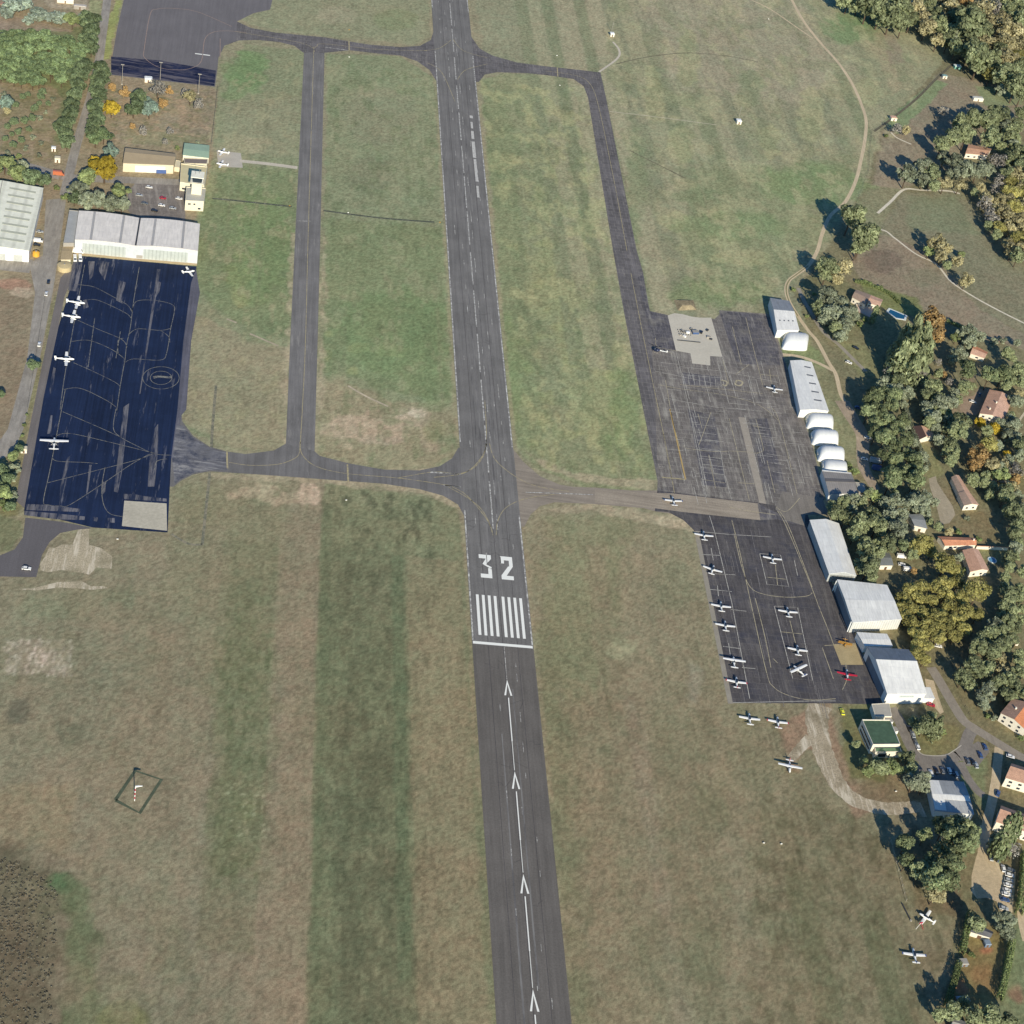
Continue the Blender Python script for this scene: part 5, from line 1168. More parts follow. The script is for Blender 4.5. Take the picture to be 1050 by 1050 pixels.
def hedge(pts, wpx_m, H, label, leaf='hedge', name='hedge', seed=1, group=None):
    """a clipped hedge along a line of photo points: leaf faces over a box-shaped body"""
    P = smoothpath([G(*p).xy for p in pts], 4); r = np.random.default_rng(seed); V = []; Fc = []
    for i in range(len(P)-1):
        a, b = P[i], P[i+1]; d = b-a; L = d.length; d.normalize(); n = Vector((-d.y, d.x))
        for _ in range(int(L*(2*H+wpx_m)*9)):
            t = r.random()*L; s = r.random()*(2*H+wpx_m); base = a+d*t
            if s < H: q = base+n*(wpx_m/2); z_ = s; nr = Vector((n.x, n.y, .3))
            elif s < H+wpx_m: q = base+n*(wpx_m/2-(s-H)); z_ = H; nr = Vector((0, 0, 1))
            else: q = base-n*(wpx_m/2); z_ = s-H-wpx_m; nr = Vector((-n.x, -n.y, .3))
            bump = .22*math.sin(t*1.9+i)+.2*math.sin(t*.7+i*2.1); z_ = z_*(1+.12*bump)
            c = Vector((q.x, q.y, z_))+Vector(r.normal(size=3)*.14); nn = (nr+Vector(r.normal(size=3)*.5)).normalized()
            u = nn.cross(Vector(r.normal(size=3))).normalized(); v = nn.cross(u); s1 = r.uniform(.22, .45); k = len(V)
            V += [tuple(c-u*s1), tuple(c-v*s1*.7), tuple(c+u*s1), tuple(c+v*s1*.7)]; Fc.append((k, k+1, k+2, k+3))
    o0 = Vector((P[0].x, P[0].y, 0)); V = [(x-o0.x, y-o0.y, z_) for x, y, z_ in V]
    me = bpy.data.meshes.new(name); me.from_pydata(V, [], Fc); me.update(); me.materials.append(LEAF[leaf])
    o = bpy.data.objects.new(name, me); col.objects.link(o); o.location = o0
    return tag(o, label, 'hedge', group)
def fence(pts, H, label, m=None, name='fence', step=4.0, px=True):
    P = [G(*p).xy for p in pts] if px else [Vector(p) for p in pts]
    r = empty(name, (P[0].x, P[0].y, 0), label, 'fence'); rail = MB(); k = 0
    for i in range(len(P)-1):
        a, b = P[i], P[i+1]; L = (b-a).length; n = max(1, int(L/step))
        for z_ in (H*.5, H*.95): rail.tube([(a.x, a.y, z_), (b.x, b.y, z_)], .035, 4)
        for j in range(n+(i == len(P)-2)):
            if k >= 95: continue
            p = lerp(a, b, j/n); mb = MB(); mb.box((p.x, p.y, H/2), (.12, .12, H)); mb.build('post', m or DARKM, r); k += 1
    rail.build('rail', m or DARKM, r)
    return r
def rib(name, rgb, ring, axis='AB', period=.9, **kw):
    v = (ring[1]-ring[0]) if axis == 'AB' else (ring[3]-ring[0])
    return ribbed(name, rgb, math.atan2(v.y, v.x), period, **kw)
TILE = tiles('clay tiles', (182, 144, 122)); TILE2 = tiles('pink tiles', (196, 160, 140)); TILE3 = tiles('orange tiles', (198, 138, 106)); TILE4 = tiles('brown tiles', (160, 130, 112)); TILE5 = tiles('grey tan tiles', (152, 132, 118))
# ---- left: double hangar on the apron
Hh = 9.0
q = C(50, 200, 6.176, [(190, 103), (578, 150), (957, 186), (945, 355), (550, 322), (165, 283)])
rg = [Vector((G(*p, Hh).x, G(*p, Hh).y)) for p in q]
r = root_for('hangar', rg, 'wide double hangar with two shallow grey vaulted roofs and white front facing the navy apron', 'hangar')
FR = plain('hangar front white', (186, 190, 196), .7, .06, .5); PAN = ribbed('hangar door panels', (172, 178, 176), 0.1, 2.2, .2)
mb = MB(); ro1, ro2 = MB(), MB(); strip = MB()
HROOF = sheetroof('hangar roof sheets', (226, 220, 214), NROT, 2.4, .16); 
def vault(mb, a, b, c, d, h, dh, n=8, th=.3, over=.4):
    """shallow vault: across a->b (far) and d->c (near)"""
    k = len(mb.v); ax = (a-d).normalized()*over
    for i in range(n+1):
        t = i/n; z_ = h+dh*(1-(2*t-1)**2)
        for p, s in ((lerp(a, b, t), 1), (lerp(d, c, t), -1)):
            p = p+ax*s; mb.v += [(p.x, p.y, z_+th), (p.x, p.y, z_)]
    for i in range(n):
        o = k+4*i
        mb.f += [(o, o+4, o+6, o+2), (o+1, o+3, o+7, o+5), (o, o+1, o+5, o+4), (o+2, o+6, o+7, o+3)]
    mb.f += [(k, k+2, k+3, k+1), (k+4*n, k+4*n+1, k+4*n+3, k+4*n+2)]
for (a, b, c, d) in ((rg[0], rg[1], rg[4], rg[5]), (rg[1], rg[2], rg[3], rg[4])):
    n = 8; up_, lo_ = [], []
    for s, e in ((d, c), (a, b)):
        for i in range(n):
            t0, t1 = i/n, (i+1)/n; p, u = lerp(s, e, t0), lerp(s, e, t1)
            z0_, z1_ = Hh+1.0*(1-(2*t0-1)**2), Hh+1.0*(1-(2*t1-1)**2)
            mb.poly([(p.x, p.y, 0), (u.x, u.y, 0), (u.x, u.y, z1_), (p.x, p.y, z0_)])
    for s, e in ((a, d), (b, c)): mb.poly([(s.x, s.y, 0), (e.x, e.y, 0), (e.x, e.y, Hh), (s.x, s.y, Hh)])
mb.build('wall', FR, r)
for i, (a, b, c, d) in enumerate(((rg[0], rg[1], rg[4], rg[5]), (rg[1], rg[2], rg[3], rg[4]))):
    mv = MB(); vault(mv, a, b, c, d, Hh, 1.0); mv.build('roof', HROOF, r)
    for t0 in (.26, .74):
        m2 = MB(); n2 = 3
        p = [lerp(a, b, t0-.02), lerp(a, b, t0+.02), lerp(d, c, t0+.02), lerp(d, c, t0-.02)]; zz = Hh+1.0*(1-(2*t0-1)**2)+.34
        m2.prism([(v.x, v.y) for v in p], zz-.1, zz+.05); m2.build('skylight', plain('roof light', (160, 158, 158), .6, .1), r)
    opening(r, d, c, .13, .84, .3, 7.2, PAN, 'door', None, .12)
    opening(r, d, c, .02, .12, .4, 2.6, GREYW, 'door', None, .10)
m2 = MB(); p = [lerp(rg[1], rg[4], -.01)+Vector((-.5, 0)), lerp(rg[1], rg[4], -.01)+Vector((.5, 0)), lerp(rg[1], rg[4], 1.0)+Vector((.5, 0)), lerp(rg[1], rg[4], 1.0)+Vector((-.5, 0))]
m2.prism([(v.x, v.y) for v in p], Hh+.25, Hh+.42); m2.build('gutter', DARKM, r)
mb = MB()
for s, e in ((rg[5], rg[4]), (rg[4], rg[3])):
    nn = (e-s).normalized(); nn = Vector((nn.y, -nn.x)); mb.prism([(v.x, v.y) for v in (s+nn*.2, e+nn*.2, e+nn*2.2, s+nn*2.2)], .0, .16)
mb.build('apron_sill', plain('beige sill', (176, 158, 128)), r)
flat('hangar_annex', C(50, 200, 6.176, [(130, 96), (188, 102), (160, 305), (92, 305)]), 6.0, 'narrow grey flat annex along the west side of the wide double hangar', 'annex', GREYW, plain('annex roof', (158, 160, 162), .7), .3)
gable('shed', C(50, 200, 6.176, [(92, 315), (155, 315), (138, 408), (78, 408)]), 3.2, .5, 'small cream shed with tan roof at the corner of the double hangar', 'shed', CREAM, plain('tan roof', (160, 144, 116)), axis='AB', doors=(('near', .3, .6, 2.2, BROWN),))
tk = empty('storage_tank', tuple(gp((66, 275.5))), 'round ochre storage tank beside the cream shed', 'tank')
mb = MB(); p = gp((66, 276)); mb.tube([(p.x, p.y, 0), (p.x, p.y, 3.0), (p.x, p.y, 3.5)], [4.2, 4.2, .6], 20); mb.build('body', plain('ochre tank', (184, 168, 132)), tk); mb = MB(); mb.tube([(p.x, p.y, 3.4), (p.x, p.y, 3.9)], .5, 8); mb.build('hatch', GREYW, tk)
# ---- left: long warehouse
q = C(0, 110, 6.56, [(-260, 480), (290, 545), (193, 965), (-330, 925)])
WR = rib('warehouse roof panels', (222, 222, 208), foot(q, 8), 'AB', 7.5, depth=.16)
rw, inf = gable('warehouse', q, 8, 1.8, 'long pale warehouse with panelled roof at the left edge of the airfield', 'warehouse', WHITE, WR, axis='AD', over=.3, doors=(('near', .55, .7, 4.5, DOORM), ('near', .8, .92, 4.5, DOORM)), wins=(('right', .1, .2, 2, 3), ('right', .4, .5, 2, 3), ('right', .7, .8, 2, 3)))
mb = MB(); a, b = inf['r0'], inf['r1']; mb.tube([(a.x, a.y, 10.1), (b.x, b.y, 10.1)], .22, 6); mb.build('ridge_cap', GREYW, rw)
for k in range(8):
    A_, B_, C_, D_ = inf['r0'], inf['B'], inf['C'], inf['r1']; t0 = .08+k*.112
    p = [lerp(lerp(A_, D_, t0), lerp(B_, C_, t0), .2), lerp(lerp(A_, D_, t0), lerp(B_, C_, t0), .85), lerp(lerp(A_, D_, t0+.03), lerp(B_, C_, t0+.03), .85), lerp(lerp(A_, D_, t0+.03), lerp(B_, C_, t0+.03), .2)]
    mm = MB(); zz = [9.8-1.8*.2+.12, 9.8-1.8*.85+.12]; zz = [zz[0], zz[1], zz[1], zz[0]]
    slab(mm, [(v.x, v.y, z_+.18) for v, z_ in zip(p, zz)], .1); mm.build('roof_light', plain('roof light panel', (172, 174, 160)), rw)
# ---- left: yellow store
rw, inf = gable('store_building', C(100, 60, 8.077, [(232, 742), (648, 792), (630, 885), (212, 868)]), 6.2, .8, 'yellow rendered store with tan roof, wide white door and blue container', 'building', CREAM, plain('tan sheet roof', (164, 148, 122), .8, .08), plain('tan sheet roof lit', (164, 148, 122), .8, .08), over=.15, ridge=.35)
opening(rw, inf['D'], inf['C'], .24, .84, .2, 4.9, plain('white roller door', (216, 216, 214)), 'door', None, .1)
opening(rw, inf['D'], inf['C'], .66, .86, .3, 2.6, plain('blue panel', (74, 96, 148)), 'container_door', None, .9)
flat('lean_to', C(100, 60, 8.077, [(648, 840), (690, 850), (680, 905), (636, 900)]), 3.2, 'small cream lean-to between the yellow store and terminal', 'annex', CREAM, CREAM, .2)
# ---- left: green canopy, terminal and tower
rg_ = foot(C(100, 60, 8.077, [(722, 702), (925, 722), (920, 825), (708, 800)]), 4)
rw, inf = gable('terminal_canopy', C(100, 60, 8.077, [(722, 702), (925, 722), (920, 825), (708, 800)]), 4, .5, 'pale green roofed hall north of the control tower', 'building', WALLW, plain('pale green roof', (146, 168, 148), .7, .08), over=.2, ridge=.55)
for k in range(6):
    t = .1+k*.14; A_, B_, C_, D_ = inf['A'], inf['B'], inf['r1'], inf['r0']
    p = [lerp(lerp(A_, B_, t), lerp(D_, C_, t), .25), lerp(lerp(A_, B_, t+.05), lerp(D_, C_, t+.05), .25), lerp(lerp(A_, B_, t+.05), lerp(D_, C_, t+.05), .9), lerp(lerp(A_, B_, t), lerp(D_, C_, t), .9)]
    zz = [4.13+.23, 4.13+.23, 4.45+.23, 4.45+.23]; mm = MB(); slab(mm, [(v.x, v.y, z_) for v, z_ in zip(p, zz)], .08); mm.build('skylight', plain('dark skylight', (92, 122, 112)), rw)
flat('terminal_wing', C(100, 60, 8.077, [(720, 828), (915, 835), (905, 875), (715, 868)]), 3.6, 'low dark grey flat roofed wing beside the green roofed hall', 'building', CREAM, plain('felt roof', (122, 112, 108), .9), .3)
TL = plain('terminal cream', (208, 202, 184), .85, .06)
r_, ring = flat('terminal_building', [(185.5, 168), (212.5, 171.5), (209.5, 191), (184.5, 187)], 6, 'cream flat roofed terminal block behind the control tower', 'building', TL, plain('terminal roof', (196, 186, 150), .8, .08), .5, wins=(('near', .1, .9, 1.2, 2.4), ('left', .1, .9, 3.6, 4.6)))
r_, ring = flat('terminal_building', [(191, 192), (211, 193.5), (209, 207), (190, 206)], 7, 'cream terminal block with white south wall at the foot of the control tower', 'building', TL, plain('terminal roof pale', (168, 168, 164), .8, .1), .5, wins=(('near', .15, .3, 4.4, 5.4), ('near', .45, .55, 4.4, 5.4), ('near', .7, .85, 1.2, 2.4), ('left', .1, .4, 3.6, 4.6), ('left', .6, .9, 3.6, 4.6)))
# control tower
p = gp((200.5, 209)).xy; tw = empty('control_tower', (p.x, p.y, 0), 'cream control tower with glazed cab rising from the terminal', 'tower')
mb = MB(); mb.box((p.x, p.y+3, 7.5), (6.4, 7, 15)); mb.build('shaft', TL, tw)
for zc, s, m_, nm in ((15.3, 8.6, TL, 'gallery'), (19.6, 8.2, plain('tower roof', (222, 220, 208)), 'cab_roof')):
    mb = MB(); mb.box((p.x, p.y+3, zc), (s, s, .5)); mb.build(nm, m_, tw)
mb = MB(); mb.box((p.x, p.y+3, 17.45), (6.2, 6.2, 3.8), 0, 1.14); cab = mb.build('cab_glass', GLASS, tw)
for sx in (-1, 1):
    for sy in (-1, 1): mb = MB(); mb.tube([(p.x+sx*3.1, p.y+3+sy*3.1, 15.5), (p.x+sx*3.55, p.y+3+sy*3.55, 19.4)], .16, 5); mb.build('mullion', WHITE, cab)
for ax_, ay_, ah_ in ((1, 4, 25), (-1.5, 2, 22.5)): mb = MB(); mb.tube([(p.x+ax_, p.y+ay_, 19.8), (p.x+ax_, p.y+ay_, ah_)], .1, 5); mb.build('antenna', GREYW, tw)
mb = MB()
for k in range(4):
    an = k*math.pi/2; cx_, cy_ = p.x+4.2*math.cos(an), p.y+3+4.2*math.sin(an)
    mb.box((cx_, cy_, 16.2), (.08 if k % 2 == 0 else 8.4, 8.4 if k % 2 == 0 else .08, .08))
mb.build('railing', WHITE, tw)
# ---- right: hangars down the apron
P7 = lambda p: C(780, 240, 3.889, p)
HW = plain('white hangar walls', (208, 210, 212), .7, .06); 
q = P7([(38, 256), (112, 268), (152, 383), (66, 383)])
gable('hangar', q, 6.0, 1.8, 'small white hangar with grey far slope north of the single arched tent', 'hangar', HW, sheetroof('grey roof sheets', (150, 154, 160), RROT, 1.6, .25), sheetroof('white roof sheets', (236, 236, 235), RROT, 1.6, .2), ridge=.44, over=.3)
rw = bpy.data.objects['hangar.001']; inf_ = foot(q, 6)
for k in range(4):
    t = .16+k*.21; a, b = lerp(inf_[0], inf_[3], .72), lerp(inf_[1], inf_[2], .72); u, v = lerp(a, b, t), lerp(a, b, t+.07); d = (inf_[3]-inf_[0]).normalized()*1.2
    zz = 6+1.8*(1-.72)/.56+.3; mm = MB(); slab(mm, [(u.x, u.y, zz), (v.x, v.y, zz), (v.x+d.x, v.y+d.y, zz-.15), (u.x+d.x, u.y+d.y, zz-.15)], .1); mm.build('skylight', plain('dark roof light', (90, 94, 102)), rw)
arch_tent(P7([(90, 400), (192, 412), (184, 468), (82, 462)]), 6.0, 'single white arched tent below the small white hangar with grey slope', 'arched tents')
q = P7([(118, 506), (202, 512), (270, 706), (158, 702)])
WROOF = sheetroof('bright roof sheets', (246, 246, 244), RROT, 2.2, .14)
rw, inf = gable('hangar', q, 5.6, 1.0, 'long white hangar with five dark skylights beside the four arched tents', 'hangar', HW, WROOF, axis='AD', over=.25)
for k in range(5):
    t = .12+k*.17; a, b = lerp(inf['A'], inf['D'], t), lerp(inf['B'], inf['C'], t); u, v = lerp(a, b, .56), lerp(a, b, .86); d = (inf['D']-inf['A']).normalized()*1.3
    zs = [5.6+1.0*(1-.56)/.5+.32, 5.6+1.0*(1-.86)/.5+.32]
    mm = MB(); slab(mm, [(u.x, u.y, zs[0]), (v.x, v.y, zs[1]), (v.x+d.x, v.y+d.y, zs[1]), (u.x+d.x, u.y+d.y, zs[0])], .08); mm.build('skylight', plain('dark roof light', (90, 94, 102)), rw)
for i, (x, y, lab_) in enumerate(((232, 752, 'northernmost of the four white arched tents, next to the long skylit hangar'), (252, 816, 'second white arched tent from the long skylit hangar'), (276, 882, 'creased white arched tent, third from the long skylit hangar'), (292, 932, 'white arched tent tucked against the grey roofed hangar'))):
    w_ = 54 if i < 3 else 50; hh_ = 29
    arch_tent(P7([(x-w_, y-hh_+4), (x+w_, y-hh_+12), (x+w_+4, y+hh_+2), (x-w_+4, y+hh_-2)]), 6.0 if i < 3 else 4.4, lab_, 'arched tents')
q = C(840, 390, 8.075, [(22, 745), (262, 768), (318, 935), (82, 942)])
rw, inf = gable('hangar', q, 4.6, .6, 'grey roofed hangar with dark band south of the arched tents', 'hangar', HW, ribbed('grey corrugated roof', (140, 136, 134), 0, 1.4, .15), axis='AB', over=.2)
for t0, t1, m_, nm in ((.40, .52, plain('dark roof band', (96, 94, 96)), 'roof_band'), (.0, .05, WROOF, 'edge_trim')):
    a = [lerp(inf['A'], inf['D'], t0), lerp(inf['B'], inf['C'], t0), lerp(inf['B'], inf['C'], t1), lerp(inf['A'], inf['D'], t1)]
    mm = MB(); mm.prism([(v.x, v.y) for v in a], 4.6+.7 if t0 > .1 else 4.7, 5.62 if t0 > .1 else 4.95); mm.build(nm, m_, rw)
flat('hangar_annex', C(840, 390, 8.075, [(296, 842), (372, 852), (392, 935), (328, 930)]), 3, 'small square annex east of the grey roofed hangar', 'annex', GREYW, plain('annex roof pale', (162, 160, 154)), .2)
q = C(820, 520, 7.5, [(80, 103), (298, 128), (432, 528), (228, 512)])
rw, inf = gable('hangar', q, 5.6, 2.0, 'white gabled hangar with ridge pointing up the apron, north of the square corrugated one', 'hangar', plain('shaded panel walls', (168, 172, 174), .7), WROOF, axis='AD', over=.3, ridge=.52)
opening(rw, inf['D'], inf['C'], .06, .94, .2, 5.0, ribbed('hangar doors', (128, 132, 132), 0, 2.0, .3), 'door', None, .1)
q = C(820, 520, 7.5, [(290, 560), (668, 602), (782, 862), (408, 888)])
rg_ = foot(q, 7)
rw, inf = gable('hangar', q, 7.2, .7, 'broad square white corrugated hangar facing the ochre pad', 'hangar', ribbed('ribbed white walls', (196, 198, 198), 0, 1.4, .25), sheetroof('ribbed white roof', (246, 246, 244), RROT, 1.5, .2), axis='AB', over=.25)
opening(rw, inf['A'], inf['D'], .08, .92, .2, 5.6, ribbed('slate doors', (124, 130, 138), RROT, 2.4, .25), 'door', None, .12)
for k, t in enumerate((.02, .98)):
    a = lerp(inf['A'], inf['D'], t); mm = MB(); mm.tube([(a.x-.6, a.y, 0), (a.x-.6, a.y, 7.1)], .3, 6); mm.build('door_rail', WHITE, rw)
q = C(850, 640, 8.075, [(232, 70), (478, 84), (524, 182), (296, 182)])
rw, inf = gable('hangar', q, 4.6, .3, 'low white hangar squeezed between the square hangar and the tall one', 'hangar', HW, sheetroof('white low roof', (236, 236, 234), RROT, 1.2, .22), axis='AB', over=.2)
q = C(850, 640, 8.075, [(318, 192), (655, 214), (803, 575), (484, 576)])
rw, inf = gable('hangar', q, 7.2, 3.0, 'tall white gabled hangar with grey far slope at the south end of the apron', 'hangar', HW, sheetroof('dull roof sheets', (124, 132, 142), RROT, 1.4, .25), WROOF, axis='AB', over=.3, ridge=.36)
opening(rw, inf['A'], inf['D'], .12, .88, .2, 5.6, ribbed('slate doors b', (110, 118, 130), RROT, 2.4, .25), 'door', None, .12)
opening(rw, inf['D'], inf['C'], .35, .72, 4.6, 5.8, ribbed('strip window', (176, 186, 186), 0, 1.0, .2), 'window', None, .1)
mm = MB(); a, b = inf['C'], inf['B']; d = (b-a).normalized(); e = Vector((d.y, -d.x)); mm.prism([(v.x, v.y) for v in (a+d*.5, a+d*.5+e*6, a+d*8+e*6, a+d*8)], 0, 3.4); an = mm.build('lean_to', HW, rw)
mm = MB(); mm.prism([(v.x, v.y) for v in (a+d*.2-e*.05, a+d*.2+e*6.3, a+d*8.3+e*6.3, a+d*8.3-e*.05)], 3.4, 3.6); mm.build('roof', WROOF, an)
# ---- right: clubhouse
flat('office_building', C(850, 640, 8.075, [(352, 662), (498, 655), (520, 765), (382, 765)]), 3.4, 'low grey flat roofed office between the tall hangar and the green roofed clubhouse', 'building', WALLW, plain('pale grey roof', (164, 160, 152), .9, .08), .2)
CG = plain('green flat roof', (70, 92, 74), .8, .2, .5)
flat('clubhouse', C(850, 640, 8.075, [(272, 795), (505, 797), (588, 1000), (362, 1002)]), 6.2, 'white clubhouse with dark green flat roof and white parapet', 'building', WALLW, CG, .6, wins=(('left', .1, .9, 3.6, 4.8), ('left', .1, .9, 1, 2.2), ('near', .1, .9, 3.6, 4.8)))
flat('clubhouse_porch', C(860, 720, 7, [(255, 318), (436, 312), (452, 355), (264, 358)]), 4.2, 'lower green roofed porch on the south side of the clubhouse', 'building', WALLW, plain('mid green roof', (96, 122, 98), .8, .15), .15, wins=(('near', .15, .45, .6, 2.8), ('near', .55, .6, .6, 2.8)))
for k, (x, y, s) in enumerate(((350, 150, 3), (395, 215, 2.4), (372, 182, 1.6))):
    p = gp((860+x/7, 720+y/7), 0); f = empty('crate_stack', tuple(p), ('white tank', 'white cabin', 'small white box')[k]+' by the east wall of the clubhouse', 'cabin')
    mb = MB(); mb.box((p.x, p.y, s*.45), (s, s*1.2, s*.9), .3); mb.build('body', WHITE, f); mb = MB(); mb.box((p.x, p.y, s*.9+.06), (s*1.1, s*1.3, .12), .3); mb.build('lid', GREYW, f)
q = C(860, 720, 7, [(640, 560), (895, 576), (968, 805), (690, 778)])
rw, inf = gable('workshop', q, 4.2, .9, 'white and grey workshop with pale centre band on its roof, by the parking', 'building', HW, sheetroof('grey sheet roof', (156, 159, 162), RROT+.1, 1.4, .2), sheetroof('light grey roof', (172, 175, 178), RROT+.1, 1.4, .2), axis='AB', over=.25, doors=(('near', .5, .8, 2.6, DOORM),))
for (u0, u1, v0, v1, nm) in ((0.0, .30, .0, .98, 'white_bay'), (.30, 1.0, .47, .64, 'white_band')):
    cor = lambda u, v: lerp(lerp(inf['A'], inf['B'], u), lerp(inf['D'], inf['C'], u), v)
    zf = lambda v: 4.2+.9*(1-abs(v-.5)/.5)+.34
    vs = [v0, .5, v1]
    mm = MB()
    for a_, b_ in zip(vs[:-1], vs[1:]): slab(mm, [(*cor(u0, a_), zf(a_)), (*cor(u1, a_), zf(a_)), (*cor(u1, b_), zf(b_)), (*cor(u0, b_), zf(b_))], .08)
    mm.build(nm, WROOF, rw)
# ---- right: houses and sheds among the trees
def chimney(rw, inf, u, v, h, z):
    c = lerp(lerp(inf['A'], inf['B'], u), lerp(inf['D'], inf['C'], u), v); mb = MB(); mb.box((c.x, c.y, z), (.8, .8, h)); mb.build('chimney', WALLW, inf['roof'])
W2 = (('near', .12, .22, 1, 2.2), ('near', .4, .5, 1, 2.2), ('near', .7, .8, 1, 2.2))
W4 = W2+(('near', .12, .22, 3.6, 4.8), ('near', .4, .5, 3.6, 4.8), ('near', .7, .8, 3.6, 4.8), ('left', .25, .4, 3.6, 4.8), ('left', .6, .75, 3.6, 4.8), ('left', .25, .4, 1, 2.2))
rw, inf = gable('house', C(930, 330, 8.75, [(745, 612), (945, 690), (862, 885), (655, 822)]), 5.6, 1.6, 'large white house with brown and pale pink roof halves and two chimneys', 'house', WALLW, TILE, TILE2, axis='AD', wins=W4, doors=(('near', .55, .63, 2.1, BROWN),)); chimney(rw, inf, .45, .5, 2.2, 7.4); chimney(rw, inf, .3, .8, 2.2, 7.0)
rw, inf = gable('shed', C(930, 330, 8.75, [(602, 215), (722, 275), (692, 325), (572, 285)]), 3, .9, 'small orange roofed shed at the edge of the brown field', 'shed', WALLW, TILE3, TILE2, axis='AB', wins=(('near', .4, .6, 1, 2),))
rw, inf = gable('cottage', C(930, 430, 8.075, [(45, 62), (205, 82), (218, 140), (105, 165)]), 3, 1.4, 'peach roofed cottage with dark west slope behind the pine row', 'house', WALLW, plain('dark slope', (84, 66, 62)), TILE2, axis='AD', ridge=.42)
rw, inf = gable('house', C(930, 430, 8.075, [(370, 482), (428, 468), (512, 598), (428, 606)]), 3.6, 1.0, 'long narrow low house, northern half with tan roof', 'house', WALLW, TILE5, TILE2, axis='AD')
rw, inf = gable('house', C(930, 430, 8.075, [(428, 612), (514, 603), (588, 706), (474, 712)]), 3.9, 1.0, 'long narrow low house, southern half with white gable and two windows', 'house', WALLW, TILE5, TILE2, axis='AD', wins=(('near', .2, .35, 1.2, 2.4), ('near', .65, .8, 1.2, 2.4)))
rw, inf = gable('house', C(940, 540, 8.745, [(195, 92), (520, 106), (530, 163), (255, 168)]), 3.2, .9, 'long orange roofed house behind the golden plane trees', 'house', WALLW, TILE3, TILE3, axis='AB', wins=(('near', .15, .25, 1, 2.2), ('near', .3, .4, 1, 2.2))); chimney(rw, inf, .93, .5, 1.6, 4.4)
a, b = gp(C(940, 540, 8.745, [(528, 200)])[0]).xy, gp(C(940, 540, 8.745, [(812, 212)])[0]).xy
wl = empty('garden_wall', (a.x, a.y, 0), 'long white garden wall running east from the long orange roofed house', 'wall'); d = (b-a).normalized(); e = Vector((-d.y, d.x))*.15
mb = MB(); mb.prism([(v.x, v.y) for v in (a-e, b-e, b+e, a+e)], 0, 2.2); mb.build('wall', WALLW, wl); mb = MB(); mb.prism([(v.x, v.y) for v in (a-e*1.6, b-e*1.6, b+e*1.6, a+e*1.6)], 2.2, 2.32); mb.build('coping', TILE3, wl)
rw, inf = gable('house', C(940, 540, 8.745, [(415, 215), (548, 208), (640, 388), (482, 402)]), 4.2, 1.1, 'brown roofed house with white south gable beside the round pool', 'house', WALLW, TILE, TILE2, axis='AD', wins=(('near', .2, .32, 1.2, 2.4), ('near', .6, .72, 1.2, 2.4)), ridge=.6)
rw, inf = gable('house', C(930, 650, 8.75, [(950, 588), (1190, 690), (1066, 860), (845, 712)]), 5.4, 1.6, 'white house with brown and orange roof halves above the east road', 'house', WALLW, TILE4, tiles('bright orange tiles', (206, 134, 92)), axis='AD', ridge=.5, wins=W4); chimney(rw, inf, .3, .5, 1.8, 6.8)
rw, inf = gable('house', C(990, 770, 9.55, [(455, 128), (760, 225), (730, 360), (398, 262)]), 6.2, 1.6, 'upper of two white houses with dull red roofs in the lower right corner', 'house', WALLW, TILE4, TILE, axis='AB', wins=W4, ridge=.35)
rw, inf = gable('house', C(990, 770, 9.55, [(352, 542), (760, 690), (720, 830), (305, 692)]), 6.2, 1.6, 'lower of two white houses with dull red roofs, facing the shaded car park', 'house', WALLW, TILE4, TILE, axis='AB', wins=W4, ridge=.35)
rw, inf = gable('house', C(900, 110, 7, [(655, 268), (815, 300), (785, 345), (632, 332)]), 4, 1.0, 'secluded house with orange tile roof half hidden in the northern woods', 'house', WALLW, TILE, TILE, axis='AB', wins=W2)
P6 = lambda p: C(800, 190, 6.56, p)
rw, inf = gable('house', P6([(512, 705), (608, 740), (572, 800), (486, 752)]), 4.2, .9, 'pinkish villa wing with brown roof nearest the track', 'house', WALLW, TILE5, TILE5, axis='AB', wins=W2)
rw, inf = gable('house', P6([(612, 742), (688, 772), (664, 812), (590, 790)]), 3.6, .7, 'pale villa wing with flat tan roof beside the long pool', 'house', WALLW, TILE2, TILE2, axis='AB', wins=W2)
tr = [gp(p).xy for p in P6([(500, 790), (580, 800), (665, 812), (655, 860), (600, 890), (520, 850)])]
r = root_for('terrace', tr, 'pale pink paved terrace in front of the villa', 'terrace'); mb = MB(); mb.prism([(v.x, v.y) for v in tr], 0.02, .55); mb.build('floor', plain('pink paving', (186, 168, 156), .9, .12), r)
mb = MB(); u, v = tr[0], tr[5]; d = (v-u).normalized(); e = Vector((d.y, -d.x))*.15; mb.prism([(x.x, x.y) for x in (u-e, v-e, v+e, u+e)], .55, 1.4); mb.build('low_wall', WALLW, r)
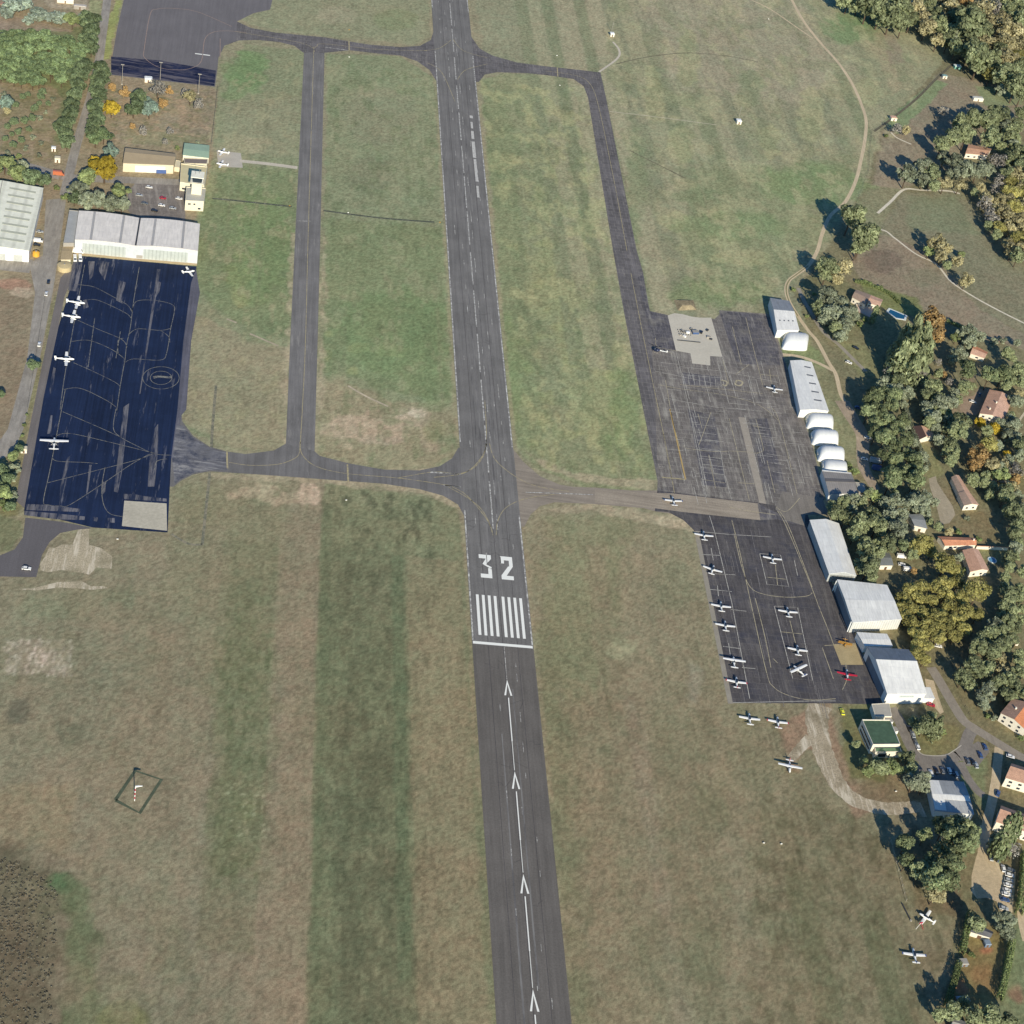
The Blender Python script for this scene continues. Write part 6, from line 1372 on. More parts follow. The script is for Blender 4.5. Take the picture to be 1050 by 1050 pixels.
for nm, q, h, lab_, roof_, ax in (('shed', C(820, 520, 7.5, [(592, 350), (682, 352), (716, 447), (622, 447)]), 3.2, 'grey roofed shed with white wall near the white vans', ribbed('weathered shed roof', (118, 122, 124), 0, 1, .2), 'AB'),
        ('shed', C(820, 520, 7.5, [(835, 60), (938, 58), (976, 163), (884, 140)]), 3.6, 'pale grey roofed shed at the top of the golden plane grove', plain('pale shed roof', (132, 136, 140)), 'AB'),
        ('shed', C(920, 920, 8.077, [(652, 222), (790, 290), (768, 332), (612, 285)]), 3, 'white walled shed with grey roof in the walled garden', plain('slate shed roof', (100, 100, 104)), 'AB'),
        ('shed', C(920, 920, 8.077, [(470, 1003), (600, 1050), (580, 1110), (450, 1080)]), 3.4, 'grey roofed shed at the bottom edge under the garden trees', plain('pale grey roof b', (150, 148, 146)), 'AB')):
    gable(nm, q, h, .7, lab_, 'shed', WALLW, roof_, axis=ax, doors=(('near', .4, .6, 2, BROWN),))
for nm, x, y, sx, sy, h, m_, rm_, lab_ in (('shed', 915.5, 123, 5, 4, 2.6, WALLW, TILE2, 'tiny pink roofed hut at the low end of the field fence'), ('shed', 981, 70, 6, 4, 2.6, plain('teal sheet', (120, 168, 156)), plain('white sheet roof', (206, 214, 210)), 'white roofed scrap shed by the top of the field fence'), ('shed', 968, 80, 4, 3, 2.4, WALLW, plain('teal roof', (120, 150, 150)), 'teal roofed scrap shed just below the white roofed one'),
        ('shed', 1002, 103, 9, 3.6, 2.6, WALLW, plain('pale poly roof', (190, 190, 186)), 'pale plastic covered shed among scrub near the woods'), ('shed', 967, 114, 6, 4, 2.4, WALLW, plain('straw roof', (184, 174, 146)), 'straw coloured shed beside the dark wood edge'),
        ('guard_hut', 59, 165.5, 3.4, 3.4, 2.8, WALLW, CREAM, 'small cream guard hut beside the left road'), ('equipment_hut', 152, 83.5, 5.0, 4.0, 2.8, WALLW, WHITE, 'white equipment hut at the edge of the far navy apron'),
        ('equipment_hut', 757, 126.5, 3.6, 3.6, 2.8, WALLW, WHITE, 'white equipment hut standing alone in the wide right field'), ('equipment_hut', 627.3, 37, 3.2, 3.2, 2.6, WALLW, WHITE, 'white equipment hut at the end of the pale path by the far taxiway corner'),
        ('shed', 1039, 660, 4, 3, 2.4, WALLW, WHITE, 'white hut between trees near the right edge'), ('shed', 888, 556.5, 4, 3, 2.6, WALLW, WHITE, 'white roofed cabin between trees east of the gabled hangar'), ('garden_shed', 1011, 969, 2.6, 2.6, 2.0, plain('blue sheet', (96, 116, 140)), plain('blue grey lid', (120, 134, 150)), 'small blue grey hut in the walled garden'), ('garden_shed', 987, 988.5, 3.4, 3.0, 1.8, plain('blue grey planks', (112, 122, 132)), GREYW, 'grey hut beside the hedge gap of the walled garden'), ('guard_hut', 55, 154.5, 2.6, 2.6, 2.4, WALLW, WHITE, 'small white hut behind the cream guard hut'),
        ('caravan', 985.5, 1027.5, 5.5, 2.3, 2.4, GREYW, plain('caravan roof', (172, 176, 184)), 'grey caravan in the shade at the foot of the walled garden'), ('pump_house', 24.5, 463, 3, 3, 2.2, WALLW, CREAM, 'tiny cream pump house in the shrubs beside the navy apron'), ('shed', 6, 8, 8, 4, 3, BROWN, TILE4, 'brown roofed barn at the top left corner'), ('shed', 67, 2, 12, 5, 3, WALLW, WHITE, 'white roofed barn at the top edge beside the left road'), ('shed', 82, 9, 9, 3, 2.6, GREYW, plain('pale long roof', (176, 170, 164)), 'long pale shed at the top left beside the road')):
    p = gp((x, y)); r = empty(nm, tuple(p), lab_, 'caravan' if nm == 'caravan' else 'hut'); rz = RROT+.1
    mb = MB(); mb.box((p.x, p.y, h/2), (sx, sy, h), rz); mb.build('wall', m_, r)
    mb = MB(); mb.box((p.x, p.y, h+.22), (sx+.5, sy+.5, .44), rz, .8); mb.build('roof', rm_, r)
    c_, s_ = math.cos(rz), math.sin(rz); mb = MB(); mb.box((p.x+s_*(sy/2+.02), p.y-c_*(sy/2+.02), 1.0), (.9, .1, 2.0 if h > 2.2 else 1.6), rz); mb.build('door', BROWN, r)
# pools
def pool(q, label, deep=(30, 84, 118), ring=None):
    ring = [gp(p).xy for p in q] if q else ring
    r = root_for('swimming_pool', ring, label, 'pool'); c = sum(ring, Vector((0, 0)))/len(ring)
    ins = [c+(p-c)*.8 for p in ring]; mb = MB(); n = len(ring)
    for i in range(n): j = (i+1) % n; mb.prism([(v.x, v.y) for v in (ring[i], ring[j], ins[j], ins[i])], 0.01, .35)
    mb.build('rim', plain('pool rim', (196, 204, 206)), r)
    m, t, b = newmat('pool water'); b.inputs['Base Color'].default_value = (*alb(*deep), 1); b.inputs['Roughness'].default_value = .08
    mb = MB(); mb.poly([(p.x, p.y, .22) for p in ins]); mb.build('water', m, r)
pool(C(860, 290, 7.5, [(362, 222), (385, 195), (528, 255), (515, 290), (440, 278)]), 'long rectangular pool in the tree shadow beside the villa')
c = gp((1017.2, 574.5)).xy; pool(None, 'round raised pool with pale rim beside the brown roofed house', (90, 140, 176), [c+Vector((2.7*math.cos(k*.3927), 2.7*math.sin(k*.3927))) for k in range(16)])

# ---- aircraft
gW = 'light aircraft parked along the west edge of the lower apron'; gL = 'light aircraft parked on the navy apron'; gC = 'light aircraft in the middle bays of the lower apron'; gG = 'light aircraft parked on the grass'
place_plane('twin', (77.5, 310.5), (1, .12), 'white twin engined aircraft nearest the double hangar on the west side of the navy apron', gL, 1.1)
place_plane('twin', (73, 325), (1, .12), 'white twin engined aircraft just below the northern twin on the navy apron', gL, 1.1)
place_plane('twin', (66, 368.5), (1, .05), 'white twin engined aircraft alone midway down the west side of the navy apron', gL, 1.1)
place_plane('high', (55.5, 456), (.06, -1), 'white straight winged aircraft facing north near the south west of the navy apron', gL, 1.25)
place_plane('low', (193, 279), (.95, -.12), 'white aircraft at the east corner of the double hangar', gL)
place_plane('low', (229, 156.5), (-1, -.25), 'northern of two white aircraft on the pale stand right of the terminal', 'aircraft on the pale stand')
place_plane('low', (228, 169), (-1, -.2), 'southern of two white aircraft on the pale stand right of the terminal', 'aircraft on the pale stand')
place_plane('low', (794, 399.5), (-.1, -1), 'lone white aircraft on the upper apron beside the long skylit hangar', 'aircraft on the upper apron')
place_plane('lowblue', (690.5, 514.5), (-.25, -1), 'white aircraft with blue fin taxiing on the tan concrete strip', 'aircraft on the upper apron')
for key, x, y, nose, l in (('low', 270, 262, (-.12, -1), 'northernmost white aircraft in the west row of the lower apron'), ('low', 308, 415, (.28, -1), 'white aircraft parked askew in the west row of the lower apron'), ('low', 347, 580, (-.1, -1), 'third white aircraft from the top of the west row'), ('low', 366, 667, (-.1, -1), 'fourth white aircraft from the top of the west row'), ('high', 404, 830, (-.1, -1), 'high winged white aircraft fifth from the top of the west row'), ('lowred', 416, 920, (-.06, -1), 'white aircraft with red wing tips at the bottom of the west row')):
    place_plane(key, (660+x/4.373, 490+y/4.373), nose, l, gW)
for key, x, y, nose, l in (('low', 577, 366, (-.12, -1), 'white aircraft in the painted upper box in the middle of the lower apron'), ('low', 647, 605, (-.2, -1), 'white aircraft at the top of the second painted bay on the lower apron'), ('low', 690, 776, (-.12, -1), 'white aircraft just above the one parked diagonally'), ('highblue', 697, 868, (-.75, -.7), 'white aircraft parked diagonally at the foot of the middle bays')):
    place_plane(key, (660+x/4.373, 490+y/4.373), nose, l, gC)
place_plane('red', (868.5, 692.5), (-.1, -1), 'aircraft with bright red wings below the ochre pad', 'coloured aircraft by the ochre pad')
place_plane('orange', (866.5, 659), (.0, 1), 'small yellowish orange biplane on the ochre concrete pad', 'coloured aircraft by the ochre pad', .72)
place_plane('low', (768.5, 738), (-.1, -1), 'white aircraft on the grass just below the apron, left of the red trimmed one', gG)
place_plane('lowred', (797.5, 741.5), (-.1, -1), 'white aircraft with red trim on the grass just below the apron', gG)
place_plane('highred', (809.5, 786), (.02, 1), 'high winged aircraft with red fin alone on the grass left of the gravel path', gG)
place_plane('low', (950.5, 942), (-.85, -.55), 'white aircraft parked aslant beside the red and white barrier in the lower right grass', gG, .95)
place_plane('lowblue', (937.5, 980.5), (-.22, -1), 'white aircraft with pale blue fin lowest in the right hand grass', gG)
# helicopter
p = gp((673, 361)); hl = empty('helicopter', (p.x, p.y, .07), 'dark blue helicopter standing left of the pale concrete pad', 'helicopter', None, 0)
mb = MB(); mb.tube([(-2.4, 0, 1.4), (-2.0, 0, 1.4), (-.8, 0, 1.5), (.8, 0, 1.6), (2.0, 0, 1.8)], [.1, .7, 1.15, 1.05, .3], 12); mb.build('cabin', plain('heli dark blue', (38, 46, 74), .3), hl, smooth=True, local=True)
mb = MB(); mb.tube([(-2.3, 0, 1.55), (-1.7, 0, 1.75), (-.9, 0, 1.95)], [.3, .72, .95], 10); mb.build('windscreen', GLASS, hl, smooth=True, local=True)
mb = MB(); mb.tube([(1.4, 0, 1.8), (6.4, 0, 2.2)], [.34, .14], 8); tb = mb.build('tail_boom', WHITE, hl, local=True); mb = MB(); mb.box((6.4, 0, 2.6), (.6, .1, 1.4)); mb.build('fin', WHITE, tb, local=True); mb = MB(); mb.box((6.45, .2, 2.3), (.14, .05, 1.8)); mb.build('tail_rotor', PDK, tb, local=True)
mb = MB(); mb.tube([(0, 0, 2.4), (0, 0, 3.1)], .14, 6)
for k in range(3): an = .5+k*2.094; mb.tube([(0, 0, 3.05), (5.2*math.cos(an), 5.2*math.sin(an), 2.95)], (.16), 4)
mb.build('rotor', PDK, hl, local=True)
for s in (-1, 1):
    mb = MB(); mb.tube([(-1.9, s*1.0, .2), (-1.6, s*1.0, .06), (1.5, s*1.0, .06)], .06, 5)
    for x in (-.8, .8): mb.tube([(x, s*1.0, .06), (x, s*.6, .8)], .05, 5)
    mb.build('skid', GREYW, hl, local=True)
hl.rotation_euler[2] = G(680, 365).xy.__sub__(G(672, 361).xy).angle_signed(Vector((1, 0))) if 0 else math.atan2((G(682, 364)-G(672, 361)).y, (G(682, 364)-G(672, 361)).x)
# people / goods on the pale pad: trolleys and boxes
for k, (x, y, s, cm, l) in enumerate(((318, 270, 2.6, CP['blue'], 'blue tarpaulin covered trolley on the pale concrete pad'), (345, 268, 1.6, CP['black'], 'black box right of the blue trolley on the pale concrete pad'), (262, 262, 1.4, DARKM, 'dark crate at the left of the pale concrete pad'), (285, 268, 1.4, WHITE, 'white crate left of the blue trolley on the pale pad'), (300, 252, 1.2, DARKM, 'dark crate upper left of the blue trolley'), (270, 285, 1.2, WHITE, 'white crate lower left on the pale pad'), (378, 290, 1.5, GREYW, 'grey crate at the right of the pale pad'), (372, 258, 1.2, DARKM, 'dark crate at the upper right of the pale pad'), (250, 278, 1.0, GREYW, 'small grey crate at the far left of the pale pad'), (388, 298, 1.1, DARKM, 'small dark crate at the far right of the pale pad'))):
    p = gp((640+x/4.37, 280+y/4.37)); r = empty('equipment_crate' if k else 'equipment_trolley', (p.x, p.y, .05), l, 'crate' if k else 'trolley')
    mb = MB(); mb.box((p.x, p.y, s*.3+.05), (s*1.6, s, s*.6), .2+k); mb.build('body', cm, r); mb = MB(); mb.box((p.x, p.y, s*.6+.09), (s*1.65, s*1.05, .08), .2+k); mb.build('lid', cm if k % 2 else GREYW, r)
# rows of small chairs / cones lines seen as ticks on the pad
mb = MB()
for k in range(26): a = G(640+(240+k*4)/4.37, 280+(302+k*.4)/4.37); mb.box((a.x, a.y, .3), (.35, .35, .5))
for k in range(20): a = G(640+(240+k*3.4)/4.37, 280+(255+k*.5+(k % 3)*8)/4.37); mb.box((a.x, a.y, .3), (.4, .4, .5))
o = mb.build('chair_rows', DARKM); tag(o, 'rows of small dark chairs set out on the pale concrete pad', 'chairs', kind='stuff')

# ---- cars
D2 = lambda x0, y0, s, x, y: (x0+x/s, y0+y/s)
gP = 'cars in the car park by the control tower'
for x, y, c_, l in ((577, 808, 'silver', 'silver car at the west end of the tower car park'), (675, 820, 'red', 'red car in the middle of the tower car park'), (670, 850, 'white', 'white car just below the red one in the tower car park'), (742, 822, 'white', 'white car against the control tower wall')): place_car(D2(0, 0, 4.04, x, y), (1, .15), c_, l, gP)
for x, y, c_, l in ((600, 842, 'grey', 'grey car low in the west half of the tower car park'), (640, 872, 'black', 'dark car lowest in the middle of the tower car park'), (716, 862, 'silver', 'silver car low in the east half of the tower car park'), (618, 775, 'white', 'white car at the top of the tower car park')): place_car(D2(0, 0, 4.04, x, y), (1, .15), c_, l, gP)
gQ = 'vehicles beside the long warehouse'
for x, y, c_, k, l in ((268, 836, 'silver', 'car', 'silver car northernmost beside the long warehouse'), (258, 900, 'white', 'van', 'white van beside the long warehouse'), (248, 925, 'black', 'car', 'dark car behind the white van beside the warehouse')): place_car(D2(0, 110, 6.56, x, y), (1, .1), c_, l, gQ, k)
for x, c_, l in ((504, 'white', 'left of two white vans parked at the corner of the double hangar'), (540, 'white', 'right of two white vans parked at the corner of the double hangar')): place_car(D2(0, 110, 6.56, x, 1020), (.1, 1), c_, l, 'white vans at the double hangar', 'van')
place_car(D2(0, 110, 6.56, 395, 450), (1, .1), 'orange', 'dull orange truck at the crossroads on the left road', None, 'truck')
place_car(D2(0, 110, 6.56, 522, 972), (1, .1), 'white', 'white truck against the front left of the double hangar', None, 'truck')
mb = MB(); p = gp((37, 262)); ty = empty('storage_tank', tuple(p), 'squat orange yellow tank at the corner of the long warehouse', 'tank'); mb.tube([(p.x, p.y, 0), (p.x, p.y, 2.4), (p.x, p.y, 3)], [2.1, 2.1, 1.0], 16); mb.build('body', plain('orange tank', (206, 158, 62)), ty); mb = MB(); mb.tube([(p.x, p.y, 3), (p.x, p.y, 3.4)], .5, 8); mb.build('hatch', GREYW, ty)
for x, y, c_, l in ((180, 68, 'black', 'dark car north on the left road beside the navy apron'), (172, 112, 'white', 'small white car on the left road'), (146, 300, 'white', 'white car at the roadside left of the navy apron')): place_car(D2(0, 270, 3.62, x, y), (.2, -1), c_, l, 'cars on the left road')
place_car((27.2, 582.8), (1, .1), 'white', 'white car alone on the lower left service road')
gK = 'cars parked nose up north of the workshop'
for k, (x, y, c_) in enumerate(((662, 508, 'white'), (700, 492, 'black'), (745, 490, 'grey'), (795, 492, 'white'), (818, 500, 'black'), (845, 520, 'silver'))): place_car(D2(860, 720, 7, x, y), (-.35, -1), c_, ('leftmost', 'second from the left', 'third from the left', 'fourth from the left', 'fifth from the left', 'rightmost')[k]+f' car, {c_}, in the row north of the workshop', gK)
gI = 'cars along the west side of the tree island'
for k, (x, y, c_) in enumerate(((508, 190, 'black'), (532, 232, 'silver'), (548, 280, 'grey'), (566, 318, 'white'))): place_car(D2(860, 720, 7, x, y), (-.4, -1), c_, ('topmost', 'second', 'third', 'lowest')[k]+f' car, {c_}, beside the tree island', gI)
gE = 'cars in the small lot east of the tree island'
for k, (x, y, c_) in enumerate(((925, 422, 'grey'), (960, 428, 'black'), (985, 450, 'silver'), (1015, 378, 'blue'), (1048, 320, 'blue'))): place_car(D2(860, 720, 7, x, y), (-.4, -1), c_, ('leftmost', 'second', 'third', 'fourth', 'rightmost')[k]+f' car, {c_}, in the small lot east of the island', gE)
place_car(D2(860, 720, 7, 25, 68), (-.35, -1), 'yellow', 'bright yellow car on the grass below the apron corner')
place_car(D2(860, 720, 7, 662, 18), (1, .3), 'red', 'red car in the shade at the corner of the tall hangar')
place_car(D2(930, 650, 8.75, 280, 108), (1, .2), 'white', 'white car under the edge of the golden plane trees')
for k, (x, y, c_) in enumerate(((590, 305, 'silver'), (665, 325, 'grey'), (722, 425, 'white'), (795, 440, 'grey'), (790, 497, 'white'), (782, 552, 'silver'), (775, 605, 'white'), (765, 660, 'white'), (755, 702, 'white'), (742, 762, 'blue'), (730, 855, 'silver'))):
    place_car(D2(960, 850, 10.5, x, y), (1, .25) if k > 2 else (-.2, -1), c_, ('first', 'second', 'third', 'fourth', 'fifth', 'sixth', 'seventh', 'eighth', 'ninth', 'tenth', 'last')[k]+f' car from the top, {c_}, around the sandy yard in the lower right', 'cars around the sandy yard')
place_car(D2(990, 770, 9.55, 320, 415), (.3, -1), 'blue', 'blue car in the shade between the two white houses')
place_car(D2(990, 770, 9.55, 440, 55), (1, .3), 'white', 'white car on the road above the upper of the two white houses')
place_car(D2(860, 290, 7.5, 78, 612), (1, .4), 'white', 'white car on the grass beside the grey lane'); place_car(D2(860, 290, 7.5, 132, 500), (1, .5), 'black', 'dark car on the lawn below the villa')
gV = 'white vehicles behind the grey roofed shed'
for k, (x, y, kd) in enumerate(((780, 382, 'van'), (786, 440, 'car'), (830, 482, 'van'))): place_car(D2(820, 520, 7.5, x, y), (1, .1), 'white', ('northern white van', 'white car', 'southern white van')[k]+' behind the grey roofed shed', gV, kd)
gY = 'vehicles in the shade of the pine row'
for k, (x, y, c_, kd) in enumerate(((322, 225, 'blue', 'car'), (402, 475, 'white', 'car'), (465, 672, 'silver', 'truck'), (482, 735, 'blue', 'truck'), (375, 650, 'white', 'car'))): place_car(D2(840, 390, 8.075, x, y), (1, .2), c_, ('blue car at the top of the yard', 'white car at the yard edge', 'silver truck', 'blue truck', 'white car on the lane')[k]+' in the shade of the pine row', gY, kd)
place_car(D2(930, 430, 8.075, 605, 518), (1, .1), 'white', 'white car behind the long narrow house'); place_car(D2(930, 330, 8.75, 592, 717), (1, .3), 'white', 'white car in the courtyard of the large house'); place_car(D2(930, 330, 8.75, 652, 655), (-.4, 1), 'grey', 'grey car in the shade of the large house')

# ---- lamps, masts, signs, fences
for k, (x, y, l) in enumerate(((125, 86.5, 'left'), (164, 84, 'middle'), (203.5, 96, 'right'))):
    p = gp((x, y)); r = empty('flood_light', tuple(p), f'{l} of the three tall floodlight masts at the far navy apron', 'lamp', 'floodlight masts'); hh = 15
    mb = MB(); mb.tube([(p.x, p.y, 0), (p.x, p.y, hh)], [.22, .12], 8); mb.build('mast', GREYW, r); mb = MB(); mb.box((p.x, p.y, hh+.1), (2.4, .5, .5)); mb.build('lamp_head', GREYW, r); mb = MB(); mb.box((p.x, p.y, .2), (1.2, 1.2, .4)); mb.build('base', CONCW, r)
def striped_mast(px, h, lab_, lean=(0, 0)):
    p = gp(px); r = empty('wind_mast', tuple(p), lab_, 'mast'); n = 7
    for k in range(n):
        mb = MB(); mb.tube([(p.x+lean[0]*k*h/n, p.y+lean[1]*k*h/n, h*k/n), (p.x+lean[0]*(k+1)*h/n, p.y+lean[1]*(k+1)*h/n, h*(k+1)/n)], .2, 8); mb.build('band', PRED if k % 2 else PW, r)
    mb = MB(); a = Vector((p.x+lean[0]*h, p.y+lean[1]*h, h)); mb.tube([a, a+Vector((1.2, .5, -.1)), a+Vector((2.8, 1.1, -.5))], [.45, .38, .2], 8, False); mb.build('wind_sock', PW, r)
striped_mast((138, 821), 9, 'red and white striped wind mast inside the square ditch in the lower left grass')
mb = MB(); p0 = [G(*p) for p in C(0, 640, 2.561, [(303, 462), (355, 385), (424, 408), (367, 496), (303, 462)])]
for a, b in zip(p0[:-1], p0[1:]):
    pass
ribbons('ditch', [C(0, 640, 2.561, [(303, 462), (355, 385), (424, 408), (367, 496), (303, 462)])], 1.6, plain('ditch growth', (78, 86, 70), .95, .3, .5), .012, smooth=False)
p = gp((943, 949.5)); r = empty('barrier', tuple(p), 'red and white barrier frame beside the aslant white aircraft', 'barrier')
for k, (dx, dy) in enumerate(((-2.2, -1.8), (1.2, -1.8), (-.3, 1.6))):
    mb = MB(); mb.tube([(p.x, p.y, 2.4), (p.x+dx, p.y+dy, 0)], .09, 6); mb.build('leg', PRED if k % 2 else PW, r)
mb = MB(); mb.box((p.x, p.y, 2.2), (1.8, .2, .9), .4); mb.build('panel', PRED, r)
for (x, y, l) in ((757.5, 120, 'in the wide right field beside its hut'), (627, 33, 'beside the hut at the far taxiway corner')):
    p = gp((x, y)); r = empty('antenna_mast', tuple(p), 'slim antenna mast '+l, 'mast'); mb = MB(); mb.tube([(p.x, p.y, 0), (p.x, p.y, 9)], .12, 6); mb.build('mast', GREYW, r); mb = MB(); mb.tube([(p.x-1, p.y, 7), (p.x+1, p.y, 7)], .06, 5); mb.tube([(p.x-.7, p.y, 8.4), (p.x+.7, p.y, 8.4)], .06, 5); mb.build('crossbar', GREYW, r)
for (px_, l, cm) in (((355, 513.5), 'white marker board in the grass below the left taxiway', PW), ((358, 59), 'white and orange sign board below the far taxiway', PW), ((358, 31), 'small orange sign board above the far taxiway', PORA), ((297, 211.5), 'yellow cross marker on the drain left of the parallel taxiway', PORA), ((451, 228.5), 'yellow cross marker at the drain end by the runway', PORA), ((574, 88), 'white sign board right of the runway below the far taxiway', PW), ((571, 57.5), 'white sign board above the far taxiway', PW), ((357, 218.6), 'white marker box on the drain between taxiway and runway', PW), ((783, 865), 'small white marker in the right hand grass, left one', PW), ((801, 866), 'small white marker in the right hand grass, right one', PW), ((788, 20), 'white marker at the top of the wide right field', PW), ((918.5, 812), 'small white marker in the bare earth by the gravel path', PW), ((120.5, 553.5), 'small white marker below the navy apron', PW)):
    p = gp(px_); r = empty('marker_board', tuple(p), l, 'sign'); mb = MB(); mb.box((p.x, p.y, .5), (.9, .12, .5), .1); mb.build('board', cm, r)
    for s in (-1, 1): mb = MB(); mb.box((p.x+s*.35, p.y+.02, .15), (.08, .08, .4)); mb.build('leg', GREYW, r)
mb = MB()
for k, (x, y) in enumerate(((236, 851), (228, 857), (231, 854), (225, 849))): pass
FM = plain('galvanised wire', (92, 92, 88))
fence([(223, 90), (220, 120), (216.5, 149)], 2.0, 'dark wire fence along the east side of the scrub plot by the far navy apron', FM)
fence(C(860, 0, 5.526, [(690, 325), (560, 440), (440, 560), (310, 665), (200, 745)]), 1.8, 'diagonal wire fence across the fields at the upper right', FM)
fence(C(850, 810, 4.375, [(275, 232), (290, 290), (320, 400), (345, 500)]), 1.6, 'short pale fence running down the lower right grass', plain('pale rail', (170, 164, 152)))
fence([(37, 300), (47, 300), (40, 345), (28, 420)][1:], 1.6, 'wire fence between the left road and the navy apron', FM)
fence(C(800, 0, 4.2, [(395, 560), (385, 640), (380, 740), (330, 870)]), 1.4, 'wire fence beside the dirt track at the upper right', FM)
fence(C(860, 720, 7, [(880, -10), (950, 130)]), 1.6, 'short dark fence by the east road junction', DARKM)
mb = MB(); a, b = gp(C(920, 920, 8.077, [(38, 55)])[0]), gp(C(920, 920, 8.077, [(108, 190)])[0])
o = empty('pipe', tuple(a), 'long black pipe lying in the lower right grass', 'pipe'); mb.tube([a+Vector((0, 0, .3)), b+Vector((0, 0, .3))], .32, 8); mb.build('body', DARKM, o); mb = MB(); mb.tube([b+Vector((0, 0, .3)), b+(b-a).normalized()*.8+Vector((0, 0, .3))], .42, 8); mb.build('end_cap', GREYW, o)
# gate posts between the wing of the apron edge and the road: concrete bund north of the upper apron
tr = [gp(p).xy for p in C(640, 280, 4.37, [(222, 120), (310, 122), (325, 165), (240, 168)])]
r = root_for('earth_bund', tr, 'straw coloured mown earth bund above the pale concrete pad', 'bund'); c = sum(tr, Vector((0, 0)))/4; mb = MB(); k = 0
mb.v = [(p.x, p.y, 0) for p in tr]+[(c.x+(p.x-c.x)*.5, c.y+(p.y-c.y)*.5, 1.8) for p in tr]; mb.f = [(4, 5, 6, 7)]+[(i, (i+1) % 4, 4+(i+1) % 4, 4+i) for i in range(4)]
mb.build('bank', plain('straw bank', (136, 124, 100), .95, .35, .6), r)
# ------------------------------------------------------------------ vegetation
o, p, g, y, og, ye, b, ol = 'oak', 'pine', 'gold', 'ochre', 'orange', 'yellow', 'bare', 'olive'
trees(860, 0, 5.526, [(60, -10, 90, o), (170, 30, 110, o), (240, 60, 110, o), (300, 90, 110, o), (370, 60, 110, o), (365, 130, 90, o), (330, 15, 100, o), (440, 50, 110, y), (470, 110, 90, y), (410, 110, 80, o), (540, 80, 90, o), (560, 130, 90, o), (640, 50, 100, y), (600, 160, 80, o), (730, 130, 160, o), (665, 215, 80, ol), (720, 20, 80, og), (820, 60, 120, y), (865, 130, 100, y), (800, 330, 130, o), (740, 285, 80, ol), (960, 180, 120, y), (1020, 190, 100, y), (940, 250, 110, y), (1010, 265, 100, y), (960, 340, 120, y), (900, 265, 80, y), (930, 430, 110, o), (1010, 470, 120, o), (1035, 385, 90, o), (890, 45, 80, b), (970, 60, 80, o), (590, 15, 80, y), (800, 200, 90, o), (640, 270, 40, 'dryshrub'), (530, 185, 40, 'shrub'), (120, 0, 90, o), (500, 10, 90, o), (90, 40, 70, o), (20, 5, 70, o), (210, 10, 100, o), (250, 110, 70, o), (690, 90, 110, o), (760, 80, 90, o), (780, 140, 90, o), (830, 180, 90, o), (700, 170, 90, o), (850, 250, 90, y), (880, 330, 90, o), (1040, 130, 100, o), (1000, 110, 90, o), (930, 120, 90, y), (1030, 320, 90, g), (870, 390, 80, o), (980, 420, 100, o), (920, 510, 60, ol), (1040, 520, 90, o), (520, 150, 60, ol), (480, 170, 50, 'dryshrub'), (1010, 20, 60, b), (640, 210, 60, o)], 'in the woods at the top right corner')
trees(900, 110, 7, [(210, 480, 130, ol), (330, 430, 130, ol), (390, 480, 110, o), (460, 260, 120, o), (540, 220, 120, o), (640, 190, 130, o), (600, 110, 110, o), (700, 80, 130, o), (800, 90, 130, o), (890, 70, 120, o), (810, 220, 130, o), (550, 390, 120, ol), (640, 440, 120, ol), (720, 450, 120, ol), (795, 450, 90, ol), (480, 550, 100, y), (585, 560, 90, y), (400, 560, 80, o), (330, 520, 90, ol), (860, 380, 110, b), (940, 200, 100, o), (1000, 130, 90, o), (880, 280, 70, o), (140, 150, 75, b), (205, 165, 60, y), (545, 480, 90, ol), (1000, 230, 80, o), (960, 380, 90, o), (1040, 330, 100, o), (760, 360, 60, o), (60, 205, 30, 'shrub'), (470, 30, 70, b), (480, 360, 90, ol)], 'around the secluded orange roofed house')
trees(900, 110, 7, [(1000, 480, 110, y), (845, 580, 70, b), (740, 580, 70, y), (780, 660, 95, y), (800, 760, 85, b), (880, 680, 100, y), (960, 610, 110, g), (1030, 590, 100, y), (905, 760, 100, y), (985, 720, 110, g), (1045, 700, 100, y), (1005, 810, 100, y), (880, 860, 90, g), (945, 870, 100, y), (1040, 890, 90, y), (830, 810, 60, b), (1000, 940, 110, g), (930, 980, 90, y), (1050, 1000, 100, y), (1010, 1060, 100, o), (880, 520, 80, b), (960, 540, 90, g), (930, 640, 80, y), (830, 690, 80, y), (860, 740, 80, y), (1060, 600, 100, g), (1060, 820, 100, y), (960, 800, 90, y), (800, 850, 60, o), (860, 920, 70, o), (700, 610, 60, o), (920, 470, 90, o), (1040, 420, 100, o)], 'in the golden wood at the right edge')
trees(800, 190, 6.56, [(480, 195, 160, o), (560, 330, 180, o), (525, 410, 110, o), (320, 560, 130, o), (415, 550, 110, y), (385, 630, 80, y), (320, 740, 130, ol), (265, 830, 90, o), (340, 860, 120, ol), (420, 800, 110, ol), (465, 860, 120, ol), (440, 940, 110, ol), (380, 965, 80, o), (405, 1015, 80, ol), (300, 900, 80, ol), (230, 730, 30, 'shrub'), (90, 700, 36, 'shrub'), (600, 655, 40, 'shrub'), (680, 690, 40, 'shrub'), (560, 645, 40, 'shrub'), (780, 780, 50, 'shrub'), (520, 900, 46, 'dryshrub'), (180, 880, 30, 'shrub'), (630, 880, 40, 'cypress')], 'between the dirt track and the villa')
trees(780, 240, 3.889, [(700, 40, 66, y), (720, 90, 50, y), (784, 110, 44, y), (818, 186, 50, y), (740, 122, 36, o), (672, 70, 44, 'bright'), (745, 60, 40, y), (800, 80, 30, 'bright')], 'along the chalk path between the fields')
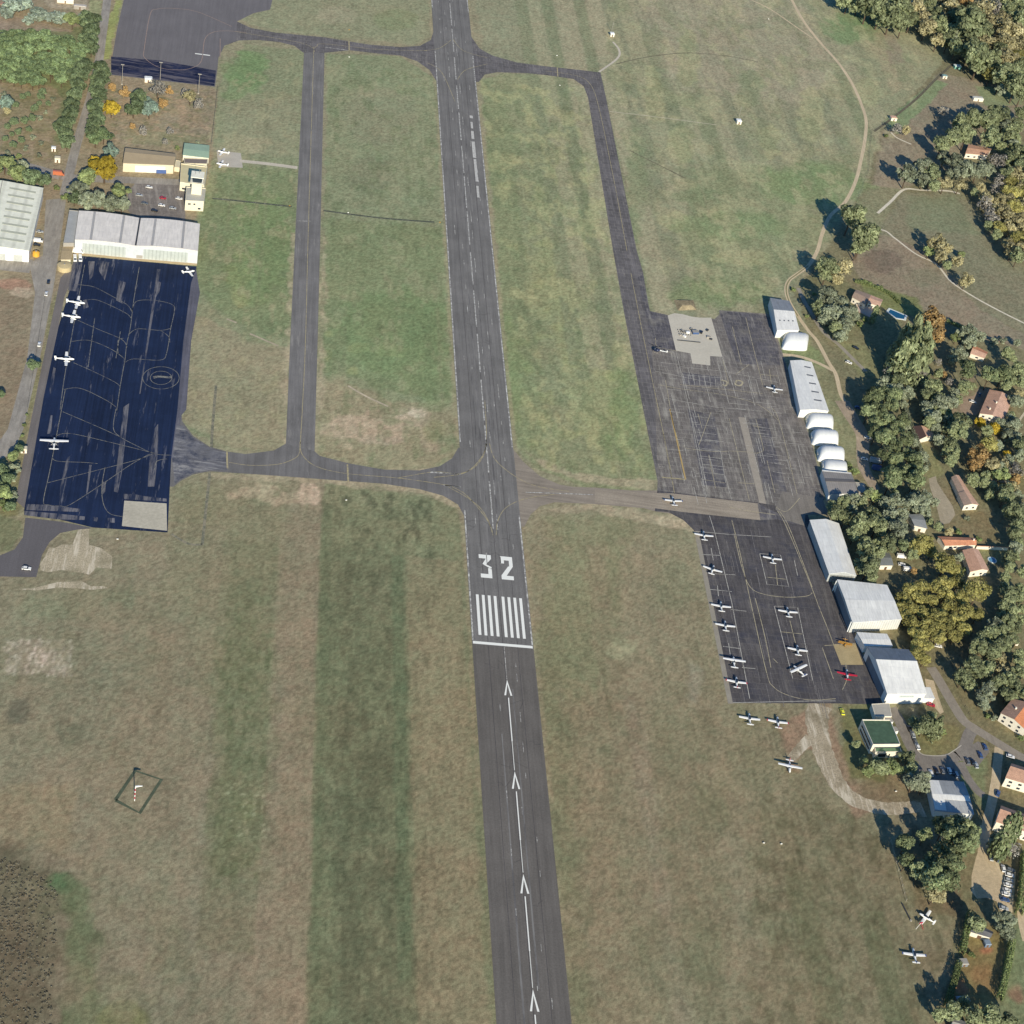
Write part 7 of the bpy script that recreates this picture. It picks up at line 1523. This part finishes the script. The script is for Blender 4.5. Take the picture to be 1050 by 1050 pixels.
trees(860, 290, 7.5, [(725, 280, 170, og), (745, 400, 130, og), (570, 420, 190, 'conifer'), (640, 500, 170, 'conifer'), (530, 520, 180, 'conifer'), (600, 600, 150, 'conifer'), (490, 590, 120, 'conifer'), (845, 450, 130, y), (905, 420, 80, 'bright'), (925, 550, 110, ol), (870, 590, 70, ol), (620, 705, 110, b), (385, 680, 80, b), (350, 775, 110, ol), (470, 760, 100, o), (530, 840, 80, 'olive'), (280, 860, 120, p), (370, 860, 120, p), (440, 860, 110, p), (960, 390, 100, ol), (1010, 440, 90, ol), (985, 660, 140, p), (720, 800, 110, o), (765, 700, 70, o), (690, 860, 100, o), (770, 610, 50, b), (812, 705, 40, og), (520, 650, 90, 'conifer'), (170, 320, 50, 'shrub'), (200, 280, 40, 'shrub'), (640, 420, 150, 'conifer')], 'around the tall conifers beside the villa lawn')
trees(930, 330, 8.75, [(560, 90, 130, ol), (565, 185, 110, ol), (655, 130, 90, ol), (520, 420, 170, p), (680, 370, 120, o), (745, 470, 150, p), (860, 470, 130, p), (910, 280, 110, o), (1010, 440, 130, o), (525, 590, 110, o), (275, 480, 70, o), (260, 570, 110, o), (215, 625, 100, o), (430, 310, 60, b), (490, 290, 70, b), (330, 480, 50, og), (380, 540, 70, b), (300, 740, 140, ol), (180, 780, 120, ol), (400, 720, 120, ol), (230, 860, 130, ol), (400, 830, 110, 'bright'), (480, 900, 150, o), (380, 965, 120, o), (660, 900, 90, ye), (790, 955, 100, ye), (900, 990, 90, g), (720, 970, 90, o), (945, 830, 60, o), (1010, 640, 70, y), (880, 570, 90, o), (945, 540, 80, o), (780, 180, 70, 'dryshrub'), (860, 170, 70, 'dryshrub'), (990, 190, 60, ol), (1030, 540, 90, o), (1020, 720, 90, ol), (590, 580, 60, o), (960, 330, 60, o)], 'around the large brown and pink roofed house')
trees(840, 390, 8.075, [(540, 20, 110, ol), (645, 60, 90, ol), (730, 110, 100, ol), (440, 150, 130, p), (530, 130, 120, p), (410, 250, 120, p), (500, 250, 130, p), (600, 200, 120, p), (570, 325, 120, p), (690, 330, 110, p), (540, 470, 140, p), (610, 420, 100, p), (635, 545, 120, p), (720, 480, 120, p), (640, 655, 120, p), (600, 800, 170, p), (700, 760, 120, p), (800, 720, 110, p), (785, 835, 140, p), (745, 620, 120, p), (850, 640, 90, ol), (470, 965, 110, 'bright'), (200, 1010, 110, o), (300, 985, 90, ol), (640, 995, 120, ol), (760, 1005, 130, ol), (870, 965, 110, ol), (700, 200, 60, ol), (730, 380, 60, ol), (780, 520, 70, ol), (870, 730, 60, ol), (240, 700, 50, 'shrub'), (290, 760, 70, 'shrub')], 'in the pine row behind the arched tents')
trees(820, 520, 7.5, [(280, 40, 110, o), (350, 80, 100, o), (480, 120, 140, o), (595, 130, 130, o), (420, 210, 100, o), (625, 185, 90, o), (560, 50, 100, o), (690, 60, 110, ol), (750, 170, 140, ol), (830, 120, 110, ol), (785, 55, 90, ol), (520, 330, 130, o), (680, 285, 120, o), (790, 290, 90, p), (530, 450, 150, o), (450, 440, 70, o), (565, 545, 80, o), (880, 490, 50, og), (870, 360, 80, o), (250, 0, 80, o), (400, 20, 80, ol)], 'behind the white gabled hangar')
trees(940, 540, 8.745, [(60, 150, 170, g), (0, 190, 140, g), (130, 230, 110, g), (255, 330, 190, g), (345, 390, 130, g), (550, 570, 210, g), (50, 540, 130, g), (-60, 560, 130, g), (-120, 640, 120, g), (160, 540, 120, g), (260, 500, 130, g), (370, 500, 130, g), (400, 640, 130, g), (255, 600, 130, g), (120, 660, 130, g), (20, 640, 120, g), (-60, 720, 130, g), (300, 720, 130, g), (190, 800, 150, g), (60, 770, 120, g), (440, 760, 150, g), (540, 790, 120, g), (360, 830, 130, g), (250, 880, 150, g), (110, 900, 150, g), (420, 915, 130, g), (40, 980, 130, g), (190, 990, 130, g), (-40, 860, 130, g), (-110, 800, 110, g), (340, 980, 120, g), (-150, 740, 110, g), (80, 1060, 120, g), (0, 1060, 110, g), (10, 1140, 120, g), (70, 1190, 110, g), (-20, 950, 110, g)], 'in the golden grove behind the hangars')
trees(940, 540, 8.745, [(865, 60, 120, o), (910, 150, 90, o), (885, 260, 90, o), (840, 360, 100, o), (800, 450, 90, o), (780, 535, 80, o), (930, 560, 100, o), (850, 600, 110, o), (905, 640, 100, o), (800, 720, 120, o), (875, 760, 120, o), (755, 800, 90, o), (820, 850, 130, o), (780, 930, 130, o), (885, 910, 110, o), (680, 970, 140, o), (600, 1000, 120, o), (930, 830, 90, o), (945, 730, 90, o), (580, 390, 90, ol), (380, 270, 80, ol), (430, 380, 40, 'shrub'), (560, 110, 60, 'shrub'), (720, 1050, 110, o)], 'in the belt east of the round pool')
trees(930, 430, 8.075, [(420, 90, 150, o), (360, 205, 110, o), (390, 280, 90, o), (370, 345, 90, o), (600, 290, 160, og), (680, 210, 140, g), (560, 370, 110, og), (700, 375, 130, y), (745, 215, 90, ol), (780, 450, 130, 'bright'), (890, 420, 130, b), (890, 500, 90, og), (840, 130, 60, ye), (830, 285, 60, ye), (600, 580, 130, g), (620, 690, 110, g), (555, 500, 100, o), (820, 620, 140, o), (940, 300, 100, ol), (900, 770, 150, o), (935, 880, 130, o), (830, 760, 100, o), (60, 350, 140, p), (90, 480, 150, p), (40, 560, 100, p), (100, 700, 150, ol), (60, 660, 110, ol), (160, 760, 100, ol), (190, 850, 60, o), (265, 890, 70, o), (340, 930, 70, y), (430, 930, 60, 'shrub'), (500, 820, 50, 'dryshrub'), (230, 690, 70, ol), (320, 270, 70, o), (940, 1000, 110, o)], 'around the long narrow low house')
trees(930, 650, 8.75, [(640, 110, 150, o), (760, 140, 160, o), (860, 100, 140, o), (950, 60, 110, o), (840, 215, 110, y), (600, 290, 160, o), (640, 350, 120, o), (500, 390, 130, o), (560, 445, 110, o), (700, 560, 150, ol), (740, 480, 110, ol), (850, 330, 110, y), (820, 430, 120, o), (920, 400, 120, o), (1000, 340, 110, o), (990, 480, 110, o), (900, 540, 110, o), (1000, 250, 100, o), (960, 570, 80, o), (790, 760, 60, 'dryshrub'), (690, 640, 90, ol), (730, 740, 50, 'shrub'), (870, 830, 50, 'shrub'), (950, 880, 60, 'shrub'), (1010, 190, 100, o), (1020, 940, 60, 'shrub'), (920, 640, 60, 'shrub')], 'on the wooded slope above the east road')
trees(930, 650, 8.75, [(160, 815, 150, o), (270, 815, 110, 'conifer'), (110, 855, 90, o), (60, 785, 80, o), (225, 935, 40, 'shrub'), (320, 880, 60, 'shrub'), (210, 740, 90, o)], 'on the tree island by the clubhouse')
trees(860, 720, 7, [(100, 240, 130, o), (210, 465, 120, 'bright'), (280, 450, 110, o), (390, 465, 120, 'bright'), (330, 490, 80, o), (500, 400, 90, o), (510, 470, 80, o), (540, 570, 130, ol), (605, 605, 100, ol), (620, 530, 80, ol), (180, 420, 60, o), (460, 380, 60, o), (120, 300, 60, o)], 'around the green roofed clubhouse')
trees(850, 810, 4.375, [(345, 240, 80, p), (410, 355, 80, o), (350, 315, 70, p), (430, 200, 60, p), (570, 200, 110, p), (620, 235, 110, p), (560, 275, 90, p), (500, 270, 60, o), (545, 335, 100, p), (480, 395, 110, p), (540, 405, 90, p), (600, 370, 80, p), (475, 470, 90, y), (590, 150, 80, o), (640, 185, 70, p), (520, 160, 90, p), (460, 310, 60, p), (620, 300, 80, p)], 'in the pine wood below the workshop')
trees(850, 810, 4.375, [(700, 560, 110, ol), (660, 590, 80, o), (785, 590, 90, ol), (745, 235, 70, ol), (790, 225, 80, 'cypress'), (830, 60, 90, 'bright'), (795, 50, 70, o), (770, 190, 50, 'cypress'), (560, 1000, 80, o), (650, 1010, 90, o), (720, 1020, 90, o), (800, 1040, 80, o), (600, 960, 60, o), (820, 270, 70, b), (760, 295, 60, ol), (640, 740, 30, 'shrub'), (800, 640, 60, ol), (500, 1010, 60, o)], 'around the houses at the lower right')
# left
trees(0, 0, 8.077, [(180, 320, 130, 'lpine'), (320, 310, 130, 'lpine'), (70, 400, 150, 'lpine'), (230, 410, 140, 'lpine'), (420, 340, 120, 'lpine'), (540, 330, 110, 'lpine'), (500, 430, 130, 'lpine'), (370, 480, 130, 'lpine'), (200, 530, 150, 'lpine'), (80, 500, 130, 'lpine'), (320, 580, 130, 'lpine'), (480, 520, 130, 'lpine'), (590, 540, 130, 'lpine'), (40, 590, 110, 'lpine'), (180, 620, 120, 'lpine'), (420, 600, 120, 'lpine'), (510, 650, 110, 'lpine'), (620, 470, 100, 'lpine'), (690, 430, 110, 'lpine'), (-30, 450, 120, 'lpine'), (-30, 560, 120, 'lpine')], 'in the pine grove at the upper left')
trees(0, 0, 8.077, [(770, 170, 120, 'loak'), (750, 260, 130, 'loak'), (740, 345, 120, 'loak'), (700, 540, 130, 'loak'), (680, 620, 120, 'loak'), (650, 700, 120, 'loak'), (620, 785, 120, 'loak'), (600, 870, 120, 'loak'), (575, 950, 120, 'loak'), (560, 1030, 110, 'loak'), (540, 1110, 110, 'loak'), (555, 1180, 110, 'loak')], 'in the row west of the left road')
trees(0, 0, 8.077, [(840, 560, 120, 'loak'), (850, 645, 110, 'loak'), (830, 790, 120, 'loak'), (800, 865, 120, 'loak'), (790, 960, 110, 'loak'), (780, 1030, 110, 'loak'), (860, 1110, 130, 'lpine'), (790, 1150, 110, 'lpine')], 'in the row east of the left road')
trees(0, 0, 8.077, [(110, 60, 170, 'pale'), (40, 100, 120, 'pale'), (210, 30, 130, 'pale'), (300, 120, 140, 'pale'), (430, 150, 140, 'pale'), (230, 170, 90, 'pale'), (360, 130, 110, 'pale'), (500, 150, 120, 'pale'), (600, 160, 120, 'bright'), (680, 150, 90, 'pale')], 'in the pale thicket at the top left')
trees(0, 0, 8.077, [(60, 850, 110, 'teal'), (190, 800, 50, 'loak'), (350, 760, 60, 'loak'), (400, 860, 44, 'loak'), (280, 900, 60, 'loak'), (270, 980, 60, 'loak'), (110, 1010, 70, 'loak'), (200, 1000, 60, 'loak'), (340, 800, 60, 'loak'), (130, 870, 50, 'loak'), (230, 780, 44, 'loak'), (320, 860, 44, 'loak'), (60, 1050, 50, 'loak'), (150, 1090, 54, 'loak'), (240, 1070, 50, 'loak'), (330, 980, 50, 'dryshrub'), (440, 820, 44, 'dryshrub'), (30, 780, 50, 'dryshrub'), (60, 920, 60, 'ochre'), (380, 930, 40, 'dryshrub'), (180, 1160, 54, 'loak'), (110, 1200, 54, 'loak'), (270, 1140, 50, 'dryshrub'), (60, 1270, 60, 'dryshrub'), (220, 1230, 50, 'dryshrub'), (340, 1190, 44, 'dryshrub'), (150, 1290, 54, 'shrub'), (320, 1290, 50, 'dryshrub'), (40, 1150, 50, 'loak'), (100, 1110, 40, 'loak')], 'in the open scrub at the left')
trees(0, 110, 6.56, [(30, 370, 120, 'bright'), (150, 400, 80, ol), (110, 440, 120, 'bright'), (210, 475, 110, 'loak'), (290, 495, 90, 'loak'), (740, 290, 90, 'teal'), (590, 470, 120, 'bright'), (705, 405, 160, ye), (520, 560, 110, ol), (500, 605, 90, 'loak'), (590, 630, 110, ol), (670, 625, 110, ol), (750, 650, 100, ol), (820, 560, 120, 'bright'), (820, 650, 90, ol), (-40, 420, 110, 'bright'), (640, 370, 80, ye), (380, 540, 40, 'shrub'), (560, 550, 70, ol), (440, 600, 60, 'shrub')], 'around the left crossroads by the warehouse')
trees(100, 60, 8.077, [(115, 410, 120, ye), (232, 280, 84, og), (335, 310, 120, 'loak'), (300, 400, 130, 'loak'), (430, 420, 115, 'teal'), (540, 370, 74, og), (595, 265, 64, og), (770, 310, 104, y), (500, 240, 120, b), (125, 240, 60, og), (292, 560, 50, og), (840, 380, 80, b), (420, 360, 80, 'teal'), (270, 430, 80, 'loak'), (720, 280, 60, b), (600, 600, 60, b), (380, 600, 70, b), (830, 700, 44, 'dryshrub'), (660, 740, 40, 'shrub'), (560, 690, 50, b)], 'in the scrub below the far apron')
trees(0, 270, 3.62, [(125, 378, 42, 'loak'), (50, 715, 40, 'bright'), (72, 690, 30, 'loak'), (60, 760, 44, 'dryshrub'), (30, 800, 44, 'loak'), (20, 850, 50, 'bright'), (48, 800, 30, 'dryshrub'), (50, 860, 40, 'dryshrub'), (10, 770, 44, 'loak'), (15, 900, 44, 'shrub'), (40, 905, 36, 'loak'), (4, 485, 30, 'loak'), (90, 600, 14, 'shrub'), (84, 640, 14, 'shrub'), (100, 560, 12, 'shrub'), (75, 675, 16, 'shrub'), (-10, 830, 50, 'loak')], 'beside the road along the navy apron')
fill([(0, 36), (20, 33), (70, 36), (84, 50), (78, 80), (50, 84), (0, 80)], 12, 16, ['lpine'], 'in the pine grove at the upper left', 21, 160, .40)
fill([(88, 18), (100, 20), (92, 60), (70, 130), (64, 148), (58, 146), (74, 80)], 12, 16, ['loak'], 'in the row west of the left road', 22, 120, .38)
fill([(100, 66), (110, 66), (106, 100), (100, 145), (92, 145)], 11, 15, ['loak'], 'in the row east of the left road', 23, 90, .38)
fill([(868, -5), (1055, -5), (1055, 60), (1000, 62), (975, 50), (900, 22)], 13, 19, ['oak', 'oak', 'ochre'], 'in the woods at the top right corner', 24, 120)
fill([(1005, 60), (1055, 60), (1055, 85), (1010, 75)], 12, 16, ['oak', 'gold'], 'in the woods at the top right corner', 25, 30)
fill([(1002, 195), (1055, 190), (1055, 275), (1030, 250)], 11, 15, ['gold', 'ochre', 'ochre', 'bare'], 'in the golden wood at the right edge', 26, 60)
fill([(985, 120), (1055, 110), (1055, 190), (1015, 185), (990, 160)], 12, 16, ['oak', 'olive'], 'around the secluded orange roofed house', 27, 40)
fill([(940, 395), (985, 400), (982, 440), (962, 460), (950, 430)], 9, 13, ['olive', 'oak'], 'around the large brown and pink roofed house', 28, 40)
fill([(1025, 380), (1055, 380), (1055, 540), (1035, 540), (1020, 470)], 10, 15, ['oak', 'olive', 'ochre'], 'around the long narrow low house', 29, 40)
fill([(1022, 560), (1055, 540), (1055, 720), (1010, 690), (1020, 640)], 12, 17, ['oak', 'oak', 'olive'], 'in the belt east of the round pool', 30, 60)
fill([(1010, 480), (1030, 500), (1024, 520), (1005, 505)], 9, 12, ['oak', 'gold'], 'around the long narrow low house', 31, 10)
fill([(880, 500), (930, 510), (930, 560), (885, 570)], 10, 14, ['oak', 'olive'], 'behind the white gabled hangar', 32, 30)
fill([(895, 405), (935, 440), (945, 500), (920, 508), (900, 470)], 12, 16, ['pine'], 'in the pine row behind the arched tents', 33, 40)
plant_all()
hedge(C(850, 810, 4.375, [(628, 560), (612, 640), (592, 740)]), 2.2, 3.6, 'upper clipped hedge along the west side of the walled garden', seed=1, group='garden hedges')
hedge(C(850, 810, 4.375, [(577, 785), (552, 880), (520, 985)]), 2.2, 3.6, 'lower clipped hedge along the west side of the walled garden', seed=2, group='garden hedges')
hedge(C(850, 810, 4.375, [(815, 690), (795, 800), (762, 945)]), 2.2, 3.8, 'clipped hedge along the east side of the walled garden', seed=3, group='garden hedges')
hedge(C(850, 810, 4.375, [(872, 300), (868, 400), (850, 560)]), 3.0, 4.4, 'tall hedge shading the row of cars at the right edge', seed=4)
hedge(C(860, 290, 7.5, [(830, 300), (900, 330), (1000, 370)]), 2.0, 1.8, 'low hedge bordering the brown field above the orange roofed shed', seed=5)
hedge(C(800, 190, 6.56, [(500, 650), (640, 690), (740, 740), (800, 800)]), 2.0, 1.8, 'low hedge between the brown field and the villa', seed=6)
hedge(C(840, 390, 8.075, [(660, 160), (720, 300), (770, 450), (830, 600), (900, 740)]), 2.4, 3.2, 'grey green hedge line east of the pine row', leaf='olive', seed=7)
# heather in the lower left corner
hr = np.random.default_rng(3); V = []; Fc = []
poly = [G(*q_).xy for q_ in [(-20, 874), (0, 878), (26, 888), (46, 898), (60, 910), (58, 960), (52, 1056), (-40, 1056)]]
xs = [v.x for v in poly]; ys = [v.y for v in poly]
def inside(x, y, P):
    c = False
    for i in range(len(P)):
        a, b2 = P[i], P[(i+1) % len(P)]
        if (a.y > y) != (b2.y > y) and x < (b2.x-a.x)*(y-a.y)/(b2.y-a.y)+a.x: c = not c
    return c
for _ in range(1800):
    x, y_ = hr.uniform(min(xs), max(xs)), hr.uniform(min(ys), max(ys))
    if not inside(x, y_, poly): continue
    if hr.random() < .1+.5*max(0, (x-xs[0]-8)/(max(xs)-xs[0])): continue
    R = hr.uniform(.25, .75)
    for _k in range(14):
        d = hr.normal(size=3); d[2] = abs(d[2])*.7; d /= np.linalg.norm(d); c = np.array([x, y_, 0])+d*R*hr.uniform(.7, 1.1); c[2] *= .42
        a = np.cross(d, hr.normal(size=3)); a /= np.linalg.norm(a)+1e-6; b_ = np.cross(d, a); s1 = hr.uniform(.14, .3); k = len(V)
        V += [tuple(c-a*s1), tuple(c-b_*s1), tuple(c+a*s1), tuple(c+b_*s1)]; Fc.append((k, k+1, k+2, k+3))
me = bpy.data.meshes.new('heather'); me.from_pydata(V, [], Fc); me.update(); me.materials.append(leafmat('heather foliage', (.23, .205, .13), (.38, .33, .22)))
ho = bpy.data.objects.new('heather', me); col.objects.link(ho); tag(ho, 'dark brown heather covering the lower left corner', 'heather', kind='stuff')
print('TREES', len(TREES))
